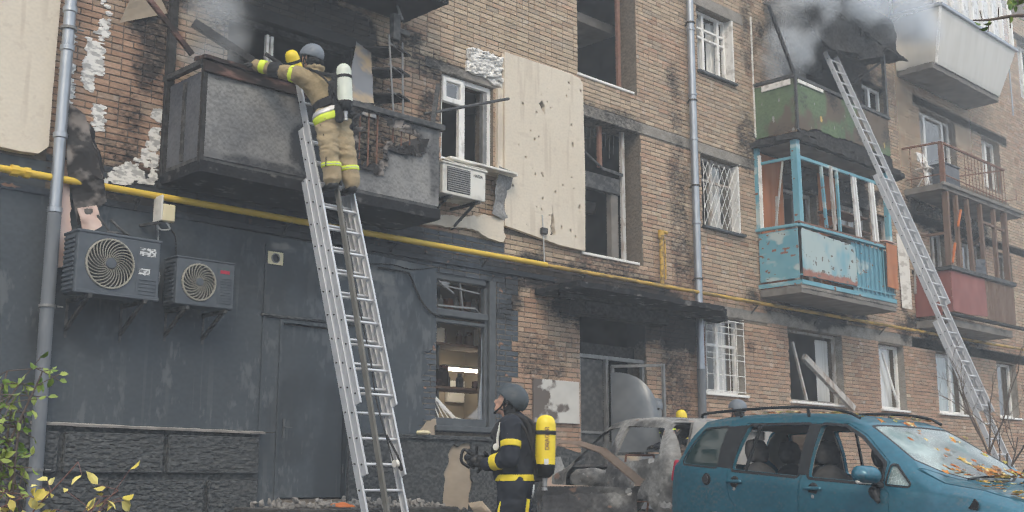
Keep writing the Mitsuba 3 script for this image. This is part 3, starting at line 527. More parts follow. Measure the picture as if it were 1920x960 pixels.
for o, lb in (('stair2', 'tall burnt stairwell opening beside the pocked panel'), ('stair3', 'tall empty stairwell opening at the top')):
    a, b, c, d = OPEN[o]; w = num(B+'__window'); TAKEN.add(w); lab(w, lb)
    obj(w+'__frame', cat_([bev(b-.30, b-.22, .16, .22, c, d, .005), bev(a, b-.22, .10, .22, c-.0, c+.05, .005)]), 'old_frame' if o == 'stair2' else 'rust')
    obj(w+'__sill', bev(a-.02, b-.1, -.035, .1, c-.03, c+.015, .006), 'whitewash')
    if o == 'stair2':
        obj(w+'__mullion', bev(a+.62, a+.70, .14, .20, 6.28, 7.0, .005), 'rust'); obj(w+'__transom', cat_([bev(a, b-.3, .2, .3, 5.90, 6.18, .01), bar((a, .1, 6.55), (a+.7, .15, 6.28), .03, .03), bar((a+.7, .15, 6.27), (b-.3, .15, 6.25), .03, .05)]), 'steel_dark')
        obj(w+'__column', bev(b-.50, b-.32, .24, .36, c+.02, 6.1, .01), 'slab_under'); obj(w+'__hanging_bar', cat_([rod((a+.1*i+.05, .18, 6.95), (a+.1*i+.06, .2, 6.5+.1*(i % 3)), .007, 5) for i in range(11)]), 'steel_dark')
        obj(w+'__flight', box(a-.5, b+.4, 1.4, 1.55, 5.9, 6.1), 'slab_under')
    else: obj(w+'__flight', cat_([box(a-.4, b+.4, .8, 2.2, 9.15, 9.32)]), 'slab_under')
w = window('grille2', 'window behind a white diamond grille on the second floor', 'old_frame', mull=(.42,), trans=(.68,), sill='dark_frame', curtain=[(17.45, 17.85, 'curtain'), (16.86, 17.0, 'curtain')], pane_gap=(0,))
a, b, c, d = OPEN['grille2']; ln = [((a+.02, c), (a+.02, d-.12)), ((b-.06, c), (b-.06, d-.06))]; q = .17
for i in range(-9, 9):
    for sgn in (1, -1):
        p0 = np.array([a+.02+i*q, c+.02]); seg = sg.LineString([p0-[.0, 0], p0+[1.6*.55*1.2, 1.6*1.2]]) if sgn > 0 else sg.LineString([p0+[.0, 1.3*1.2*1.23], p0+[1.6*.55*1.2, -.4]])
        s = seg.intersection(rect(a+.02, b-.06, c+.02, d-.14))
        if s.length > .05: ln.append((s.coords[0], s.coords[-1]))
grille(w, a, b, c, d, ln, 'white_frame', .0055)
obj(w+'__white_reveal', box(b-.06, b-.003, .0, .16, c, d-.04), 'whitewash')
w = window('win3', 'white four-light window with whitewashed reveal on the third floor', mull=(.36, .80), trans=(.60, .74), sill='dark_frame', curtain=[(16.9, 17.25, 'curtain'), (17.5, 17.8, 'curtain')], pane_gap=(1,), bar=.045)
a, b, c, d = OPEN['win3']; obj(w+'__white_reveal', box(b-.004, b+.004, -.012, .16, c, d), 'whitewash'); obj(w+'__white_reveal', plate(rect(b, b+.04, c-.02, d), -.016, -.002), 'whitewash')
# behind the balconies
w = num(B+'__window'); TAKEN.add(w); lab(w, 'wide burnt-out balcony opening behind the climbing firefighter')
obj(w+'__frame', cat_([bev(7.62, 7.66, .10, .16, 6.06, 6.80, .004), bev(7.70, 7.74, .12, .18, 6.00, 6.80, .004)]), 'whitewash')
obj(w+'__charred_frame', cat_([bev(7.0, 7.06, .1, .2, 4.8, 6.9, .005), bev(8.86, 8.95, .1, .2, 4.8, 6.9, .005), bev(7.0, 8.95, .1, .2, 6.84, 6.92, .005)]), 'char')
for o, lb in (('bluedoor', 'dark doorway behind the blue balcony'), ('bluewin', 'broken window behind the blue balcony'), ('bluewin2', 'window right of the blue balcony'), ('greenwin', 'white window frame right of the smoking balcony'), ('raildoor', 'white balcony door and window behind the thin railing'), ('railwin', 'narrow white window right of the thin railing'),
              ('reddoor', 'dark doorway behind the red balcony'), ('redwin', 'window behind the red balcony'), ('redwin2', 'white window right of the red balcony'), ('four', 'white window high at the far right'), ('fourdoor', 'white glazed door of the pale balcony'), ('three4', 'window at the far right of the third floor'), ('two4', 'window at the far right of the second floor')):
    window(o, lb, 'old_frame' if 'blue' in o or 'red' in o else 'white_frame', mull=(.3, .8) if o == 'raildoor' else (.55,), glass=o not in ('bluedoor', 'reddoor', 'greenwin'), bar=.07, curtain=[(OPEN[o][0]+.1, OPEN[o][1]-.25, 'curtain')] if o in ('four', 'railwin', 'redwin2', 'bluewin2', 'three4') else None)
obj(B+'__window_flap', grid_sheet((24.05, -.05, 4.9), (24.22, -.2, 4.86), (24.22, -.2, 6.6), (24.05, -.02, 6.6), 3, 8, .01), 'whitewash')
# entrance: charred canopy, steel frame, bent door leaf
Cn = num(B+'__canopy'); TAKEN.add(Cn); lab(Cn, 'charred concrete canopy over the entrance')
cano = sg.Polygon([(12.28, -1.04), (13.2, -1.05), (14.8, -1.0), (16.0, -1.0), (16.5, -.66), (17.0, -.30), (17.15, 0.0), (12.42, 0.0)])
e = trimesh.creation.extrude_polygon(ragged(list(cano.exterior.coords)[:-1], .018, .12, 6), .085, engine='earcut'); e.apply_translation([0, 0, 3.90])
obj(Cn+'__slab', e, 'burnt_slab'); obj(Cn+'__beam', cat_([bev(13.2, 15.3, -.35, .0, 3.66, 3.895, .01), box(12.5, 16.6, -.5, -.45, 3.84, 3.897)]), 'char')
Ed = num(B+'__entrance_door'); TAKEN.add(Ed); lab(Ed, 'burnt steel entrance door frame with a bulged leaf')
fr = lambda p, q, w=.06: bar(p, q, w, w)
obj(Ed+'__frame', cat_([fr((13.5, .06, 3.06), (15.05, .06, 3.06)), fr((13.47, .06, .5), (13.47, .06, 3.09)), fr((14.12, .05, .5), (14.12, .05, 3.04)), fr((15.05, .06, .5), (15.05, .06, 3.09)), fr((13.5, .06, 1.86), (14.12, .06, 1.86), .04)]), 'steel_grey')
obj(Ed+'__leaf', bev(13.52, 14.08, .075, .10, .55, 3.02, .004), 'steel_dark'); obj(Ed+'__upper_panel', bev(13.5, 15.03, .2, .25, 3.1, 3.3, .01), 'char')
obj(Ed+'__open_frame', cat_([bar(p, q, .045, .045) for p, q in (((14.2, -.02, 2.92), (14.58, -.76, 2.92)), ((14.58, -.76, 2.94), (14.58, -.76, .62)), ((14.2, -.02, .6), (14.2, -.02, 2.94)), ((14.2, -.02, 1.5), (14.58, -.76, 1.5)))]), 'steel_grey')
n1, n2 = 22, 18; u, v = np.meshgrid(np.linspace(0, 1, n1), np.linspace(0, 1, n2), indexing='ij')
ztop = 2.82-.62*u**2.2; px = np.stack([14.12+.40*u, -.06-.70*u-.22*np.sin(np.pi*np.minimum(u*1.05, 1))*np.sin(np.pi*(.15+.7*v)), 1.55+(ztop-1.55)*v], -1)
sh_ = trimesh.Trimesh(px.reshape(-1, 3), np.array([[i*n2+j, (i+1)*n2+j, (i+1)*n2+j+1] for i in range(n1-1) for j in range(n2-1)]+[[i*n2+j, (i+1)*n2+j+1, i*n2+j+1] for i in range(n1-1) for j in range(n2-1)]), process=False)
sh2 = sh_.copy(); sh2.vertices = sh2.vertices+[.006, .01, 0]; sh2.invert(); lab(obj(Ed+'__bent_leaf', cat_([sh_, sh2]), 'steel_sheet', True), 'bulged grey sheet steel door leaf')
obj(Ed+'__lower_leaf', grid_sheet((14.12, -.05, .55), (14.52, -.72, .55), (14.52, -.72, 1.5), (14.12, -.05, 1.5), 10, 10, .05, 3, 5), 'burnt_sheet')
lab(obj('notice_board', bev(12.36, 13.37, -.06, -.022, 1.97, 2.62, .005), 'notice_board'), 'scorched pale board on the brick left of the entrance', 'board')
# steps to the shop door and the entrance
for nm, x0, x1, zt, dep, lb in (('door_stoop', 7.3, 9.6, .80, 1.5, 'dark concrete stoop in front of the shop door'), ('entrance_steps', 13.42, 15.25, .50, .92, 'low concrete step before the burnt entrance')):
    S = thing(nm, lb, 'steps'); n = 3 if nm == 'door_stoop' else 1
    for i in range(n): obj(S+'__step', bev(x0-.12*i, x1+.12*i, -dep-.3*i, -.13, -.1, zt-.17*i, .012), 'rubble_dark')
# ---------------------------------------------------------------- balconies
def balcony(label):
    k = num(B+'__balcony'); TAKEN.add(k); lab(k, label); return k
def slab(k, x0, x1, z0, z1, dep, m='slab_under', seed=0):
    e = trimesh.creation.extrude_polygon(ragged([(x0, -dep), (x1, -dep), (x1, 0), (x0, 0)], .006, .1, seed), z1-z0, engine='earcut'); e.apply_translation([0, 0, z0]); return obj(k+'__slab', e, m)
# the large burnt balcony the firefighter climbs to
b1 = balcony('large scorched balcony with grey metal panels, the nearest one'); d = .90
slab(b1, 6.2, 9.75, 4.50, 4.63, .93, 'burnt_slab', 1)
obj(b1+'__edge_beam', cat_([bev(6.22, 9.70, -.90, -.82, 4.63, 4.69, .006), bev(6.22, 6.28, -.85, -.02, 4.63, 4.69, .006)]), 'steel_dark')
pf = rect(6.24, 8.05, 4.68, 5.72)
obj(b1+'__front_panel', plate(pf, -.915, -.90), 'burnt_panel')
hole = ragged([(8.30, 5.02), (8.74, 4.92), (8.80, 5.22), (8.84, 5.34), (9.05, 5.30), (9.38, 5.36), (9.46, 5.48), (9.28, 5.60), (9.0, 5.64), (8.88, 5.60), (8.80, 5.70), (8.5, 5.745), (8.3, 5.745)], .018, .05, 9)
obj(b1+'__front_panel', plate(rect(8.29, 9.72, 4.68, 5.74).difference(hole), -.905, -.89), 'burnt_panel')
rg = hole.boundary; pts = [rg.interpolate(t, normalized=True) for t in np.linspace(0, 1, 46)[:-1]]; r3 = np.random.default_rng(4)
obj(b1+'__torn_lining', cat_([grid_sheet((p.x-.05, -.93, p.y-.04), (p.x+.05, -.93, p.y-.05), (p.x+.04+r3.normal(0, .04), -.94+r3.normal(0, .02), p.y+.07), (p.x-.04+r3.normal(0, .05), -.93, p.y+.05), 4, 4, .03, 14, i, .003) for i, p in enumerate(pts)]), 'char_sheet')
obj(b1+'__side_panel', cat_([box(6.225, 6.24, -.89, -.05, 4.68, 5.70)]), 'side_panel'); obj(b1+'__side_rib', cat_([box(6.20, 6.223, -.5, -.44, 4.7, 5.65), box(6.20, 6.223, -.895, -.85, 4.6, 5.75)]), 'steel_dark')
obj(b1+'__side_panel', box(9.705, 9.72, -.89, -.05, 4.68, 5.72), 'side_panel')
obj(b1+'__bar', cat_([rod((x, -.86, 4.7), (x+.01, -.86, 5.74), .009, 6) for x in (8.96, 9.10, 9.24)]), 'rust')
for i, x in enumerate((8.42, 8.56, 8.70)): obj(b1+'__bar', rod((x, -.875, 4.95), (x+.005, -.875, 5.75), .010, 6), 'rust')
obj(b1+'__lower_rail', bar((8.3, -.87, 4.98), (8.76, -.87, 4.94), .02, .03), 'rust')
top = grid_sheet((6.16, -.98, 5.80), (8.2, -.98, 5.80), (8.2, -.74, 5.83), (6.16, -.74, 5.83), 40, 4, .02, 4, 3, .045); obj(b1+'__rail', cat_([top, bev(6.18, 8.2, -.955, -.915, 5.66, 5.80, .01)]), 'char_wood')
obj(b1+'__rail', bev(8.2, 9.78, -.97, -.86, 5.72, 5.80, .008), 'steel_dark'); obj(b1+'__side_rail', bar((6.2, -.9, 5.78), (6.2, 0, 5.80), .07, .06), 'steel_dark')
obj(b1+'__board', grid_sheet((8.25, -.70, 5.1), (8.32, -.66, 5.1), (8.32, -.62, 5.7), (8.22, -.7, 5.7), 3, 6, .01), 'brown_board')
lab(obj(b1+'__leaning_sheet', grid_sheet((8.28, -.76, 5.72), (8.78, -.74, 5.72), (9.10, -.15, 6.86), (8.86, -.13, 6.96), 10, 22, .05, 2, 6, .008), 'burnt_sheet'), 'scorched metal sheet leaning over the balcony rail')
obj(b1+'__collapsed_beam', bar((6.36, -.30, 6.48), (7.5, -.62, 5.90), .09, .09), 'char'); obj(b1+'__collapsed_beam', bar((6.05, -.9, 5.83), (5.32, -.88, 6.50), .035, .06), 'char_wood'); obj(b1+'__collapsed_beam', bar((7.15, -.65, 6.2), (7.95, -.7, 5.9), .03, .04), 'char')
obj(b1+'__corner_post', cat_([bar((6.22, -.06, 4.6), (6.22, -.06, 8.0), .07, .10, (1, 0, 0)), bar((6.22, -.9, 4.6), (6.22, -.9, 5.86), .05, .05, (1, 0, 0))]), 'char')
sf = thing('shelf_stand', 'charred three-shelf stand with thin pale poles on the burnt balcony', 'shelving')
for i, z in enumerate((6.90, 6.60, 6.24)): obj(sf+'__shelf', grid_sheet((8.86, -.05, z), (9.30+.02*i, -.50, z), (9.66, -.34, z+.01), (9.4, -.03, z), 8, 5, .008, 3, i, .03), 'char')
obj(sf+'__pole', rod((9.10, -.56, 7.02), (9.22, -.56, 5.75), .014), 'steel_grey'); obj(sf+'__pole', rod((9.46, -.40, 7.05), (9.50, -.40, 5.8), .014), 'steel_grey')
obj(sf+'__side_rail', cat_([rod((9.10, -.56, z), (9.46, -.40, z), .012) for z in (6.91, 6.60, 6.25)]), 'steel_grey')
lp = thing('street_lamp', 'small twisted lamp fitting hanging at the top of the burnt stand', 'lamp')
obj(lp+'__arm', tube(curve([(9.25, -.5, 7.25), (9.32, -.5, 7.42), (9.28, -.5, 7.5), (9.36, -.52, 7.32)], 16), .016), 'steel_grey'); obj(lp+'__head', cat_([bev(9.30, 9.48, -.55, -.45, 7.10, 7.17, .01), bar((9.25, -.5, 7.0), (9.25, -.5, 7.36), .09, .12)]), 'steel_dark')
obj(b1+'__brace', bar((9.62, -.85, 5.68), (10.20, -.3, 6.62), .05, .10), 'steel_dark')
lab(obj('clothes_line_pole', cat_([rod((9.75, -.55, 6.05), (11.50, -.40, 6.72), .022)]), 'steel_dark'), 'sooty bent pole sticking out across the white window', 'pole')
obj(b1+'__ash_lump', cat_([grid_sheet((9.74, -.80, 5.0), (9.82, -.4, 5.0), (9.82, -.45, 5.85), (9.76, -.85, 5.8), 8, 12, .08, 6, 2)]), 'burnt_panel')
# the sooty balcony slab above it (underside in view)
b0 = balcony('sooty underside of the balcony above the burnt one'); slab(b0, 6.2, 9.80, 7.55, 7.68, .93, 'room_burnt', 3); obj(b0+'__edge', bev(6.2, 9.83, -.95, -.90, 7.55, 7.70, .01), 'burnt_slab'); obj(b0+'__front_panel', plate(rect(6.22, 9.75, 7.7, 8.75), -.93, -.915), 'burnt_panel'); obj(b0+'__side_panel', box(9.74, 9.755, -.9, -.02, 7.7, 8.7), 'burnt_panel')
lab(obj('metal_flap', grid_sheet((5.54, -.10, 6.30), (6.16, -.03, 6.62), (5.9, -.05, 7.05), (5.72, -.14, 6.9), 8, 8, .03, 4, 2), 'sand_render'), 'bent triangular sheet hanging on the brick at the top left', 'sheet metal')
# green scorched balcony, third floor
g = balcony('scorched green balcony pouring smoke'); slab(g, 18.55, 22.6, 7.48, 7.62, .92, 'room_burnt', 4)
obj(g+'__slab_edge', cat_([ (lambda e: (e.apply_translation([0, 0, 7.45]), e)[1])(trimesh.creation.extrude_polygon(ragged([(18.4, -1.0), (22.7, -1.0), (22.85, -.75), (22.7, -.6), (22.5, -.85), (18.6, -.88), (18.6, -.1), (18.4, 0)], .03, .12, 2), .10, engine='earcut'))]), 'char')
gp = ragged([(18.62, 7.72), (18.9, 7.70), (19.4, 7.84), (20.0, 7.80), (20.6, 7.86), (21.2, 7.84), (21.7, 7.86), (22.28, 7.84), (22.24, 8.66), (18.62, 8.70)], .012, .08, 6)
obj(g+'__front_panel', plate(gp, -.93, -.91), 'green_panel'); obj(g+'__side_panel', box(18.60, 18.615, -.91, -.02, 7.66, 8.70), 'green_panel'); obj(g+'__side_panel', box(22.26, 22.275, -.9, -.02, 7.8, 8.66), 'green_panel')
obj(g+'__ash_fringe', plate(ragged([(18.7, 7.62), (22.4, 7.60), (22.3, 7.86), (20.8, 7.88), (19.6, 7.84), (18.7, 7.70)], .03, .07, 12), -.905, -.86), 'char')
obj(g+'__rail', cat_([bar((18.6, -.93, 8.74), (22.28, -.93, 8.70), .06, .06), bar((18.6, -.93, 8.74), (18.6, 0, 8.76), .06, .06), bar((18.6, -.955, 7.66), (18.6, -.955, 8.74), .04, .05)]), 'steel_dark')
obj(g+'__white_strip', cat_([bev(18.7, 19.6, -.96, -.935, 8.62, 8.69, .004), box(18.575, 18.595, -.85, -.2, 8.58, 8.69), box(18.57, 18.60, -.03, .0, 7.7, 10.2)]), 'whitewash')
obj(g+'__post', cat_([bar((22.24, -.9, 8.7), (22.24, -.9, 10.35), .07, .07, (1, 0, 0)), bar((22.24, -.9, 10.0), (21.6, -.05, 9.25), .04, .04)]), 'steel_dark'); obj(g+'__fallen_bar', bar((18.62, -.92, 8.78), (17.95, -.85, 10.0), .04, .07), 'char')
for i, q in enumerate([((18.9, -1.05, 10.55), (22.9, -1.05, 10.15), (23.0, -.05, 10.3), (19.0, -.05, 10.6)), ((19.1, -.98, 9.75), (20.1, -1.0, 9.55), (20.2, -.95, 10.5), (19.0, -1.0, 10.55)), ((20.0, -.95, 9.62), (21.2, -1.0, 9.85), (21.2, -1.0, 10.4), (20.0, -.98, 10.5)), ((21.1, -.98, 9.70), (22.0, -1.0, 10.0), (22.1, -1.0, 10.3), (21.1, -.95, 10.4)),
    ((19.4, -.3, 9.4), (20.6, -.35, 9.3), (20.6, -.4, 10.4), (19.3, -.3, 10.5)), ((22.0, -1.12, 10.05), (23.2, -1.0, 10.22), (22.9, -.3, 10.3), (22.0, -.4, 10.15)), ((19.0, -1.0, 10.5), (22.6, -1.05, 10.2), (22.4, -1.0, 10.95), (19.3, -.9, 11.3))]):
    lab(obj(g+'__collapsed_awning', grid_sheet(*q, 26, 14, .15, 2.6, 20+i, .03), 'char', 40), 'burnt collapsed awning in the smoke')
# blue balcony, second floor
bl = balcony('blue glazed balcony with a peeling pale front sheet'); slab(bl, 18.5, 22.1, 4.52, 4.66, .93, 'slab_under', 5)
obj(bl+'__slab_face', cat_([bev(18.48, 22.1, -.945, -.92, 4.60, 4.70, .008)]), 'concrete')
obj(bl+'__rail', cat_([bar((18.5, -.93, 5.80), (22.05, -.93, 5.82), .10, .05), bar((18.5, -.93, 5.80), (18.5, 0, 5.82), .08, .05), bar((18.5, -.93, 4.86), (22.05, -.93, 4.86), .03, .03), bar((18.5, -.95, 4.72), (22.05, -.95, 4.72), .03, .08), bar((18.5, -.93, 4.72), (18.5, 0, 4.72), .03, .08)]), 'blue_paint')
obj(bl+'__rail_board', cat_([bev(18.48, 22.08, -.97, -.86, 5.83, 5.87, .006)]), 'rust')
obj(bl+'__front_panel', plate(ragged([(18.54, 4.84), (20.5, 4.86), (20.47, 5.66), (19.4, 5.70), (18.54, 5.74)], .006, .1, 3), -.965, -.95), 'blue_panel'); obj(bl+'__side_panel', box(18.50, 18.515, -.9, -.05, 4.80, 5.74), 'blue_paint'); obj(bl+'__back_sheet', plate(rect(20.45, 22.02, 4.76, 5.75), -.90, -.89), 'blue_paint')
for i, x in enumerate(np.linspace(20.58, 22.0, 9)): obj(bl+'__bar', rod((x, -.93, 4.72), (x, -.93, 5.8), .014, 6), 'blue_paint')
obj(bl+'__post', bar((18.58, -.90, 5.85), (18.56, -.90, 7.48), .13, .13, (1, 0, 0)), 'blue_paint'); obj(bl+'__post', bar((22.0, -.9, 5.85), (22.0, -.9, 7.48), .10, .10, (1, 0, 0)), 'blue_paint'); obj(bl+'__post', bar((18.55, -.05, 5.85), (18.55, -.05, 7.48), .09, .09, (1, 0, 0)), 'blue_paint')
obj(bl+'__beam', cat_([bar((18.56, -.9, 7.14), (22.0, -.9, 7.16), .05, .06), bar((18.56, -.9, 7.12), (18.56, -.05, 7.14), .05, .05)]), 'blue_paint')
for i, (xa, za, xb, zb, m) in enumerate([(19.45, 7.14, 19.55, 5.9, 'blue_paint'), (19.80, 7.14, 19.85, 5.9, 'old_frame'), (20.02, 7.14, 20.05, 5.9, 'blue_paint'), (20.62, 7.12, 20.72, 5.9, 'white_frame'), (20.72, 7.12, 20.82, 5.9, 'white_frame'), (21.32, 7.12, 21.40, 5.9, 'white_frame'), (21.42, 7.12, 21.52, 5.9, 'white_frame')]):
    obj(bl+'__mullion', bar((xa, -.9, za), (xb, -.9, zb), .05, .055, (1, 0, 0)), m)
obj(bl+'__open_sash', cat_([bar((19.75, -.9, 7.02), (19.3, -1.2, 7.0), .04, .04), bar((19.3, -1.2, 7.02), (19.36, -1.2, 5.9), .04, .05, (1, 0, 0))]), 'old_frame'); obj(bl+'__mullion', bar((18.53, -.12, 5.85), (18.53, -.12, 7.3), .05, .05, (1, 0, 0)), 'white_frame')
obj(bl+'__loose_bar', cat_([bar((18.56, -.62, 7.12), (18.64, -.35, 5.87), .03, .03), bar((18.8, -.3, 6.5), (18.9, -.2, 5.8), .05, .02)]), 'old_frame')
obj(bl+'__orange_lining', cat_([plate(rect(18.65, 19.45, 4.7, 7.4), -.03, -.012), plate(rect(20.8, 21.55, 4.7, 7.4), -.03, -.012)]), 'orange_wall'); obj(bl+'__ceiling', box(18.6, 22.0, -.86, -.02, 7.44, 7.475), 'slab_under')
hb = thing('household_clutter', 'jumbled boxes and planks stacked inside the blue balcony', 'boxes', None)
for i, (x, y, z, s, m) in enumerate([(20.9, -.5, 4.67, .5, 'brown_board'), (21.5, -.45, 4.67, .42, 'char_wood'), (21.55, -.45, 5.1, .4, 'cream'), (21.1, -.3, 5.5, .35, 'steel_dark')]): obj(hb+'__box', bev(x-s/2, x+s/2, y-.25, y+.2, z, z+s*1.6, .01), m)
obj(hb+'__board', cat_([box(20.6, 21.9, -.6, -.2, 6.16, 6.19), box(20.6, 21.9, -.5, -.1, 6.5, 6.53)]), 'brown_board')
lab(obj('carpet', cat_([grid_sheet((21.65, -1.03, 5.92), (22.1, -1.03, 5.92), (22.1, -.72, 5.98), (21.65, -.72, 5.98), 6, 4, .03, 4, 2, .02)]), 'foam_pink'), 'pale pink cloth draped over the rail of the blue balcony', 'cloth')
lab(obj('wooden_board', grid_sheet((21.62, -1.00, 4.98), (22.04, -1.0, 4.95), (22.08, -1.0, 5.88), (21.66, -1.0, 5.9), 6, 8, .02, 4, 3, .02), 'orange_wall'), 'orange-brown board hanging outside the blue balcony', 'board')
# white balcony at the top right
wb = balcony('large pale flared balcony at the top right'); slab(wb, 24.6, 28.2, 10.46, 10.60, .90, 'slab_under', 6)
lo = [(24.58, -.02), (24.72, -.92), (28.12, -.92), (28.2, -.02)]; hi = [(24.45, -.02), (24.54, -1.2), (28.65, -1.2), (28.7, -.02)]
for (i, j), nm in zip(((0, 1), (1, 2), (2, 3)), ('side_panel', 'front_panel', 'side_panel')):
    obj(wb+'__'+nm, grid_sheet((*lo[i], 10.58), (*lo[j], 10.58), (*hi[j], 11.84), (*hi[i], 11.84), 24, 10, .012, 1.1, i, .02), 'white_panel', True)
obj(wb+'__rail', cat_([bar((24.5, -1.22, 11.88), (28.7, -1.22, 11.86), .12, .07), bar((24.5, -1.22, 11.88), (24.4, 0, 11.9), .1, .07)]), 'zinc'); obj(wb+'__corner_strip', cat_([bar((24.72, -.935, 10.6), (24.54, -1.215, 11.86), .07, .02), bar((24.66, -.42, 10.7), (24.5, -.6, 11.8), .03, .02)]), 'white_frame')
for i, x in enumerate(np.linspace(24.6, 28.55, 8)): obj(wb+'__glazing_post', bar((x, -1.18, 11.9), (x, -1.18, 13.4), .09, .08, (1, 0, 0)), 'white_frame')
obj(wb+'__glazing', (np.array([[24.6, -1.17, 11.9], [28.55, -1.17, 11.9], [28.55, -1.17, 13.4], [24.6, -1.17, 13.4]]), np.array([[0, 1, 2, 3]])), 'glass'); obj(wb+'__curtain', plate(rect(24.7, 28.5, 11.9, 13.4), -1.0, -.98), 'whitewash'); obj(wb+'__side_board', plate(rect(0.0, 1.0, 11.9, 13.3), 0, .02).apply_transform(np.array([[0, -1, 0, 24.48], [-1, 0, 0, -.08], [0, 0, 1, 0], [0, 0, 0, 1.0]])), 'burnt_sheet')
obj(wb+'__drain', rod((28.72, -1.0, 10.2), (28.72, -1.0, 11.8), .02), 'zinc')
# railing balcony, third floor
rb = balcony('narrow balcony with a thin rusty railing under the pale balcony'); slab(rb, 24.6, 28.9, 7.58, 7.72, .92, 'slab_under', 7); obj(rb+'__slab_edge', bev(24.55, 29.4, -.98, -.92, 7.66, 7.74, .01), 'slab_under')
R_ = lambda p, q, r=.014: rod(p, q, r, 6)
obj(rb+'__rail', cat_([bar((24.7, -.9, 8.69), (28.1, -.9, 8.67), .05, .04), bar((24.7, -.9, 8.69), (24.6, 0, 8.69), .05, .04), bar((28.1, -.9, 8.67), (27.2, -.05, 8.5), .03, .03), R_((24.7, -.9, 7.95), (28.1, -.9, 7.86)), R_((24.7, -.9, 7.95), (24.7, 0, 7.95)), bar((24.7, -.9, 7.72), (24.7, -.9, 8.69), .11, .06, (1, 0, 0))]), 'rust')
for i, x in enumerate(np.linspace(25.9, 28.05, 13)): obj(rb+'__bar', R_((x, -.9, 7.8), (x, -.9, 8.67), .010), 'rust')
obj(rb+'__bar', cat_([R_((24.7, y, 7.75), (24.7, y, 8.69), .010) for y in (-.15, -.45)]), 'rust'); obj(rb+'__loose_rail', cat_([R_((28.1, -.9, 7.9), (28.6, -.95, 8.0)), R_((28.6, -.95, 8.0), (28.75, -.9, 8.3), .01), R_((25.9, -.9, 8.3), (26.3, -.9, 8.32))]), 'rust')
bx = thing('blue_crate', 'dark blue crate standing on the railing balcony', 'crate'); obj(bx+'__body', bev(25.0, 25.7, -.85, -.5, 7.74, 8.25, .02), 'side_panel'); obj(bx+'__lid', bev(24.98, 25.72, -.87, -.48, 8.25, 8.29, .01), 'side_panel')
lc = thing('folding_chair', 'white folding chair on the railing balcony', 'chair')
obj(lc+'__seat', bev(24.8, 25.2, -.55, -.2, 8.18, 8.21, .005), 'white_frame')
for x in (24.82, 25.18): obj(lc+'__leg', cat_([R_((x, -.55, 7.73), (x, -.25, 8.6)), R_((x, -.2, 7.73), (x, -.52, 8.18))]), 'white_frame')
obj(lc+'__back', bev(24.82, 25.18, -.27, -.25, 8.4, 8.62, .004), 'white_frame')
obj(rb+'__brick_parapet', bev(25.7, 28.3, -.88, -.80, 7.72, 7.86, .01), 'mortar')
# red balcony, second floor
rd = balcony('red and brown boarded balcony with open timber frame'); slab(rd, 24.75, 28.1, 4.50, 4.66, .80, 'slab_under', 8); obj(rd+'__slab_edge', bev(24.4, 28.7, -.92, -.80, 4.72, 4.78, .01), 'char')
obj(rd+'__front_panel', plate(ragged([(24.75, 4.82), (25.4, 4.80), (26.5, 4.85), (26.5, 5.74), (24.75, 5.74)], .006, .08, 1), -.90, -.885), 'red_panel'); obj(rd+'__side_panel', box(24.74, 24.755, -.88, -.02, 4.75, 5.74), 'red_panel')
for i, x in enumerate(np.linspace(26.52, 27.96, 11)): obj(rd+'__plank', bev(x, x+.12, -.90, -.88, 4.80, 5.72, .004), 'brown_board')
obj(rd+'__rail', cat_([bev(24.7, 28.15, -.96, -.82, 5.74, 5.84, .01), bar((24.74, -.9, 5.79), (24.74, 0, 5.79), .1, .08)]), 'steel_dark')
for i, (x, x2) in enumerate(((24.85, 24.8), (25.35, 25.3), (25.9, 26.0), (26.6, 26.62), (27.35, 27.3), (27.95, 27.9))): obj(rd+'__post', bar((x2, -.86, 5.84), (x, -.86, 7.56), .13 if i in (0, 5) else .09, .09, (1, 0, 0)), 'brown_board')
obj(rd+'__cross_bar', cat_([bar((26.6, -.86, 6.75), (27.9, -.1, 6.9), .05, .08), bar((24.8, -.86, 6.6), (24.75, -.05, 6.6), .05, .06)]), 'brown_board')
lab(obj(rd+'__orange_bar', bar((24.80, -.93, 5.9), (25.02, -.93, 6.38), .04, .05), 'orange'), 'orange loose bar'); lab(obj(rd+'__orange_bar', bar((25.22, -.93, 6.80), (25.44, -.93, 7.22), .04, .04), 'orange'), 'orange loose bar'); obj(rd+'__loose_bar', bar((24.72, -.05, 5.3), (24.3, -.3, 6.1), .05, .05), 'old_frame')
obj(rd+'__cross_bar', bar((26.6, -.86, 7.15), (27.9, -.86, 7.1), .05, .06), 'brown_board'); obj(rd+'__flag', grid_sheet((26.0, -.9, 5.86), (26.6, -.92, 5.86), (26.45, -.95, 6.2), (26.05, -.93, 6.15), 8, 6, .08, 4, 7), 'side_panel')

# ---------------------------------------------------------------- pipes and cables
dl = thing('downpipe', 'grey zinc downpipe at the left edge, painted dark at its foot', 'downpipe')
yl = -.22
obj(dl+'__pipe', tube([(4.91, yl, 3.9), (4.91, yl, 6.1), (4.91, yl, 9)], .064, 20), 'zinc', 30); lab(obj(dl+'__lower_pipe', tube([(4.93, yl, .2), (4.91, yl, 2.9), (4.91, yl, 3.92)], .072, 20), 'zinc_painted', 30), 'dark painted lower pipe')
for z in (6.20, 5.75, 4.75, 3.92): obj(dl+'__joint', lathe([(.065, 0), (.078, .008), (.078, .06), (.065, .07)], 20, at=(4.91, yl, z)), 'zinc', 30)
for z in (6.0, 2.9, 1.2): obj(dl+'__clamp', cat_([lathe([(.066, 0), (.088, 0), (.088, .03), (.066, .03)], 20, at=(4.91, yl, z)), bar((4.91, yl+.08, z+.015), (4.91, .0, z+.015), .02, .03), rod((5.0, yl-.04, z+.015), (5.06, yl-.04, z+.015), .01)]), 'steel_grey')
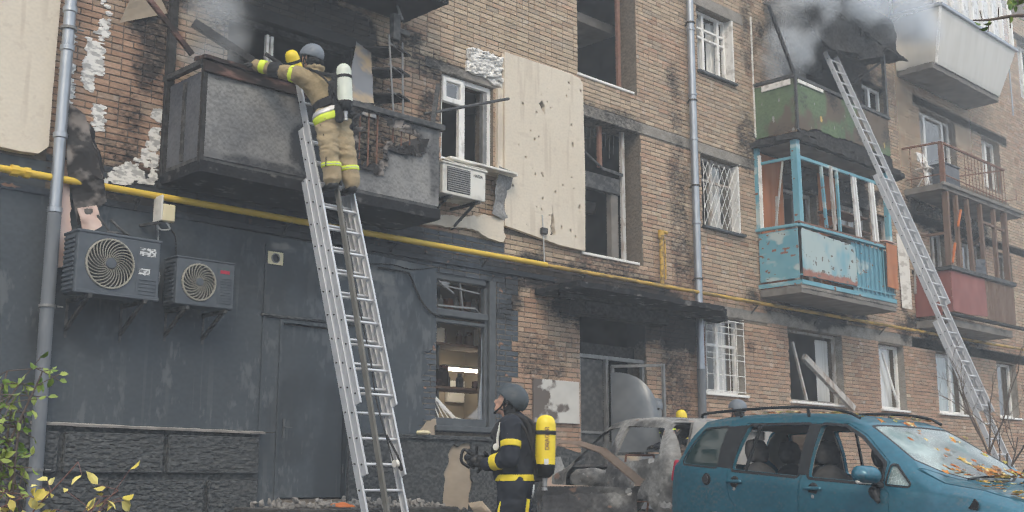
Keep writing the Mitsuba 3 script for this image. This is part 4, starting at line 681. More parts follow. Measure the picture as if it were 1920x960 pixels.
dr_ = thing('downpipe', 'bright zinc downpipe between the stairwell and the right-hand windows', 'downpipe'); xr, yr = 16.42, -.14
obj(dr_+'__pipe', tube([(xr, yr, 3.0), (xr, yr, 14)], .068, 18), 'zinc', 30); lab(obj(dr_+'__lower_pipe', tube([(xr, yr, .3), (xr, yr, 1.5), (xr, yr, 3.02)], .074, 18), 'zinc_painted', 30), 'sooty lower pipe')
for z in (9.25, 8.0, 7.15, 5.6, 3.9): obj(dr_+'__joint', lathe([(.07, 0), (.082, .006), (.082, .05), (.07, .055)], 18, at=(xr, yr, z)), 'zinc', 30)
for z in (9.4, 7.9, 6.3, 4.6): obj(dr_+'__clamp', cat_([lathe([(.07, 0), (.088, 0), (.088, .025), (.07, .025)], 18, at=(xr, yr, z)), bar((xr, yr+.06, z), (xr, .0, z), .02, .025)]), 'steel_dark')
gp_ = thing('gas_pipe', 'yellow gas pipe running along the whole facade above the ground floor', 'pipe')
zg = lambda x: 4.31+.005*(x-4.8)
obj(gp_+'__pipe', tube([(x, -.20, zg(x)) for x in np.linspace(X0, 12.5, 30)], .040, 14), 'yellow_pipe', True); lab(obj(gp_+'__pipe', tube([(x, -.16, zg(x)+(0 if x < 17 else -.0)) for x in np.linspace(12.5, 33, 40)], .034, 12), 'yellow_pipe_dirty', True), 'soot-stained far run of the yellow pipe')
obj(gp_+'__coupling', cat_([tube([(4.42, -.2, 4.31), (4.50, -.2, 4.31)], .062, 8), tube([(4.5, -.2, 4.31), (4.56, -.2, 4.31)], .05, 14), tube([(4.56, -.2, 4.31), (4.62, -.2, 4.31)], .062, 6)]), 'yellow_pipe')
for x in (5.9, 7.9, 9.6, 11.3, 13.4, 15.5, 18.2, 20.4, 23, 26): obj(gp_+'__bracket', cat_([bar((x, .0, zg(x)-.045), (x, -.22, zg(x)-.045), .025, .012), bar((x, .0, zg(x)-.2), (x, -.17, zg(x)-.05), .02, .02)]), 'steel_dark')
obj(gp_+'__riser', cat_([tube([(15.45, -.10, 4.36), (15.45, -.10, 5.25)], .036, 10), tube([(15.45, -.10, 5.2), (15.45, -.10, 5.35)], .055, 10), tube([(15.55, -.10, 4.5), (15.55, -.10, 5.2)], .015, 8), tube([(15.45, -.1, 5.33), (15.62, -.1, 5.33)], .03, 8)]), 'yellow_pipe_dirty')
lab(obj('drain_pipe', cat_([tube([(16.62, -.06, 3.1), (16.62, -.06, 3.8)], .03, 10)]), 'rust'), 'short rusty pipe stub beside the right downpipe', 'pipe')
lab(obj('cable', tube(curve([(9.4, -.06, 3.93), (9.85, -.07, 3.92), (9.95, -.07, 3.86), (10.12, -.06, 3.6), (10.3, -.07, 3.42), (10.55, -.05, 3.36)], 40), .014, 6), 'cable'), 'black cable sagging on the dark wall to the shop window', 'cable')
lab(obj('cable', tube(curve([(10.5, -.04, 4.08), (10.0, -.05, 3.98), (9.6, -.05, 4.0), (9.2, -.05, 3.95)], 30), .008, 6), 'cable'), 'thin cable under the gas pipe left of the shop window', 'cable')
ve = thing('wall_vent', 'small square vent in the dark wall above the door', 'vent'); obj(ve+'__plate', plate(rect(7.68, 7.90, 3.76, 3.92).difference(sg.Point(7.79, 3.84).buffer(.055)), -.05, -.03), 'ivory'); obj(ve+'__ring', lathe([(.05, 0), (.064, .0), (.06, .012), (.05, .012)], 20, (0, -1, 0), (7.79, -.05, 3.84)), 'steel_grey'); obj(ve+'__hole', lathe([(0, 0), (.055, 0)], 20, (0, -1, 0), (7.79, -.032, 3.84)), 'black')
fl = thing('floodlight', 'cream box light on a bracket under the yellow pipe', 'lamp'); obj(fl+'__housing', bev(6.08, 6.23, -.38, -.30, 4.00, 4.20, .012), 'ivory'); obj(fl+'__back', bev(6.055, 6.075, -.38, -.18, 4.00, 4.30, .006), 'ac_white'); obj(fl+'__cable', tube(curve([(6.14, -.34, 4.0), (6.2, -.32, 3.93), (6.12, -.26, 3.92), (6.1, -.2, 3.98), (6.2, -.05, 3.9), (6.2, -.05, 3.75)], 30), .010, 6), 'grey_plastic'); obj(fl+'__bracket', cat_([bar((5.98, -.04, 3.98), (6.10, -.34, 3.99), .03, .03)]), 'steel_dark')
obj(fl+'__cable', tube(curve([(6.34, -.05, 4.0), (6.42, -.045, 3.9), (6.44, -.045, 3.6), (6.40, -.05, 3.45)], 20), .007, 5), 'cable')

# ---------------------------------------------------------------- air conditioners
def fan(k, cx, cz, r, y, n, m='ac_fan'):
    obj(k+'__fan_recess', lathe([(0, 0), (r, 0), (r+.012, .012)], 40, (0, -1, 0), (cx, y-.002, cz)), 'black')
    obj(k+'__fan_guard', lathe([(r-.008, 0), (r+.012, 0), (r+.008, .016), (r-.004, .016)], 48, (0, -1, 0), (cx, y-.004, cz)), m, 40)
    vs = []
    for i in range(n):
        a0 = 2*math.pi*i/n; p = [(cx+rad*math.cos(a0-1.15*(rad/r)**1.1), y-.030+.012*(rad/r), cz+rad*math.sin(a0-1.15*(rad/r)**1.1)) for rad in np.linspace(r*.22, r-.002, 9)]
        vs.append(tube(p, np.linspace(.0035, .0055, 9), 5))
    obj(k+'__fan_slats', cat_(vs), m); obj(k+'__fan_hub', lathe([(0, .022), (r*.2, .020), (r*.235, .008), (r*.235, -.01)], 28, (0, -1, 0), (cx, y-.022, cz)), 'ac_dark', 40)
A1 = thing('air_conditioner', 'larger dark grey outdoor unit with a big round fan', 'air conditioner'); y0, y1 = -.58, -.24
obj(A1+'__casing', rbox(5.03, 5.98, y0, y1, 3.05, 3.71, .025), 'ac_dark', 30); obj(A1+'__lid', rbox(5.02, 5.99, y0-.01, y1+.01, 3.685, 3.72, .012), 'ac_dark', 30); fan(A1, 5.40, 3.385, .262, y0, 28)
obj(A1+'__panel_trim', box(5.705, 5.713, y0-.006, y0+.01, 3.07, 3.68), 'ac_dark'); obj(A1+'__base_trim', bev(5.03, 5.98, y0-.012, y0+.02, 3.04, 3.08, .005), 'ac_dark')
obj(A1+'__label', plate(rect(5.73, 5.92, 3.52, 3.61), y0-.003, y0+.002), 'silver_print'); obj(A1+'__label', plate(rect(5.73, 5.86, 3.31, 3.38), y0-.003, y0+.002), 'silver_print')
obj(A1+'__louvre', cat_([bev(5.74, 5.94, y0-.008, y0+.002, z, z+.018, .003) for z in (3.09, 3.13, 3.17, 3.21, 3.25)]), 'ac_dark')
obj(A1+'__side_grille', cat_([bev(5.015, 5.03, y0+.05, y1-.03, 3.08+.05*i, 3.11+.05*i, .004) for i in range(12)]), 'ac_dark')
for x in (5.2, 5.82): obj(A1+'__bracket', cat_([bar((x, .0, 3.02), (x, y0-.02, 3.02), .04, .04), bar((x, -.02, 2.70), (x, y0+.06, 3.0), .035, .035), bar((x, -.02, 2.62), (x, -.02, 3.05), .04, .03, (1, 0, 0))]), 'steel_dark')
obj(A1+'__pipe', tube(curve([(5.96, -.40, 3.42), (6.07, -.36, 3.38), (6.14, -.2, 3.3), (6.2, -.04, 3.25)], 16), .022, 8), 'grey_plastic')
k = obj('rubble_piece', cat_([tube(curve([(5.38, -.48, 3.74), (5.52, -.48, 3.75), (5.66, -.43, 3.74)], 12), .02, 7), tube(curve([(5.44, -.43, 3.90), (5.54, -.48, 3.80), (5.66, -.47, 3.74)], 12), .016, 7), tube(curve([(5.28, -.45, 3.92), (5.36, -.48, 3.82), (5.42, -.48, 3.75)], 10), .014, 6)]), 'steel_dark'); lab(k, 'twisted dark metal scrap lying on top of the larger outdoor unit', 'scrap')
A2 = thing('air_conditioner', 'smaller dark outdoor unit with a red badge right of the larger one', 'air conditioner'); y2 = -.50
obj(A2+'__casing', rbox(6.22, 6.96, y2, -.2, 3.05, 3.595, .02), 'ac_dark', 30); obj(A2+'__lid', rbox(6.21, 6.97, y2-.01, -.19, 3.58, 3.605, .01), 'ac_dark', 30); fan(A2, 6.50, 3.325, .205, y2, 22); obj(A2+'__panel_trim', box(6.735, 6.742, y2-.006, y2+.02, 3.07, 3.575), 'ac_dark')
obj(A2+'__badge', plate(rect(6.77, 6.89, 3.46, 3.50), y2-.004, y2+.002), 'red_print'); obj(A2+'__louvre', cat_([bev(6.77, 6.92, y2-.009, y2, z, z+.014, .003) for z in np.arange(3.11, 3.41, .032)]), 'ac_dark')
obj(A2+'__side_grille', cat_([bev(6.207, 6.22, y2+.04, -.24, 3.08+.045*i, 3.105+.045*i, .004) for i in range(11)]), 'ac_dark')
for x in (6.36, 6.84): obj(A2+'__bracket', cat_([bar((x, .0, 3.02), (x, y2-.04, 3.02), .04, .04), bar((x, -.02, 2.74), (x, y2+.04, 3.0), .035, .035), bar((x, -.02, 2.68), (x, -.02, 3.05), .04, .03, (1, 0, 0))]), 'steel_dark')
A3 = thing('air_conditioner', 'white outdoor unit below the white window', 'air conditioner'); ya = -.60
obj(A3+'__casing', rbox(10.05, 10.86, ya, -.22, 4.98, 5.42, .02), 'ac_white', 30); obj(A3+'__side_panel', box(10.038, 10.055, ya+.06, -.26, 5.00, 5.38), 'side_panel'); obj(A3+'__lid', rbox(10.03, 10.88, ya-.02, -.14, 5.41, 5.44, .01), 'ac_white', 30)
obj(A3+'__grille_recess', plate(rect(10.13, 10.56, 5.03, 5.38), ya-.004, ya+.004), 'steel_dark'); obj(A3+'__slat', cat_([bev(10.14, 10.55, ya-.014, ya-.002, z, z+.017, .003) for z in np.arange(5.04, 5.37, .031)]), 'grey_slat')
t = meshkit.text_mesh('HAIER', .04, .003, True); t.apply_transform(np.array([[1, 0, 0, 10.62], [0, 0, -1, ya-.001], [0, 1, 0, 5.31], [0, 0, 0, 1.0]])); obj(A3+'__lettering', t, 'steel_dark')
for x in (10.2, 10.72): obj(A3+'__bracket', cat_([bar((x, .0, 4.955), (x, ya-.02, 4.955), .04, .04), bar((x, -.02, 4.66), (x, ya+.1, 4.94), .03, .03)]), 'steel_dark')
obj(A3+'__ledge', bev(10.42, 11.75, -.34, .02, 5.60, 5.635, .006), 'ac_white'); obj(A3+'__cover', grid_sheet((10.06, -.58, 5.46), (10.9, -.58, 5.46), (10.98, -.10, 5.60), (10.3, -.08, 5.60), 14, 6, .03, 5, 3, .01), 'ac_white')
for kk in [k for k in labels if k.startswith('air_conditioner')]: labels[kk]['group'] = 'outdoor air conditioner units'
# torn insulation hanging beside the left downpipe
ti = thing('hanging_insulation', 'charred torn insulation sheet hanging beside the left downpipe', 'insulation')
obj(ti+'__charred_sheet', grid_sheet((4.98, -.16, 5.20), (5.16, -.24, 5.06), (5.36, -.36, 4.34), (5.02, -.18, 4.45), 16, 18, .08, 4.5, 3, .02), 'char_sheet', 40); obj(ti+'__charred_sheet', grid_sheet((5.02, -.18, 4.47), (5.36, -.36, 4.36), (5.46, -.26, 4.14), (5.20, -.16, 3.84), 14, 14, .07, 5, 8, .02), 'char_sheet', 40)
obj(ti+'__charred_sheet', grid_sheet((5.14, -.22, 5.05), (5.34, -.05, 5.0), (5.52, -.06, 4.45), (5.34, -.32, 4.38), 12, 14, .06, 6, 14, .015), 'char_sheet', 40)
obj(ti+'__pink_edge', grid_sheet((5.16, -.2, 4.02), (5.36, -.24, 4.08), (5.44, -.22, 3.86), (5.28, -.18, 3.74), 10, 10, .06, 5, 3, .04), 'foam_pink', 40); lab(obj(ti+'__strip', plate(ragged([(4.99, 4.60), (5.06, 4.5), (5.12, 4.05), (5.19, 3.42), (5.0, 3.36), (4.98, 4.0)], .010, .05, 5), -.13, -.03), 'foam_pink'), 'pale torn foam strip')

# ---------------------------------------------------------------- ladders
def ladder(label, x0, x1, foot, top, secs, rung=.285):
    """foot, top: (y, z) of the climbing line; secs: (from, to, offset towards the wall) in metres along it."""
    k = thing('ladder', label, 'ladder', 'aluminium fire ladders'); f, t = np.array(foot), np.array(top); Lh = np.linalg.norm(t-f); d = (t-f)/Lh; nrm = np.array([d[1], -d[0]])
    P = lambda x, s, o: (x, f[0]+d[0]*s+nrm[0]*o, f[1]+d[1]*s+nrm[1]*o); up = (0, nrm[0], nrm[1])
    for i, (a, b, o) in enumerate(secs):
        ins = .012*i
        for x, sg_ in ((x0+ins, 1), (x1-ins, -1)):
            web = bar(P(x, a, o), P(x, b, o), .012, .0945, up, .003); fl_ = [bar(P(x+sg_*.008, a, o+e), P(x+sg_*.008, b, o+e), .024, .010, up, .002) for e in (-.042, .042)]
            obj(k+'__rail', cat_([web]+fl_), 'alu_side')
        s = a+.12
        while s < b-.05:
            obj(k+'__rung', tube([P(x0+ins-.004, s, o), P(x1-ins+.004, s, o)], .0165, 10), 'alu', 40)
            s += rung
        obj(k+'__bolt', cat_([rod(P(x0+ins-.018, q, o+e), P(x0+ins, q, o+e), .010, 6) for q in np.arange(a+.12, b, rung) for e in (.0,)]), 'bolt'); lab(list(scene)[-1], kind='stuff')
    return k, P, Lh
LA, PA, LLen = ladder('tall extension ladder standing against the burnt balcony under the climbing firefighter', 7.33, 7.87, (-3.03, .15), (-1.06, 5.80), [(0, 4.7, .19), (1.1, 5.35, .095), (1.85, 6.05, 0.0)])
obj(LA+'__stay_pole', bar(PA(7.39, .3, -.07), PA(7.58, 4.65, -.07), .075, .03, (1, 0, 0), .004), 'stay'); obj(LA+'__rope', cat_([tube(curve([PA(7.68, 4.3, .02), PA(7.62, 3.2, .0), PA(7.66, 2.4, .03), PA(7.61, 1.9, .0), PA(7.66, 1.2, -.02)], 30), .008, 6), tube(curve([PA(7.62, 1.5, -.04), PA(7.7, 1.25, -.06), PA(7.75, 1.12, -.02), PA(7.66, 1.2, -.05)], 16), .012, 6)]), 'cable'); obj(LA+'__pulley', lathe([(.0, -.02), (.04, -.02), (.03, 0), (.04, .02), (0, .02)], 16, (1, 0, 0), PA(7.66, 1.18, -.05)), 'ac_white')
obj(LA+'__foot', cat_([bar(PA(x, -.12, .19), PA(x, .08, .19), .05, .10, (1, 0, 0)) for x in (7.36, 7.84)]), 'black')
LB, PB, _ = ladder('long extension ladder leaning against the green smoking balcony', 20.0, 20.48, (-4.34, .18), (-.78, 9.66), [(0, 4.1, .19), (2.3, 7.2, .095), (4.4, 10.1, 0.0)])
obj(LB+'__foot', cat_([bar(PB(x, -.12, .19), PB(x, .08, .19), .05, .10, (1, 0, 0)) for x in (20.02, 20.46)]), 'black')
# ---------------------------------------------------------------- cars
mat('car_blue', lambda p, n, uv: mix(mix((.012, .098, .155), (.028, .145, .205), fbm(p.x*2, p.y*2, p.z*2, 3))*(.85+.3*fbm(p.x*25, p.y*25, p.z*25, 2)), (.15, .155, .15), smoothstep(.50, .78, fbm(p.x*4, p.y*4, p.z*4, 4)*.6+.4*fbm(p.x*40, p.y*40, p.z*40, 2))*.45), 0.27, 0.5, 0.3, bump=lambda p, n, uv: .011*fbm(p.x*2.6, p.y*2.6, p.z*2.6, 2), clearcoat=0.9, clearcoat_gloss=0.85)
mat('car_trim', (.018, .02, .023), 0.5, 0.4)
mat('car_seat', lambda p, n, uv: mix((.05, .052, .055), (.085, .085, .088), fbm(p.x*30, p.y*30, p.z*30, 2)), 0.9, 0.15)
mat('car_lining', lambda p, n, uv: mix((.23, .23, .22), (.33, .325, .31), fbm(p.x*8, p.y*8, p.z*8, 3)), 0.9, 0.15)
mat('tyre', (.02, .02, .021), 0.9, 0.2); mat('alloy', (.4, .41, .42), 0.4, 0.5, 0.6)
mat('tinted', (1, 1, 1)); scene['m_tinted'] = {'type': 'blendbsdf', 'weight': 0.45, 'a': {'type': 'thindielectric'}, 'b': {'type': 'twosided', 'nested': {'type': 'principled', 'base_color': rgb(.03, .06, .062), 'roughness': .1, 'specular': .6}}}
def crack(p, n, uv):
    q = fbm(p.x*2.2, p.y*2.2, p.z*2.2, 3); f1, f2, r = voronoi(p.x*26+p.z*9, p.y*26); web = smoothstep(.14, .02, f2-f1)
    return dr.clip(.20+.62*smoothstep(.44, .68, q)+.3*web, .18, .85)
scene['m_crazed'] = {'type': 'blendbsdf', 'weight': proc(crack), 'a': {'type': 'thindielectric'}, 'b': {'type': 'twosided', 'nested': {'type': 'principled', 'base_color': proc(lambda p, n, uv: mix((.12, .20, .20), (.44, .53, .52), smoothstep(.35, .7, fbm(p.x*3, p.y*3, p.z*3, 4)))), 'roughness': .35, 'specular': .5}}}
mat('mirror_lamp', (.75, .72, .66), 0.3, 0.5)
def burnt_car_col(p, n, uv):
    a = fbm(p.x*3.1, p.y*3.1, p.z*3.1, 4); b = fbm(p.x*2.2+7, p.y*2.2, p.z*2.2, 4); g = fbm(p.x*30, p.y*30, p.z*30, 3)
    c = mix((.095, .094, .093), (.27, .268, .262), smoothstep(.34, .70, a)); c = mix(c, (.05, .05, .055), smoothstep(.52, .66, b)*.85); c = mix(c, (.42, .42, .42), smoothstep(.70, .78, fbm(p.x*6, p.y*6, p.z*6+5, 4))*.8); c = mix(c, (.24, .15, .11), smoothstep(.68, .76, fbm(p.x*5, p.y*5+3, p.z*6, 4))*.8)
    return c*(.6+.8*g)
mat('burnt_car', burnt_car_col, 0.85, 0.12, 0.0, bump=lambda p, n, uv: .006*fbm(p.x*9, p.y*9, p.z*9, 3))
mat('burnt_trim', lambda p, n, uv: mix((.48, .35, .27), (.60, .47, .38), fbm(p.x*20, p.y*20, p.z*20, 3)), 0.8, 0.2)
mat('ash_panel', lambda p, n, uv: mix((.24, .24, .24), (.50, .49, .475), fbm(p.x*9, p.y*9, p.z*9, 3)), 0.85, 0.2)

def loft(P, xs, inset=0.0):
    """Car body skin from a table of stations: x, half width, belt height, roof half width, top height, bottom height."""
    cols = [np.interp(xs, P[:, 0], P[:, i]) for i in range(1, 6)]
    rings = []
    for i, x in enumerate(xs):
        w, zb, w2, zt, z0 = (c[i] for c in cols); w -= inset; w2 = max(w2-inset, .05); zt -= inset; z0 += inset; hb = max(zt-zb, .02)
        s = np.linspace(0, 1, 7)[1:-1]
        pts = [(0, z0), (w*.6, z0), (w-.05, z0+.02), (w-.01, z0+.12), (w, z0+.30), (w+.004, (z0+.3+zb)/2), (w, zb-.10), (w-.012, zb-.03), (w-.03, zb)]
        ze = zb+hb*.90
        for t in s: pts.append(((w-.03)*(1-t)+w2*t+.035*math.sin(math.pi*t)*min(1, hb/.4), zb+(ze-zb)*t))
        pts += [(w2-.004, ze), (w2-.035, zb+hb*.955), (w2*.80, zb+hb*.985), (w2*.5, zt-.004*hb), (w2*.2, zt), (0, zt)]
        rings.append([(x, y, z) for y, z in pts]+[(x, -y, z) for y, z in pts[-2:0:-1]])
    R = np.array(rings); n, m = R.shape[:2]; v = R.reshape(-1, 3); f = []
    for i in range(n-1):
        for j in range(m): a, b, c, d = i*m+j, i*m+(j+1) % m, (i+1)*m+(j+1) % m, (i+1)*m+j; f += [[a, c, b], [a, d, c]]
    c0, c1 = len(v), len(v)+1; v = np.vstack([v, R[0].mean(0), R[-1].mean(0)])
    for j in range(m): f += [[c0, j, (j+1) % m], [c1, (n-1)*m+(j+1) % m, (n-1)*m+j]]
    t = trimesh.Trimesh(v, f, process=False)
    if t.volume < 0: t.invert()
    return man(t)
def side_prism(poly, side):
    """A prism across one side of the car over a polygon in (x, z)."""
    p = plate(poly, -1.3, -.30) if side < 0 else plate(poly, .30, 1.3); return man(p)
def top_prism(poly, z0, z1):
    e = trimesh.creation.extrude_polygon(poly, z1-z0, engine='earcut'); e.apply_translation([0, 0, z0]); return man(e)
def pose(x, y, a, z, p, r):
    Rz = rotz(a); cp, sp = math.cos(p), math.sin(p); Ry = np.eye(4); Ry[0, 0] = cp; Ry[0, 2] = sp; Ry[2, 0] = -sp; Ry[2, 2] = cp
    cr, sr = math.cos(r), math.sin(r); Rx = np.eye(4); Rx[1, 1] = cr; Rx[1, 2] = -sr; Rx[2, 1] = sr; Rx[2, 2] = cr
    M = Rz@Ry@Rx; M[:3, 3] = (x, y, z); return M
def curvy(pts, n=8): return sg.Polygon(pts).buffer(.04, n).buffer(-.04).buffer(-.03, n).buffer(.03, n)

V = thing('car', 'blue family car with smashed windscreen, leaves on its bonnet and roof rails', 'car')
CM = pose(10.512, -5.40, -1.754, .132, .038, -.025)
def cobj(k, mesh, m, smooth=30): return obj(k, moved(tri(mesh) if hasattr(mesh, 'to_mesh') else mesh, CM), m, smooth)
#      x     half  belt  roofw top   bottom
PV = np.array([[-.84, .60, .72, .50, .80, .36], [-.80, .74, .98, .60, 1.02, .30], [-.72, .80, 1.10, .62, 1.22, .27], [-.60, .84, 1.11, .60, 1.47, .25], [-.48, .86, 1.10, .585, 1.575, .24], [-.3, .875, 1.09, .585, 1.605, .22], [0, .885, 1.07, .59, 1.63, .22], [.6, .893, 1.04, .60, 1.65, .20], [1.1, .893, 1.015, .60, 1.64, .20],
    [1.45, .892, 1.0, .595, 1.60, .20], [1.62, .892, .995, .595, 1.555, .20], [1.85, .892, .99, .635, 1.43, .20], [2.1, .892, .98, .69, 1.285, .20], [2.3, .89, .97, .735, 1.17, .20], [2.48, .888, .965, .75, 1.075, .20], [2.56, .885, .955, .745, 1.045, .20], [2.9, .87, .92, .70, 1.00, .22], [3.2, .84, .85, .64, .925, .22], [3.42, .78, .76, .58, .82, .24], [3.54, .70, .66, .52, .70, .26], [3.60, .5, .55, .4, .58, .3]])
xs = np.unique(np.r_[np.linspace(-.84, 3.60, 90), PV[:, 0]])
outer, inner = loft(PV, xs), loft(PV, xs, .035)
WIN = {'quarter': curvy([(-.56, 1.115), (-.40, 1.47), (-.06, 1.495), (-.02, 1.09)]), 'rear': curvy([(.20, 1.075), (.235, 1.505), (1.02, 1.515), (1.06, 1.04)]), 'front': curvy([(1.19, 1.035), (1.16, 1.515), (1.42, 1.50), (1.64, 1.40), (1.98, 1.17), (2.0, 1.01)]), 'tri': sg.Polygon([(2.06, 1.005), (2.06, 1.165), (2.10, 1.16), (2.30, .995)]).buffer(-.01).buffer(.01)}
cut_side = unary_union(list(WIN.values()))
shell = outer-inner
for sd in (-1, 1): shell = shell-side_prism(cut_side, sd)
WS = sg.Polygon([(1.66, -.555), (1.66, .555), (2.0, .625), (2.20, .675), (2.38, .55), (2.50, .30), (2.53, 0), (2.50, -.30), (2.38, -.55), (2.20, -.675), (2.0, -.625)])
shell = shell-top_prism(WS, 1.0, 1.8)
shell = shell-man(box(-1.2, -.52, -.50, .50, 1.13, 1.50))
for x in (0, 2.68):
    c = trimesh.creation.cylinder(.345, 2.4, sections=40); c.apply_transform(trimesh.transformations.rotation_matrix(math.pi/2, [1, 0, 0])); c.apply_translation([x, 0, .31]); shell = shell-(man(c)-man(box(-2, 5, -.60, .60, -1, 2)))
DF = sg.Polygon([(1.115, .30), (1.10, 1.2), (1.10, 1.53), (1.45, 1.53), (1.68, 1.43), (2.025, 1.19), (2.03, .98), (2.10, .93), (2.13, .30)]); DR = sg.Polygon([(.42, .30), (.40, .60), (.20, .80), (.145, 1.0), (.17, 1.535), (1.09, 1.535), (1.10, .30)])
doors = []
for sd in (-1, 1):
    for nm, dp in (('front', DF), ('rear', DR)):
        doors.append((sd, nm, shell^side_prism(dp.buffer(-.004), sd)))
for sd in (-1, 1): shell = shell-side_prism(unary_union([DF, DR]).buffer(.001), sd)
HB = sg.Polygon([(2.30, -.745), (2.45, -.56), (2.56, -.28), (2.60, 0), (2.56, .28), (2.45, .56), (2.30, .745), (2.60, .745), (3.0, .69), (3.35, .60), (3.50, .50), (3.53, 0), (3.50, -.50), (3.35, -.60), (3.0, -.69), (2.60, -.745)])
hood = shell^top_prism(HB.buffer(-.009), .6, 1.16); shell = shell-top_prism(HB.buffer(.008), .6, 1.16)
cobj(V+'__body', shell, 'car_blue'); cobj(V+'__bonnet', hood, 'car_blue')
core = loft(PV, xs, .030)^man(box(2.32, 3.6, -1, 1, .3, 1.06)); cobj(V+'__bonnet_seam', core, 'car_trim')
floor_ = loft(PV, xs, .05)^man(box(-.8, 2.7, -1, 1, .22, .30)); cobj(V+'__floor', floor_, 'car_trim')
lin = (inner-loft(PV, xs, .05))-top_prism(WS, 1.0, 1.8)-man(box(-1.2, -.5, -.5, .5, 1.1, 1.52))
for sd in (-1, 1): lin = lin-side_prism(cut_side.buffer(.01), sd)
lin = lin^man(box(-.7, 2.5, -1, 1, .3, 1.7)); cobj(V+'__lining', lin, 'car_lining')
for sd, nm, m_ in doors:
    dk = num(V+'__door'); TAKEN.add(dk); cobj(dk+'__panel', m_, 'car_blue')
    x, z = (1.27, .93) if nm == 'front' else (.27, .955); s = sd
    hb_ = blob([((x-.09, s*.905, z), (x+.10, s*.912, z+.004), .016, .018)], .01, .008); cobj(dk+'__handle', hb_, 'car_blue', True)
    cobj(dk+'__handle_cup', lathe([(0, 0), (.055, 0), (.06, -.01)], 20, (0, s, 0), (x, s*.893, z-.005)), 'car_trim'); cobj(dk+'__lock', lathe([(0, .006), (.016, .004), (.018, 0)], 12, (0, s, 0), (x, s*.894, z-.07)), 'alloy')
seal = (loft(PV, xs, -.004)-loft(PV, xs, .006))
for sd in (-1, 1):
    for o, b_ in (('quarter', .02), ('rear', .028), ('front', .028), ('tri', .018)):
        ring = WIN[o].buffer(b_).difference(WIN[o].buffer(.002)); cobj(V+'__window_seal', seal^side_prism(ring, sd), 'car_trim')
    cobj(V+'__pillar_cover', seal^side_prism(sg.Polygon([(1.07, 1.05), (1.04, 1.525), (1.145, 1.525), (1.175, 1.05)]), sd), 'car_trim'); cobj(V+'__pillar_cover', seal^side_prism(sg.Polygon([(-.005, 1.09), (-.045, 1.50), (.205, 1.515), (.175, 1.08)]), sd), 'car_trim')
    gl = loft(PV, xs, .008)-loft(PV, xs, .013); cobj(V+'__quarter_glass', gl^side_prism(WIN['quarter'].buffer(.01), sd), 'tinted'); cobj(V+'__corner_glass', gl^side_prism(WIN['tri'].buffer(.01), sd), 'crazed')
    cobj(V+'__window_bar', bar((.40, sd*.865, 1.07), (.435, sd*.70, 1.50), .02, .03), 'car_trim')
    rl = curve([(-.55, sd*.56, 1.60), (-.46, sd*.60, 1.635), (0, sd*.60, 1.668), (.6, sd*.605, 1.688), (1.1, sd*.60, 1.678), (1.42, sd*.59, 1.635), (1.56, sd*.585, 1.58)], 40); cobj(V+'__roof_rail', cat_([tube(rl, .014, 10)]+[rod((x, sd*.58, 1.60), (x, sd*.60, z), .016) for x, z in ((.05, 1.668), (.95, 1.68))]), 'car_trim')
gw = loft(PV, xs, .002)-loft(PV, xs, .007); cobj(V+'__windscreen', gw^top_prism(WS.buffer(-.004), 1.0, 1.8), 'crazed')
band = (loft(PV, xs, -.0015)-loft(PV, xs, .004))^top_prism(WS.difference(WS.buffer(-.022)), 1.0, 1.8); cobj(V+'__windscreen_seal', band, 'car_trim')
cobj(V+'__wiper', cat_([tube(curve([(2.50, -.35, 1.075), (2.47, -.05, 1.10), (2.46, .3, 1.095)], 14), .009, 6)]), 'car_trim'); cobj(V+'__cowl', bev(2.50, 2.58, -.30, .30, .98, 1.04, .01), 'car_trim')
cobj(V+'__fuel_flap', lathe([(0, .002), (.045, .002), (.052, .005), (.06, .0)], 28, (0, -1, 0), (-.13, -.884, .965)), 'car_trim'); cobj(V+'__fuel_cap', lathe([(0, .01), (.04, .012), (.045, .004)], 20, (0, -1, 0), (-.14, -.887, .965)), 'bolt')
for sd in (-1, 1):
    mk = num(V+'__mirror'); TAKEN.add(mk); mh = blob([((1.98, sd*.98, 1.07), (1.98, sd*1.10, 1.075), .082, .075), ((2.03, sd*.98, 1.07), (2.03, sd*1.09, 1.07), .06, .05)], .03, .012, cut=lambda P: -(P[..., 0]-1.935)); cobj(mk+'__housing', mh, 'car_blue', True)
    cobj(mk+'__glass', lathe([(0, 0), (.062, 0), (.066, -.01)], 20, (-1, 0, 0), (1.93, sd*1.04, 1.07)), 'alloy'); cobj(mk+'__signal', blob([((1.985, sd*1.13, 1.02), (2.02, sd*1.02, 1.015), .025, .02)], .01, .008), 'mirror_lamp', True); cobj(mk+'__arm', bar((2.02, sd*.88, .985), (2.0, sd*.99, 1.02), .09, .045, r=.01), 'car_trim')
cobj(V+'__mirror_socket', blob([((1.97, -.90, .93), (2.02, -.92, .86), .05, .02)], .02, .012, 0, .01), 'car_trim', True)
lab(cobj(V+'__dent_hole', plate(ragged([(2.86, .85), (2.92, .92), (2.95, .90), (2.94, .83)], .006, .03, 2), -.884, -.868), 'black'), 'torn dark hole in the wing')
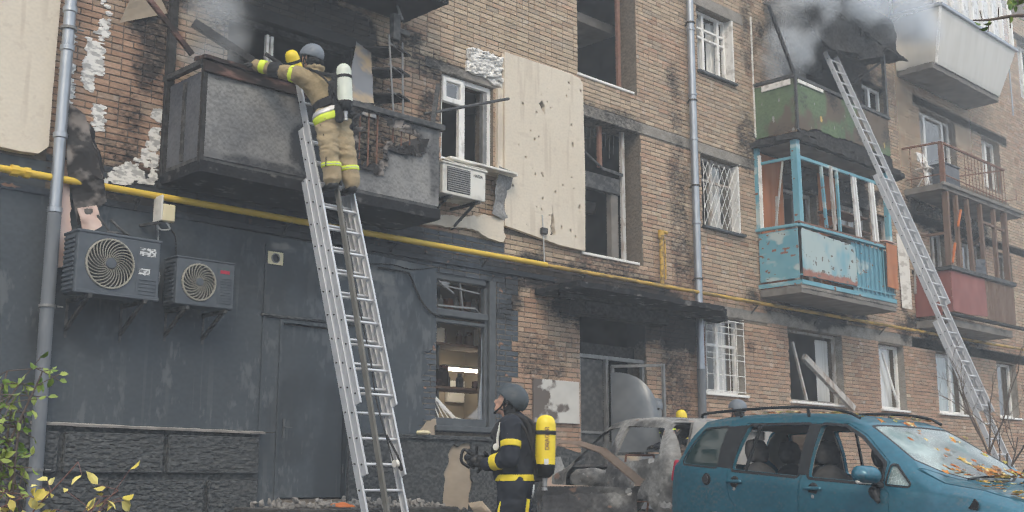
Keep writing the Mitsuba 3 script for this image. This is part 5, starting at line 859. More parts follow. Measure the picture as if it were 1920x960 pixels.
for (x, ys) in ((1.30, (-.40, .40)), (.45, (-.48, 0, .48))):
    for y in ys:
        sk = num(V+'__seat'); TAKEN.add(sk)
        cobj(sk+'__back', blob([((x-.05, y, .5), (x-.26, y, 1.02), .16, .14), ((x-.05, y-.12, .5), (x-.24, y-.11, 1.0), .12, .10), ((x-.05, y+.12, .5), (x-.24, y+.11, 1.0), .12, .10)], .06, .02), 'car_seat', True)
        cobj(sk+'__headrest', blob([((x-.27, y-.085, 1.20), (x-.30, y-.08, 1.33), .048, .045), ((x-.27, y+.085, 1.20), (x-.30, y+.08, 1.33), .048, .045), ((x-.28, y, 1.20), (x-.30, y, 1.34), .055, .05), ((x-.28, y-.085, 1.26), (x-.28, y+.085, 1.26), .05, .05)], .05, .013), 'car_seat', True); cobj(sk+'__stalk', cat_([rod((x-.28, y+e, 1.08), (x-.29, y+e, 1.24), .008, 6) for e in (-.05, .05)]), 'alloy')
cobj(V+'__dashboard', blob([((2.25, -.7, .92), (2.25, .7, .92), .13, .13)], .05, .03), 'car_trim', True); cobj(V+'__steering_wheel', moved(trimesh.creation.torus(.18, .016, 28, 8), np.array([[.5, 0, .87, 1.92], [0, 1, 0, .40], [-.87, 0, .5, 1.0], [0, 0, 0, 1.0]])), 'car_trim')
cobj(V+'__rear_mirror', bev(1.72, 1.75, -.12, .12, 1.36, 1.43, .01), 'car_trim')
for i, (x, sd) in enumerate(((0, -1), (0, 1), (2.68, -1), (2.68, 1))):
    wk = num(V+'__wheel'); TAKEN.add(wk); cobj(wk+'__tyre', lathe([(.20, -.10), (.29, -.105), (.315, -.08), (.32, 0), (.315, .08), (.29, .105), (.20, .10)], 40, (0, sd, 0), (x, sd*.775, .31)), 'tyre'); cobj(wk+'__rim', lathe([(0, .05), (.05, .06), (.06, .03), (.17, .04), (.20, .09), (.205, .1)], 30, (0, sd, 0), (x, sd*.775, .31)), 'alloy')
cobj(V+'__rear_lamp', blob([((-.74, -.74, 1.12), (-.78, -.74, .95), .03, .03)], .01, .01), 'red_print', True)

# fallen leaves: singly on the bonnet, roof and windscreen
LEAFC = [(.52, .24, .07), (.58, .38, .10), (.42, .15, .05), (.62, .52, .28), (.45, .40, .12), (.30, .16, .08)]
for i, c in enumerate(LEAFC): scene[f'm_leaf_{i}'] = {'type': 'twosided', 'nested': {'type': 'principled', 'base_color': rgb(*c), 'roughness': .7, 'specular': .2}}
def leaf(s, rr):
    """A dry five-pointed leaf, curled."""
    ang = np.linspace(0, 2*math.pi, 11)[:-1]; r_ = np.where(np.arange(10) % 2 == 0, 1.0, .48)*(.8+.4*rr.random(10)); r_[5] = .5
    v = np.c_[r_*np.cos(ang), r_*np.sin(ang)*.85, .32*rr.random(10)+.08]*s; v = np.vstack([v, [0, 0, .02*s], [-1.5*s, .1*s, .1*s], [-.4*s, .04*s, .03*s]])
    f = [[10, i, (i+1) % 10] for i in range(10)]+[[10, 11, 12]]; return v, f
probe = trimesh.Trimesh(*[np.asarray(q) for q in (tri(outer).vertices, tri(outer).faces)], process=False)
def top_z(xy):
    """Height of the car's upper skin at plan points (plain interpolation over its upward faces)."""
    from scipy.spatial import cKDTree
    P_ = np.asarray(probe.vertices); up_ = P_[P_[:, 2] > .6]; t = cKDTree(up_[:, :2]); d_, i_ = t.query(xy, k=6)
    return up_[i_][..., 2].max(1)
rl = np.random.default_rng(21); spots = []
for _ in range(70): spots.append((rl.uniform(2.5, 3.3), rl.uniform(-.62, .62)))
for _ in range(26): spots.append((rl.uniform(1.70, 2.45), rl.uniform(-.5, .55)))
for _ in range(60): spots.append((rl.uniform(.1, 1.62), rl.uniform(-.5, .55)))
for _ in range(80): spots.append((2.47+rl.normal(0, .06), rl.uniform(-.15, .50) if rl.random() < .8 else rl.uniform(-.6, .6)))
zs = top_z(np.array(spots))
for (x, y), z in zip(spots, zs):
    s = rl.uniform(.022, .058); v, f = leaf(s, rl); a = rl.uniform(0, 6.28); M = rotz(a, (x, y, z+.004+(.025*rl.random() if x > 2.48 and x < 2.6 else 0)))
    if 1.66 < x < 2.5: M = M@np.eye(4); t_ = np.eye(4); t_[0, 0] = t_[2, 2] = math.cos(.5); t_[0, 2] = math.sin(.5); t_[2, 0] = -math.sin(.5); Q = M.copy(); Q[:3, :3] = t_[:3, :3]@M[:3, :3]; M = Q
    if x < 1.66 and z < 1.3: continue
    k = cobj('fallen_leaf', moved(trimesh.Trimesh(v, f, process=False), M), f'leaf_{rl.integers(0, 6)}', False)
    lab(k, 'small dry autumn leaf lying on the blue car', 'leaf', 'autumn leaves on the blue car')

# the burnt-out hatchback, nose to the wall
U = thing('car', 'burnt-out grey hatchback without glass between the blue car and the entrance', 'car')
UM = pose(11.42, -3.80, 1.22, .27, 0, 0)
def uobj(k, mesh, m, smooth=30, M=None): return obj(k, moved(tri(mesh) if hasattr(mesh, 'to_mesh') else mesh, UM if M is None else M), m, smooth)
PU = np.array([[-.62, .60, .70, .50, .80, .36], [-.58, .76, .98, .62, 1.02, .30], [-.50, .80, 1.06, .62, 1.30, .28], [-.40, .82, 1.06, .585, 1.50, .26], [-.2, .835, 1.05, .58, 1.555, .24], [.3, .845, 1.02, .59, 1.60, .22], [.8, .845, .99, .585, 1.61, .22], [1.15, .845, .975, .575, 1.575, .22], [1.45, .845, .97, .59, 1.46, .22], [1.8, .845, .96, .62, 1.26, .22], [2.15, .84, .95, .66, 1.06, .22], [2.25, .84, .94, .66, 1.01, .22], [2.7, .82, .88, .62, .95, .24], [3.0, .76, .78, .56, .84, .26], [3.2, .6, .6, .42, .66, .3]])
xu = np.unique(np.r_[np.linspace(-.62, 3.2, 70), PU[:, 0]]); uo, ui = loft(PU, xu), loft(PU, xu, .03); us = uo-ui
UW = [curvy([(-.34, 1.10), (-.22, 1.44), (.66, 1.50), (.70, 1.04)]), curvy([(.91, 1.03), (.89, 1.455), (1.12, 1.44), (1.40, 1.36), (1.92, 1.04), (1.92, .99)])]
for sd in (-1, 1): us = us-side_prism(unary_union(UW), sd)
us = us-top_prism(sg.Polygon([(1.22, -.52), (1.22, .52), (2.16, .62), (2.16, -.62)]), 1.0, 1.8)-man(box(-.9, -.30, -.62, .62, .62, 1.50))
UD = sg.Polygon([(.86, .30), (.84, 1.49), (1.15, 1.48), (1.44, 1.41), (1.98, 1.08), (1.98, .30)])
us = us-side_prism(UD, 1)
for x in (0, 2.5):
    c = trimesh.creation.cylinder(.33, 2.4, sections=32); c.apply_transform(trimesh.transformations.rotation_matrix(math.pi/2, [1, 0, 0])); c.apply_translation([x, 0, .3]); us = us-(man(c)-man(box(-2, 5, -.58, .58, -1, 2)))
uobj(U+'__body', us, 'burnt_car'); uobj(U+'__floor', loft(PU, xu, .05)^man(box(-.6, 2.4, -1, 1, .24, .34)), 'rubble_dark')
uobj(U+'__dashboard', blob([((1.95, -.6, .85), (1.95, .6, .85), .14, .14)], .05, .03, 0, .03, (6, 6, 6)), 'burnt_car', True)
for y in (-.38, .38): uobj(U+'__seat_frame', cat_([rod((1.0, y+e, .4), (.78, y+e, 1.15), .014, 6) for e in (-.2, .2)]+[rod((.78, y-.2, 1.15), (.78, y+.2, 1.15), .014, 6)]+[rod((1.0-.05*i, y-.2, .45+.13*i), (1.0-.05*i, y+.2, .45+.13*i), .006, 5) for i in range(5)]), 'rust')
tg = num(U+'__tailgate'); TAKEN.add(tg); lab(tg, 'ash-white inner panel of the raised tailgate')
tp = sg.Polygon([(-.60, 0), (.60, 0), (.56, .42), (.50, .72), (-.50, .72), (-.56, .42)]).buffer(.03); th = unary_union([sg.box(.22, .58, .42, .63).buffer(.03), sg.box(-.42, .58, -.22, .63).buffer(.03), sg.box(.24, .34, .40, .42).buffer(.03), sg.box(-.40, .34, -.24, .42).buffer(.03), sg.box(-.08, .56, .08, .62).buffer(.03), sg.Point(0, .38).buffer(.07)])
e = plate(tp.difference(th), 0, .02); e2 = plate(tp, .05, .07); Mt = np.eye(4); Mt[:3, 0] = (0, 1, 0); Mt[:3, 1] = (1, 0, .0); Mt[:3, 2] = (-.10, 0, 1)
Mt[:3, 3] = (-.62, 0, .74); uobj(tg+'__inner_panel', moved(e, Mt), 'ash_panel', False); uobj(tg+'__outer_panel', moved(e2, Mt), 'burnt_car', False)
for i, (x, sd) in enumerate(((0, 1), (0, -1), (2.5, 1), (2.5, -1))): uobj(U+'__wheel', lathe([(.0, .04), (.19, .04), (.20, .08), (.23, .09), (.24, 0), (.23, -.09), (.0, -.09)], 28, (0, sd, 0), (x, sd*.73, .22)), 'burnt_car')
# its torn-off front door, propped up before it
dk = num(U+'__door'); TAKEN.add(dk); lab(dk, 'burnt torn-off front door with a bare window frame')
dpan = ((uo-ui)^side_prism(UD.buffer(-.004), 1))-side_prism(UW[1], 1)
lowp = dpan^man(box(0, 3, 0, 2, 0, 1.01)); upp = dpan^man(box(0, 3, 0, 2, 1.01, 2))
dm = cat_([tri(dpan)]); c = np.array([1.98, .84, 0])
def swing(m_, deg, at):
    m_ = tri(m_) if hasattr(m_, 'to_mesh') else m_.copy(); m_.apply_translation(-c); m_.apply_transform(rotz(math.radians(deg))); m_.apply_translation(at); return m_
DOOR_AT, DOOR_TURN = (9.98, -3.98, .04), 0.0
def place_door(m_): m_ = tri(m_) if hasattr(m_, 'to_mesh') else m_.copy(); m_.apply_translation(-c); return moved(m_, rotz(math.radians(-19), DOOR_AT))
obj(dk+'__panel', place_door(lowp), 'burnt_car', 30); obj(dk+'__window_frame', place_door(upp), 'burnt_trim', 30); obj(dk+'__inner_lining', place_door(plate(ragged([(.82, .40), (.80, .92), (1.9, .93), (1.9, .42)], .02, .08, 3), .77, .785)), 'burnt_car')
# ---------------------------------------------------------------- people
mat('tan_coat', lambda p, n, uv: mix((.30, .235, .145), (.45, .365, .235), fbm(p.x*7, p.y*7, p.z*5, 4))*(.85+.3*fbm(p.x*60, p.y*60, p.z*60, 2)), 0.9, 0.15)
mat('tan_jacket', lambda p, n, uv: mix((.235, .18, .105), (.37, .295, .175), fbm(p.x*7, p.y*7, p.z*5, 4))*(.8+.4*fbm(p.x*60, p.y*60, p.z*60, 2)), 0.9, 0.15)
mat('navy_coat', lambda p, n, uv: mix((.016, .019, .027), (.034, .038, .048), fbm(p.x*8, p.y*8, p.z*8, 3)), 0.85, 0.2)
mat('dark_cloth', lambda p, n, uv: mix((.020, .021, .023), (.045, .045, .047), fbm(p.x*14, p.y*14, p.z*14, 3)), 0.9, 0.15)
mat('lime_band', lambda p, n, uv: mix((.62, .78, .04), (.74, .86, .12), fbm(p.x*30, p.y*30, p.z*30, 2)), 0.6, 0.3)
mat('silver_band', (.52, .53, .54), 0.4, 0.4, 0.3); mat('yellow_band', lambda p, n, uv: mix((.62, .46, .02), (.74, .60, .05), fbm(p.x*30, p.y*30, p.z*30, 2)), 0.6, 0.3)
mat('skin', lambda p, n, uv: mix((.50, .29, .215), (.58, .36, .27), fbm(p.x*25, p.y*25, p.z*25, 2)), 0.55, 0.35)
mat('helmet_blue', lambda p, n, uv: mix((.14, .165, .20), (.20, .225, .26), fbm(p.x*12, p.y*12, p.z*12, 3)), 0.45, 0.4); mat('helmet_dark', lambda p, n, uv: mix((.040, .052, .064), (.065, .078, .09), fbm(p.x*12, p.y*12, p.z*12, 3)), 0.5, 0.4)
mat('cyl_white', lambda p, n, uv: mix((.55, .60, .52), (.66, .70, .62), fbm(p.x*12, p.y*12, p.z*12, 3)), 0.35, 0.5); mat('cyl_yellow', lambda p, n, uv: mix((.78, .58, .015), (.84, .66, .05), fbm(p.x*12, p.y*12, p.z*12, 3)), 0.35, 0.5)
mat('purple_print', (.16, .06, .08), 0.6, 0.2); mat('black_boot', (.015, .015, .016), 0.5, 0.4); mat('hair', (.05, .035, .025), 0.8, 0.2)
def slab_band(bones, a, b, t0, t1, grow, m, key, k=.03, step=.012):
    """A reflective band round the limb from a to b between fractions t0 and t1, lying on the cloth."""
    a, b = np.asarray(a, float), np.asarray(b, float); d = (b-a)/np.linalg.norm(b-a); L_ = np.linalg.norm(b-a); mid = (a+b)/2
    def cut(P): s = (P-a)@d/L_; return np.maximum(t0-s, s-t1)*L_
    lo = a+(b-a)*t0; hi = a+(b-a)*t1; R = max(max(q[2], q[3]) for q in bones)+.06
    def f(P): return np.maximum(bone_field(P, bones, k)-grow, np.maximum(cut(P), np.linalg.norm(P-(lo+hi)/2, axis=-1)-R*1.6))
    c0 = (lo+hi)/2; me = surface_net(f, c0-R*1.5, c0+R*1.5, step); return obj(key, me, m, True)
def head_bones(c, F, U):
    """Skull, jaw, nose, ears around the head centre c; F forward, U up."""
    c, F, U = (np.asarray(q, float) for q in (c, F, U)); F = F/np.linalg.norm(F); U = U-F*(U@F); U /= np.linalg.norm(U); S = np.cross(U, F); q = lambda f, s, u: c+F*f+S*s+U*u
    return [(q(-.015, 0, .035), q(.01, 0, .03), .092, .088), (q(.03, 0, -.045), q(.065, 0, -.085), .062, .040), (q(.06, -.03, .0), q(.06, .03, .0), .04, .04),
            (q(.085, 0, .0), q(.112, 0, -.032), .012, .017), (q(.112, 0, -.032), q(.095, 0, -.042), .015, .012), (q(.075, -.022, -.070), q(.075, .022, -.070), .020, .020), (q(-.01, .082, -.005), q(-.012, .085, -.035), .018, .012), (q(-.01, -.082, -.005), q(-.012, -.085, -.035), .018, .012)], q
def hair(key, q, m='dark_cloth'):
    """Hair and hood cloth over the back and sides of the skull."""
    F = q(1, 0, 0)-q(0, 0, 0); U = q(0, 0, 1)-q(0, 0, 0); o = q(0, 0, 0)
    obj(key, blob([(q(-.015, 0, .035), q(.01, 0, .03), .092, .088), (q(-.04, .03, -.05), q(-.04, -.03, -.05), .062, .062)], .03, .010, .009, cut=lambda P: ((P-o)@F)-.035+.5*np.maximum(-((P-o)@U)-.02, 0)), m, True)
def helmet(key, q, m, brim=.0, k=.03):
    hair(key.rsplit('__', 1)[0]+'__hood', q)
    def fld(P):
        c0 = q(-.012, 0, .045); F = (q(1, 0, 0)-q(0, 0, 0)); S = q(0, 1, 0)-q(0, 0, 0); U = q(0, 0, 1)-q(0, 0, 0); d = P-c0; f, s, u = d@F, d@S, d@U
        r = np.sqrt((f/.152)**2+(s/.134)**2+(u/.136)**2); shell = (r-1)*.134; low = -.03-.05*np.clip(-f/.14, -.6, 1)+.0*f
        rim = np.sqrt((np.sqrt((f/.160)**2+(s/.141)**2)-1)**2*.02+(u-low)**2)-.007
        return np.minimum(np.maximum(np.maximum(shell, -(shell+.012)), low-u), rim+.004)
    for e in (-1, 1): obj(key+'_boss' if False else key, surface_net(lambda P: np.linalg.norm(P-q(-.02, .132*e, -.005), axis=-1)-.017, q(-.02, .132*e, -.005)-.03, q(-.02, .132*e, -.005)+.03, .006), 'black', True) if False else obj(key.replace('__helmet', '__helmet_fitting'), lathe([(0, .012), (.016, .010), (.020, 0), (.0, -.004)], 14, (q(0, e, 0)-q(0, 0, 0)), q(-.02, .138*e, -.0)), 'black')
    obj(key.replace('__helmet', '__helmet_strap'), cat_([tube(curve([q(.02, .105*e, -.02), q(.04, .085*e, -.07), q(.085, .03*e, -.125), q(.09, 0, -.13)], 14), .007, 6) for e in (-1, 1)]+[tube(curve([q(-.07, .09*e, -.03), q(-.02, .095*e, -.07), q(.04, .085*e, -.075)], 10), .006, 6) for e in (-1, 1)]), 'black')
    c0 = q(-.012, 0, .045); return obj(key, surface_net(fld, c0-.2, c0+.2, .009), m, True)
def hand_bones(w, tip, palm_n, curl=.5, g=0.0):
    """Palm and five unequal, bent digits from the wrist towards tip."""
    w, tip, N = (np.asarray(x, float) for x in (w, tip, palm_n)); D = tip-w; D /= np.linalg.norm(D); N = N-D*(N@D); N /= np.linalg.norm(N); S = np.cross(D, N); b = [(w, w+D*.045, .030+g, .026+g), (w+D*.03-S*.022, w+D*.085-S*.03, .018+g, .015+g), (w+D*.03+S*.02, w+D*.085+S*.028, .018+g, .015+g)]
    for i, (s, l) in enumerate(((-.034, .062), (-.012, .075), (.011, .078), (.033, .07))):
        p = w+D*.085+S*s; a = curl*(.5+.1*i)
        for j in range(3):
            dirn = D*math.cos(a)+N*math.sin(a); e = p+dirn*l*(.46, .32, .26)[j]; b.append((p, e, .0095+g-.001*j, .0088+g-.001*j)); p = e; a += curl*.8
    p = w+D*.03+S*.03; 
    for j, l in enumerate((.045, .035)): e = p+(D*.62+S*.62+N*(.25+.4*j))*l; b.append((p, e, .012+g, .0105+g)); p = e
    return b
def cylinder(P, a, b, r, m, label=None, prnt=''):
    a, b = np.asarray(a, float), np.asarray(b, float); d = (b-a)/np.linalg.norm(b-a); L_ = np.linalg.norm(b-a); ck = num(P+'__air_cylinder'); TAKEN.add(ck)
    if label: lab(ck, label)
    pr = [(0, L_), (r*.55, L_-.012), (r*.86, L_-.04), (r, L_-.09), (r, .13), (r*.99, .115)]; obj(ck+'__tank', lathe(pr[::-1], 32, d, a), m, 40)
    obj(ck+'__base_cap', lathe([(r*.0, .0), (r*.5, .005), (r*.9, .04), (r*1.01, .115), (r*.99, .118)], 28, d, a), 'black', 40); obj(ck+'__strap', lathe([(r*1.0, L_*.68), (r*1.06, L_*.68), (r*1.06, L_*.68+.035), (r*1.0, L_*.68+.035)], 28, d, a), 'dark_cloth')
    obj(ck+'__valve', cat_([lathe([(0, -.075), (.02, -.07), (.022, -.03), (.028, .0), (.02, .01)], 14, d, a), lathe([(0, -.11), (.026, -.105), (.026, -.08), (0, -.075)], 10, d, a)]), 'alloy'); return ck, d, L_

# -- the firefighter on the ladder, seen from behind
F1 = thing('person', 'firefighter in tan gear standing high on the ladder with a white air cylinder', 'person')
LF, RF = np.array([7.48, -1.66, 4.38]), np.array([7.73, -1.68, 4.38])
hipL, hipR, hip = np.array([7.37, -1.63, 5.20]), np.array([7.58, -1.64, 5.20]), np.array([7.475, -1.64, 5.24])
kneeL, kneeR = np.array([7.43, -1.66, 4.81]), np.array([7.66, -1.67, 4.81]); chest, neck = np.array([7.38, -1.56, 5.54]), np.array([7.30, -1.50, 5.77])
shL, shR = np.array([7.10, -1.45, 5.71]), np.array([7.50, -1.52, 5.68]); elL, elR = np.array([6.96, -1.20, 5.80]), np.array([7.62, -1.20, 5.60]); wrL, wrR = np.array([6.80, -1.02, 5.87]), np.array([7.50, -.98, 5.80])
hd = np.array([7.26, -1.47, 5.94]); hb, q1 = head_bones(hd, (-.25, 1, -.05), (0, 0, 1))
obj(F1+'__body', blob([(neck, hd-[0, 0, .06], .062, .058)]+hb+[(chest, hip, .12, .12), (shL, elL, .055, .045), (elL, wrL, .042, .034), (shR, elR, .055, .045), (elR, wrR, .042, .034), (hipL, kneeL, .085, .06), (hipR, kneeR, .085, .06), (kneeL, LF+[0, 0, .06], .055, .042), (kneeR, RF+[0, 0, .06], .055, .042), (chest, shL, .09, .055), (chest, shR, .09, .055), (chest, neck, .09, .06)], .03, .014), 'skin', True)
coat = [(hip+[0, 0, .02], chest, .165, .17), (chest, (shL+shR)/2+[0, .0, -.05], .175, .14), (chest+[.02, 0, .03], shL, .14, .088), (chest+[-.02, 0, .03], shR, .14, .088), (shL, elL, .088, .074), (elL, wrL, .072, .060), (shR, elR, .088, .074), (elR, wrR, .072, .060), (neck-[0, 0, .06], neck+[0, 0, .02], .10, .078)]
obj(F1+'__coat', blob(coat, .045, .012, 0, .013, (10, 10, 7), 3), 'tan_jacket', True)
trou = [(hip+[-.03, 0, -.02], hipL, .15, .125), (hip+[.03, 0, -.02], hipR, .15, .125), (hipL, kneeL, .130, .105), (kneeL, LF+[0, 0, .13], .103, .10), (hipR, kneeR, .130, .105), (kneeR, RF+[0, 0, .13], .103, .10)]
obj(F1+'__trousers', blob(trou, .03, .012, 0, .013, (6, 6, 13), 8), 'tan_coat', True)
for ft in (LF, RF): obj(F1+'__boot', blob([(ft+[0, 0, .13], ft+[0, 0, .05], .066, .058), (ft+[0, -.03, .035], ft+[0, .17, .03], .05, .042)], .03, .011), 'black_boot', True)
for a, b, tr in ((kneeL, LF, trou[2:4]), (kneeR, RF, trou[4:6])):
    slab_band(tr, a, b, .30, .42, .016, 'lime_band', F1+'__trouser_band', step=.009); slab_band(tr, a, b, .345, .375, .0185, 'silver_band', F1+'__trouser_band', step=.007)
slab_band(coat[:2]+trou[:1], hip, chest, -.20, .06, .020, 'lime_band', F1+'__coat_band', step=.011); slab_band(coat[:2]+trou[:1], hip, chest, .07, .26, .019, 'silver_band', F1+'__coat_band', step=.011)
slab_band(coat[5:6], elL, wrL, .50, .80, .014, 'lime_band', F1+'__sleeve_band', step=.009); slab_band(coat[4:6], elL, wrL, -.25, .32, .014, 'dark_cloth', F1+'__elbow_patch', step=.010); slab_band(coat[4:5], shL, elL, .1, .30, .014, 'lime_band', F1+'__sleeve_band', step=.010)
slab_band(coat[:2], hip, chest, .30, .62, .022, 'dark_cloth', F1+'__waist_belt', step=.012)
for w_, t_ in ((wrL, wrL+(wrL-elL)*.5+[-.05, .0, -.02]), (wrR, wrR+[-.06, .1, .02])): obj(F1+'__glove', blob(hand_bones(w_, t_, (0, .4, -1), .55, .006)+[(w_-(t_-w_)*.35, w_, .056, .046)], .012, .006), 'black_boot', True)
helmet(F1+'__helmet', q1, 'helmet_blue'); obj(F1+'__neck_guard', blob([(q1(-.09, -.05, -.05), q1(-.09, .05, -.05), .045, .045), (q1(-.05, -.08, -.04), q1(-.05, .08, -.04), .03, .03)], .03, .012), 'dark_cloth', True)
obj(F1+'__collar', blob([(neck+[.03*math.cos(t), .02+.03*math.sin(t), .01], neck+[.09*math.cos(t), .09*math.sin(t), .06], .03, .026) for t in np.linspace(0, 6, 10)], .03, .012), 'tan_coat', True)
obj(F1+'__harness', blob([(chest+[.10, -.18, -.22], chest+[.04, -.20, .16], .055, .05), (chest+[.0, -.17, .16], shL+[.06, -.02, .08], .024, .02), (chest+[.06, -.17, .16], shR+[-.06, -.02, .08], .024, .02), (hip+[.15, -.10, .02], chest+[.08, -.2, -.2], .05, .05), (chest+[.10, -.18, -.2], hip+[.10, -.19, .02], .06, .05)], .02, .012, 0, .006, (20, 20, 20)), 'dark_cloth', True)
cylinder(F1, chest+[.11, -.30, -.28], chest+[.09, -.26, .30], .088, 'cyl_white', 'pale white air cylinder')
obj(F1+'__hose', tube(curve([chest+[.13, -.30, -.30], chest+[.02, -.30, -.2], chest+[-.12, -.24, .05], shL+[.10, -.08, .08], neck+[-.10, .1, .02]], 26), .012, 7), 'black')
obj(F1+'__back_plate', blob([(chest+[.09, -.20, -.25], chest+[.05, -.21, .12], .075, .065), (chest+[.02, -.19, -.2], chest+[-.02, -.19, .05], .05, .04)], .03, .012, 0, .007, (18, 18, 18)), 'dark_cloth', True)
obj(F1+'__pouch', blob([(hip+[-.05, -.17, .06], hip+[-.03, -.17, -.06], .045, .05), (hip+[.17, -.08, .04], hip+[.18, -.08, -.1], .045, .05)], .02, .012, 0, .006), 'dark_cloth', True)
obj(F1+'__seam', cat_([tube(curve([hipL+[-.10, -.06, -.1], kneeL+[-.09, -.05, .05], kneeL+[-.085, -.05, -.2]], 10), .006, 5)]), 'dark_cloth')
# -- second firefighter bent down inside the burnt balcony: the cylinder and back show over the rail
E1 = thing('person', 'firefighter bent low inside the burnt balcony with a yellow air cylinder', 'person')
ch, hp = np.array([7.22, -.52, 5.82]), np.array([7.5, -.45, 5.50]); hdE = np.array([6.98, -.58, 5.86]); hbE, qE = head_bones(hdE, (-1, -.25, -.25), (0, 0, 1))
obj(E1+'__body', blob(hbE+[(ch, hdE+[.05, 0, 0], .06, .058), (ch, hp, .12, .12), (hp, (7.35, -.4, 5.1), .09, .07), ((7.35, -.4, 5.1), (7.6, -.4, 4.8), .065, .05), (hp, (7.45, -.55, 5.1), .09, .07), ((7.45, -.55, 5.1), (7.7, -.55, 4.8), .065, .05)], .03, .02), 'skin', True)
obj(E1+'__coat', blob([(hp, ch, .17, .165), (ch+[0, -.12, 0], (6.98, -.72, 5.62), .085, .06), (ch+[0, .12, 0], (7.0, -.35, 5.6), .085, .06), ((6.98, -.72, 5.62), (6.8, -.72, 5.78), .06, .055)], .04, .016, 0, .01), 'navy_coat', True)
obj(E1+'__trousers', blob([(hp, (7.35, -.4, 5.1), .13, .10), ((7.35, -.4, 5.1), (7.6, -.4, 4.84), .1, .08), (hp, (7.45, -.55, 5.1), .13, .10), ((7.45, -.55, 5.1), (7.7, -.55, 4.84), .1, .08)], .03, .018), 'navy_coat', True)
for yy in (-.4, -.55): obj(E1+'__boot', blob([((7.62, yy, 4.82), (7.8, yy, 4.80), .055, .045)], .02, .014), 'black_boot', True)
for yy in (-.72, -.40): obj(E1+'__glove', blob(hand_bones((6.80, yy, 5.80), (6.68, yy+.02, 5.86), (0, 0, -1), .6, .006), .012, .008), 'black_boot', True)
helmet(E1+'__helmet', qE, 'helmet_dark'); cylinder(E1, (7.74, -.62, 5.86), (7.46, -.70, 6.32), .086, 'cyl_yellow', 'yellow air cylinder')
for kk in ('base_cap', 'strap'): pass

# -- the firefighter on the ground looking up at the ladder
F2 = thing('person', 'firefighter in navy gear looking up from the ground with a yellow air cylinder', 'person')
GX, GY = 7.22, -4.92; GZ = ground_z(GX, GY)+.0; FA = YAW+math.pi/2+math.radians(-14)
def L2(f, l, u): ca, sa = math.cos(FA), math.sin(FA); return np.array([GX+ca*f-sa*l, GY+sa*f+ca*l, GZ+u])
S_ = .985; P2 = lambda f, l, u: L2(f*S_, l*S_, u*S_)
ank = [P2(.05, .13, .09), P2(-.08, -.14, .09)]; kn = [P2(.07, .12, .50), P2(-.02, -.13, .50)]; hj = [P2(.0, .10, .92), P2(.0, -.10, .92)]; pel, chs, nk = P2(0, 0, .96), P2(.0, 0, 1.28), P2(.01, 0, 1.50)
sh = [P2(-.01, .20, 1.43), P2(-.01, -.20, 1.43)]; el = [P2(-.02, .27, 1.15), P2(.02, -.27, 1.15)]; wr = [P2(.22, .16, 1.10), P2(.25, -.10, 1.12)]; h2 = P2(.06, 0, 1.645); FF = P2(.93, .0, .38)-P2(0, 0, 0); UU = P2(-.38, 0, .93)-P2(0, 0, 0); hb2, q2 = head_bones(h2, FF, UU)
sk = [(nk-[0, 0, .05], h2-(UU)*.07, .06, .056)]+hb2+[(pel, chs, .12, .12), (chs, nk, .1, .06)]
for i in (0, 1): sk += [(sh[i], el[i], .055, .045), (el[i], wr[i], .042, .033), (hj[i], kn[i], .085, .058), (kn[i], ank[i], .055, .042), (chs, sh[i], .1, .055)]
obj(F2+'__body', blob(sk, .022, .011), 'skin', True)
c2 = [(pel, chs, .165, .165), (chs, P2(0, 0, 1.42), .165, .13)]
for i in (0, 1): c2 += [(P2(0, .06-.12*i, 1.36), sh[i], .12, .085), (sh[i], el[i], .085, .072), (el[i], wr[i], .070, .054)]
c2 += [(nk-[0, 0, .08], nk, .10, .08)]; obj(F2+'__coat', blob(c2, .04, .010, 0, .009, (10, 10, 8), 5), 'navy_coat', True)
t2 = []
for i in (0, 1): t2 += [(pel, hj[i], .15, .125), (hj[i], kn[i], .125, .095), (kn[i], ank[i]+[0, 0, .08], .095, .092)]
obj(F2+'__trousers', blob(t2, .03, .011, 0, .012, (7, 7, 12), 6), 'navy_coat', True)
for i in (0, 1): obj(F2+'__boot', blob([(ank[i]+[0, 0, .10], ank[i], .064, .056), (ank[i]-[0, 0, .04], ank[i]+(P2(.17, 0, -.045)-P2(0, 0, 0)), .05, .042)], .03, .011), 'black_boot', True)
slab_band(c2[2:4], sh[0], el[0], .48, .68, .013, 'yellow_band', F2+'__sleeve_band', step=.008); slab_band(c2[5:7], sh[1], el[1], .48, .68, .013, 'yellow_band', F2+'__sleeve_band', step=.009)
slab_band(c2[:2]+t2[:1], pel, chs, -.02, .16, .016, 'yellow_band', F2+'__coat_band', step=.010); slab_band(c2[4:5], el[0], wr[0], .45, .75, .012, 'yellow_band', F2+'__sleeve_band', step=.008)
for i in (0, 1): slab_band([t2[1+3*i], t2[2+3*i]], kn[i], ank[i], .35, .5, .014, 'yellow_band', F2+'__trouser_band', step=.01)
for i in (0, 1): obj(F2+'__trouser_stripe', tube(curve([hj[i]+(P2(.06, .10*(1-2*i), -.06)-P2(0, 0, 0)), kn[i]+(P2(.05, .085*(1-2*i), .1)-P2(0, 0, 0)), kn[i]+(P2(.04, .09*(1-2*i), -.1)-P2(0, 0, 0))], 12), .012, 6), 'yellow_band')
slab_band(c2[:2], P2(0, 0, 1.36), P2(0, 0, 1.44), .1, .5, .012, 'dark_cloth', F2+'__yoke', step=.010)
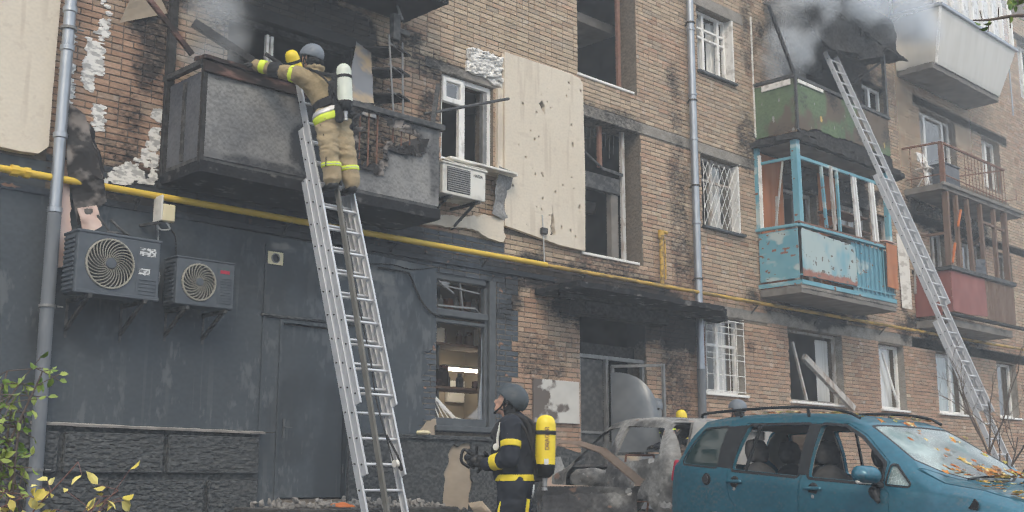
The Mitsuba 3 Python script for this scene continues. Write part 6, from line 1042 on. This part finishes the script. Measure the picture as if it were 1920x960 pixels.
vest = [(P2(.03, 0, 1.04), P2(.03, 0, 1.33), .166, .160)]; obj(F2+'__vest', blob(vest+[(P2(.14, .06, 1.1), P2(.15, .06, 1.22), .06, .055), (P2(.14, -.06, 1.1), P2(.15, -.06, 1.22), .06, .055), (P2(.08, .13, 1.08), P2(.09, .13, 1.2), .05, .05)], .02, .011, .004, .006, (16, 16, 16), 4), 'dark_cloth', True)
for i in (0, 1): obj(F2+'__shoulder_strap', tube(curve([P2(-.17, .08*(1-2*i), 1.28), P2(-.12, .10*(1-2*i), 1.47), P2(.02, .12*(1-2*i), 1.525), P2(.13, .11*(1-2*i), 1.42), P2(.17, .10*(1-2*i), 1.2)], 20), .022, 8), 'dark_cloth')
obj(F2+'__gauge', cat_([tube(curve([P2(.10, .14, 1.46), P2(.12, .17, 1.34), P2(.12, .17, 1.26)], 10), .012, 6), lathe([(0, .015), (.03, .012), (.032, 0), (0, 0)], 18, P2(.5, 1, 0)-P2(0, 0, 0), P2(.13, .18, 1.25))]), 'ac_white')
helmet(F2+'__helmet', q2, 'helmet_dark')
for s in (-1, 1): obj(F2+'__eye', lathe([(0, .006), (.008, .004), (.012, 0)], 12, FF, q2(.092, .032*s, .004)), 'black')
obj(F2+'__face_mask', blob([(P2(.13, .02, 1.44), P2(.17, .03, 1.36), .05, .055), (P2(.15, .0, 1.40), P2(.18, -.03, 1.28), .03, .03)], .03, .011), 'dark_cloth', True)
for i in (0, 1):
    tip = wr[i]+(P2(.11, -.03*(1-2*i), .03)-P2(0, 0, 0)); obj(F2+'__glove', blob(hand_bones(wr[i], tip, P2(0, -(1-2*i), -.2)-P2(0, 0, 0), .7, .004)+[(wr[i]-(tip-wr[i])*.3, wr[i], .052, .042)], .011, .006), 'black_boot', True)
ck, dd, ll = cylinder(F2, P2(-.27, .02, .98), P2(-.285, .02, 1.535), .088, 'cyl_yellow', 'bright yellow air cylinder with a black foot')
tx = meshkit.text_mesh('DRAGER', .036, .003, True); fw2 = P2(-.35, .94, 0)-P2(0, 0, 0); fw2 /= np.linalg.norm(fw2); rt = np.array([0, 0, 1.0]); upv = np.cross(fw2, rt); Mx = np.eye(4); Mx[:3, 0] = rt; Mx[:3, 1] = upv; Mx[:3, 2] = fw2; Mx[:3, 3] = P2(-.278, .02, 1.22)+fw2*.0875-upv*.02
obj(ck+'__lettering', moved(tx, Mx), 'purple_print'); obj(ck+'__label', plate(sg.box(-.02, -.025, .02, .025), 0, .003).apply_transform(np.c_[np.r_[np.c_[upv, -fw2, rt], [[0, 0, 0]]], np.r_[P2(-.272, .02, 1.12)+fw2*.0895, 1]]), 'ac_white')
obj(F2+'__hose', tube(curve([P2(-.22, .10, 1.0), P2(-.20, .19, 1.2), P2(-.12, .20, 1.42), P2(.02, .17, 1.52), P2(.14, .08, 1.40)], 26), .012, 7), 'black'); obj(F2+'__back_plate', blob([(P2(-.19, 0, 1.0), P2(-.19, 0, 1.42), .045, .045), (P2(-.18, 0, .98), P2(-.24, .02, .98), .035, .03)], .02, .012), 'dark_cloth', True)
obj(F2+'__carabiner', cat_([tube(curve([P2(-.20, .14, .92), P2(-.2, .17, .86), P2(-.19, .16, .82), P2(-.19, .13, .86), P2(-.2, .14, .92)], 20), .008, 6)]), 'alloy'); obj(F2+'__hook_strap', cat_([bar(P2(-.15, .14, .80), P2(-.13, .15, .62), .03, .012), tube(curve([P2(-.13, .15, .62), P2(-.10, .16, .55), P2(-.14, .16, .5)], 10), .012, 6)]), 'yellow_band')
dv = thing('handheld_device', 'black handheld device with side grips held by the firefighter on the ground', 'device')
c0 = (wr[0]+wr[1])/2+(P2(.12, 0, .02)-P2(0, 0, 0)); obj(dv+'__body', blob([(c0+(P2(0, -.05, 0)-P2(0, 0, 0)), c0+(P2(0, .05, .0)-P2(0, 0, 0)), .055, .055), (c0, c0+(P2(.08, 0, .03)-P2(0, 0, 0)), .04, .035)], .015, .009), 'black_boot', True)
obj(dv+'__grip', cat_([tube(curve([c0+(P2(.02, .06*s, .05)-P2(0, 0, 0)), c0+(P2(.09, .09*s, .10)-P2(0, 0, 0)), c0+(P2(.11, .10*s, .0)-P2(0, 0, 0)), c0+(P2(.04, .07*s, -.06)-P2(0, 0, 0))], 14), .014, 8) for s in (-1, 1)]+[tube(curve([c0+(P2(.0, 0, .05)-P2(0, 0, 0)), c0+(P2(-.01, .02, .13)-P2(0, 0, 0))], 6), .012, 6)]), 'black_boot')

# -- helmeted men half hidden behind the cars
def bystander(label, x, y, fa, coat, helm, hgt=1.76, lean=0.0, cyl=None, base=None):
    k = thing('person', label, 'person'); z0 = ground_z(x, y) if base is None else base; ca, sa = math.cos(fa), math.sin(fa); s = hgt/1.80
    Q = lambda f, l, u: np.array([x+ca*(f+lean*max(u-.95, 0))*s-sa*l*s, y+sa*(f+lean*max(u-.95, 0))*s+ca*l*s, z0+(u-.45*lean*lean*max(u-.95, 0))*s]); hc = Q(.05, 0, 1.66); hb_, qq = head_bones(hc, Q(1, 0, 0)-Q(0, 0, 0), (0, 0, 1))
    lg = [(Q(0, e, .92), Q(.03, e, .5), .085, .06) for e in (-.1, .1)]+[(Q(.03, e, .5), Q(0, e, .1), .055, .045) for e in (-.1, .1)]
    obj(k+'__body', blob(hb_+[(Q(0, 0, 1.45), hc-[0, 0, .06], .06, .056), (Q(0, 0, .95), Q(0, 0, 1.35), .12, .12)]+lg, .022, .016), 'skin', True)
    cb = [(Q(0, 0, .95), Q(0, 0, 1.28), .165, .165), (Q(0, 0, 1.28), Q(0, 0, 1.42), .16, .13), (Q(0, 0, 1.4), Q(0, 0, 1.5), .1, .08)]
    for e in (-1, 1): cb += [(Q(0, .05*e, 1.36), Q(0, .2*e, 1.42), .12, .085), (Q(0, .2*e, 1.42), Q(-.02, .26*e, 1.14), .085, .07), (Q(-.02, .26*e, 1.14), Q(.2, .16*e, 1.08), .07, .055)]
    obj(k+'__coat', blob(cb, .04, .016, 0, .009), coat, True); obj(k+'__trousers', blob([(a, b, ra+.04, rb+.045) for a, b, ra, rb in lg], .03, .018, 0, .01), coat, True)
    for e in (-.1, .1): obj(k+'__boot', blob([(Q(0, e, .1), Q(0, e, .05), .06, .055), (Q(-.02, e, .045), Q(.16, e, .04), .05, .042)], .03, .014), 'black_boot', True)
    for e in (-1, 1): obj(k+'__glove', blob(hand_bones(Q(.2, .16*e, 1.08), Q(.32, .13*e, 1.09), (0, 0, -1), .5, .004), .011, .008), 'black_boot', True)
    helmet(k+'__helmet', qq, helm); slab_band(cb[:2], Q(0, 0, 1.2), Q(0, 0, 1.42), .5, .78, .016, 'lime_band', k+'__coat_band', step=.012)
    if cyl: cylinder(k, Q(-.30, -.03, 1.10), Q(-.32, -.03, 1.66), .088, cyl)
    return k
bystander('firefighter in tan gear and grey-blue helmet half hidden behind the blue car', 15.58, -1.50, math.radians(100), 'tan_coat', 'helmet_blue', 1.90, base=.46)
bystander('stooping firefighter with grey helmet and yellow cylinder behind the burnt car', 14.72, -.76, YAW+math.pi/2, 'navy_coat', 'helmet_blue', 1.88, .22, 'cyl_yellow', .505)
# ---------------------------------------------------------------- plants and rubble
scene['m_leaf_green'] = {'type': 'twosided', 'nested': {'type': 'principled', 'base_color': proc(lambda p, n, uv: mix((.10, .19, .035), (.28, .34, .08), cell_rand(uv.x*917))), 'roughness': .5, 'specular': .35}}
scene['m_leaf_yellow'] = {'type': 'twosided', 'nested': {'type': 'principled', 'base_color': proc(lambda p, n, uv: mix((.50, .40, .06), (.60, .55, .22), cell_rand(uv.x*917))), 'roughness': .6, 'specular': .25}}
mat('bark', lambda p, n, uv: mix((.09, .07, .06), (.16, .13, .115), fbm(p.x*20, p.y*20, p.z*6, 3)), 0.9, 0.15); mat('twig_red', (.17, .09, .08), 0.8, 0.2)
def leaves(pts, dirs, size, seed, droop=.4, spread=.9):
    """Pointed leaves, folded along the midrib, at points of the twigs."""
    r = np.random.default_rng(seed); V, F, UV = [], [], []
    for p, d in zip(pts, dirs):
        a = d+r.normal(0, spread, 3); a[2] -= droop; a /= np.linalg.norm(a); s = np.cross(a, r.normal(0, 1, 3)); s /= np.linalg.norm(s); n = np.cross(a, s); L_ = size*r.uniform(.7, 1.3); w = L_*r.uniform(.24, .34)
        q = [p, p+a*L_*.3+s*w*.9+n*w*.25, p+a*L_*.65+s*w*.8+n*w*.2, p+a*L_-n*L_*.12, p+a*L_*.65-s*w*.8+n*w*.2, p+a*L_*.3-s*w*.9+n*w*.25, p+a*L_*.35, p+a*L_*.7]
        b = len(V); V += q; UV += [[r.random(), 0]]*8; F += [[b, b+1, b+6], [b+1, b+2, b+7], [b+1, b+7, b+6], [b+2, b+3, b+7], [b, b+6, b+5], [b+6, b+7, b+4], [b+6, b+4, b+5], [b+7, b+3, b+4]]
    return (np.array(V), np.array(F)), np.array(UV)
def sapling(name, label, cat, root, tips, n, size, lm, bm, seed, r0=.012, mids=None):
    k = thing(name, label, cat); rr_ = np.random.default_rng(seed); br, pts, dr_ = [], [], []; root = np.array(root, float)
    for t in tips:
        t = np.array(t, float); m_ = (root+t)/2+rr_.normal(0, .08, 3)+[0, 0, .12]; c = curve([root, m_, t], 16); br.append(tube(c, np.linspace(r0, r0*.35, len(c)), 6))
        for _ in range(n):
            i = rr_.integers(len(c)//3, len(c)); side = rr_.normal(0, 1, 3)*[1, 1, .6]; side /= np.linalg.norm(side); e = c[i]+side*rr_.uniform(.03, .20)
            br.append(rod(c[i], e, r0*.22, 4)); pts.append(e); dr_.append(side)
            if rr_.random() < .6: pts.append(c[i]+(e-c[i])*.6); dr_.append(side)
    obj(k+'__twigs', cat_(br), bm); m, uv = leaves(pts, dr_, size, seed+1); obj(k+'__leaves', m, lm, uv=uv); return k
sapling('bush', 'green leafy bush at the left edge in front of the downpipe', 'bush', (2.18, -6.10, .1), [(2.44, -6.30, 1.66), (2.36, -6.22, 1.60), (2.30, -6.2, 1.66), (2.2, -6.1, 1.55), (2.38, -6.24, 1.45), (2.36, -6.25, 1.40), (2.34, -6.2, 1.30), (2.26, -6.15, 1.30), (2.2, -6.1, 1.42), (2.34, -6.2, 1.52)], 26, .056, 'leaf_green', 'bark', 31)
sapling('bush', 'yellow-leaved reddish twigs low at the left edge', 'bush', (2.0, -6.62, .1), [(2.46, -7.02, 1.02), (2.52, -7.08, 1.06), (2.38, -6.94, 1.19), (2.42, -6.98, 0.98), (2.14, -6.72, 1.06), (2.48, -7.04, 1.0), (2.2, -6.8, 1.04)], 14, .066, 'leaf_yellow', 'twig_red', 47, .007)
def bare_tree(name, label, root, seed, h, spread, depth=4, lean=(0, 0), r0=.03):
    k = thing(name, label, 'tree'); r = np.random.default_rng(seed); tr, tw = [], []
    def grow(p, d, L_, rad, n):
        pts = [p]
        for _ in range(4): d = d+r.normal(0, .10, 3); d /= np.linalg.norm(d); pts.append(pts[-1]+d*L_/4)
        (tr if n == depth else tw).append(tube(curve(pts, 10), np.linspace(rad, rad*.6, len(curve(pts, 10))), 6 if n > 1 else 4))
        if n == 0: return
        for _ in range(r.integers(2, 4)):
            q = d+r.normal(0, spread, 3); q[2] = abs(q[2])*.8+.25; q /= np.linalg.norm(q); j = r.integers(2, 5); grow(pts[j], q, L_*r.uniform(.55, .8), rad*.55, n-1)
    for i in range(3):
        d = np.array([lean[0]+r.normal(0, .10), lean[1]+r.normal(0, .10), 1.0]); grow(np.array(root)+r.normal(0, .05, 3)*[1, 1, 0], d/np.linalg.norm(d), h*.42, r0, depth)
    obj(k+'__trunk', cat_(tr), 'bark'); obj(k+'__crown', cat_(tw), 'bark'); return k
bare_tree('tree', 'thin bare young tree at the right edge before the wall', (17.97, -4.66, .15), 12, 3.3, .42, 4, (-.02, .02), .028)
tk = thing('tree', 'overhanging thin branch with a few leaves at the top right corner', 'tree')
obj(tk+'__trunk', tube(curve([(7.05, -10.85, -.2), (7.0, -10.8, 1.5), (6.95, -10.7, 3.2), (6.9, -10.6, 5.2)], 24), np.linspace(.09, .04, 25)[:len(curve([(7.05, -10.85, -.2), (7.0, -10.8, 1.5), (6.95, -10.7, 3.2), (6.9, -10.6, 5.2)], 24))], 10), 'bark')
bp = curve([(6.95, -10.7, 3.45), (6.5, -10.25, 3.60), (6.2, -9.97, 3.615), (6.06, -9.83, 3.59), (5.99, -9.77, 3.585)], 24); obj(tk+'__branch', cat_([tube(bp, np.linspace(.016, .004, len(bp)), 6)]+[rod(bp[i], bp[i]+np.array(o), .003, 4) for i, o in ((14, (.0, .0, -.07)), (16, (-.03, -.02, .05)), (18, (.02, .02, -.06)), (20, (-.02, 0, .05)), (12, (.04, 0, .07)))]), 'bark')
rl2 = np.random.default_rng(3); lp_ = [bp[i]+rl2.normal(0, .03, 3) for i in (12, 14, 17, 20, 21, 22)]+[np.array([6.20, -9.96, 3.70])+rl2.normal(0, .035, 3) for _ in range(22)]; m, uv = leaves(lp_, [np.array([0, 0, -.3])]*len(lp_), .05, 6); obj(tk+'__leaves', m, 'leaf_green', uv=uv); obj(tk+'__branch', cat_([tube(curve([(6.9, -10.62, 4.2), (6.5, -10.2, 3.95), (6.22, -9.97, 3.76), (6.18, -9.94, 3.68)], 16), .009, 6)]), 'bark')
obj('pavement', bev(15.3, 35, -2.2, -.0, .1, .46, .02), 'asphalt'); lab('pavement', kind='structure')
# rubble by the shop door and along the wall
def stone(c, s, seed):
    r = np.random.default_rng(seed); p = r.normal(0, 1, (14, 3)); p /= np.linalg.norm(p, axis=1, keepdims=True); p *= np.array(s)*r.uniform(.7, 1.1, (14, 1)); return tri(m3.Manifold.hull_points(p+np.array(c)))
rs = np.random.default_rng(77); pile = [stone((rs.uniform(7.35, 9.5), rs.uniform(-1.4, -.35), .80+abs(rs.normal(0, .03))), rs.uniform(.015, .06, 3), i) for i in range(260)]
lab(obj('rubble', cat_(pile), 'rubble'), 'broken glass, plaster crumbs and rubble on the stoop of the shop door', 'rubble', kind='stuff')
lab(obj('orange_rag', grid_sheet((7.82, -1.45, .81), (8.05, -1.48, .81), (8.03, -1.3, .86), (7.85, -1.28, .84), 8, 8, .03, 9, 2, .006), 'orange'), 'orange rag lying in the rubble by the shop door', 'rag')
lab(obj('pale_stone', stone((10.7, -.75, .76), (.26, .16, .14), 5), 'sand_render'), 'pale tan lump of stone beside the firefighter on the ground', 'stone')
lab(obj('rubble_heap', cat_([stone((rs.uniform(9.8, 13.2), rs.uniform(-1.2, -.2), .35+abs(rs.normal(0, .14))), rs.uniform(.05, .22, 3), 300+i) for i in range(110)]), 'rubble_dark'), 'dark rubble heaped along the foot of the wall', 'rubble', kind='stuff')
lab(obj('leaning_sheet', grid_sheet((11.83, -.95, .3), (12.5, -.90, .3), (12.5-.05, -.5, 1.45), (11.83+.05, -.55, 1.40), 14, 16, .10, 2.2, 5, .01), 'burnt_panel'), 'scorched grey sheet leaning on the wall behind the firefighter on the ground', 'sheet metal')
lab(obj('yellow_glove', blob([((10.05, -.16, 1.745), (10.2, -.14, 1.75), .025, .02), ((10.16, -.14, 1.76), (10.26, -.17, 1.745), .022, .018)], .02, .01, 0, .01), 'ivory', True), 'crumpled yellowish scrap on the plinth ledge left of the shop window', 'scrap')

# ---------------------------------------------------------------- smoke
def smoke(name, label, lo, hi, n, fn, dens):
    """A cloud of real smoke: density on a grid between the corners lo and hi, outside it the hazy air."""
    ax = [np.linspace(lo[i], hi[i], n[i]) for i in range(3)]; Z, Y, X = np.meshgrid(ax[2], ax[1], ax[0], indexing='ij'); P = np.stack([X, Y, Z], -1)
    d = np.clip(fn(P), 0, 1)*dens
    e = np.minimum.reduce([np.minimum(P[..., i]-lo[i], hi[i]-P[..., i]) for i in range(3)]); d = d*np.clip(e/.15, 0, 1)+HAZE
    M = T().translate(list(lo)).scale([float(h-l) for l, h in zip(lo, hi)])
    scene[name+'_medium'] = {'type': 'heterogeneous', 'albedo': {'type': 'constvolume', 'value': rgb(.90, .93, .96)}, 'sigma_t': {'type': 'gridvolume', 'grid': mi.VolumeGrid(d[..., None].astype(np.float32)), 'to_world': M}, 'phase': {'type': 'hg', 'g': .3}}
    c = [(l+h)/2 for l, h in zip(lo, hi)]; s = [(h-l)/2 for l, h in zip(lo, hi)]
    scene[name] = {'type': 'cube', 'to_world': T().translate(c).scale(s), 'bsdf': {'type': 'ref', 'id': 'm_clear'}, 'interior': {'type': 'ref', 'id': name+'_medium'}, 'exterior': {'type': 'ref', 'id': 'haze_air'}}
    lab(name, label, 'smoke', kind='stuff')
def plume(path, seed, fr):
    path = np.array(path, float)
    def fn(P):
        q = P+.35*(np.stack([meshkit.fbm(P*1.3, 3, seed+i) for i in range(3)], -1)-.5)*2; best = np.full(P.shape[:-1], 9.0)
        for a, b in zip(path, path[1:]):
            ab = b[:3]-a[:3]; t = np.clip(((q-a[:3])@ab)/(ab@ab), 0, 1); r = a[3]+(b[3]-a[3])*t; best = np.minimum(best, np.linalg.norm(q-(a[:3]+t[..., None]*ab), axis=-1)/r)
        n = meshkit.fbm(P*fr, 4, seed+9); return np.clip(1.15-best, 0, 1)*np.clip((n-.34)*4, 0, 1)
    return fn
scene['m_clear'] = {'type': 'null'}
smoke('smoke', 'pale smoke billowing from the green balcony', (17.6, -1.75, 8.2), (24.4, -.02, 12.4), (90, 32, 64), plume([(19.0, -.5, 8.6, .30), (18.9, -.65, 9.4, .45), (18.9, -.8, 10.2, .6), (19.6, -.9, 10.9, .75), (21.5, -1.0, 11.2, .8), (23.8, -1.1, 11.2, .5)], 3, 1.7), 8.0)
smoke('smoke_001', 'thin smoke rising from the left corner of the burnt balcony', (6.0, -.95, 5.75), (7.4, -.02, 7.4), (42, 26, 44), plume([(6.5, -.45, 5.8, .26), (6.5, -.4, 6.3, .32), (6.7, -.4, 6.8, .36), (6.95, -.45, 7.3, .34)], 8, 3.0), 4.0)
smoke('smoke_002', 'thin drifting smoke before the upper right of the facade', (24.45, -3.6, 4.0), (34.5, -.02, 13.6), (40, 16, 40), lambda P: np.clip((meshkit.fbm(P*np.array([.30, .5, .42]), 3, 4)-.30)*2.2, 0, 1), .045)
# ---------------------------------------------------------------- the hazy air
scene['haze'] = {'type': 'cube', 'to_world': T().translate([14, -9.5, 6.6]).scale([44, 25, 9.2]), 'bsdf': {'type': 'ref', 'id': 'm_clear'}, 'interior': {'type': 'ref', 'id': 'haze_air'}}
lab('haze', kind='stuff')
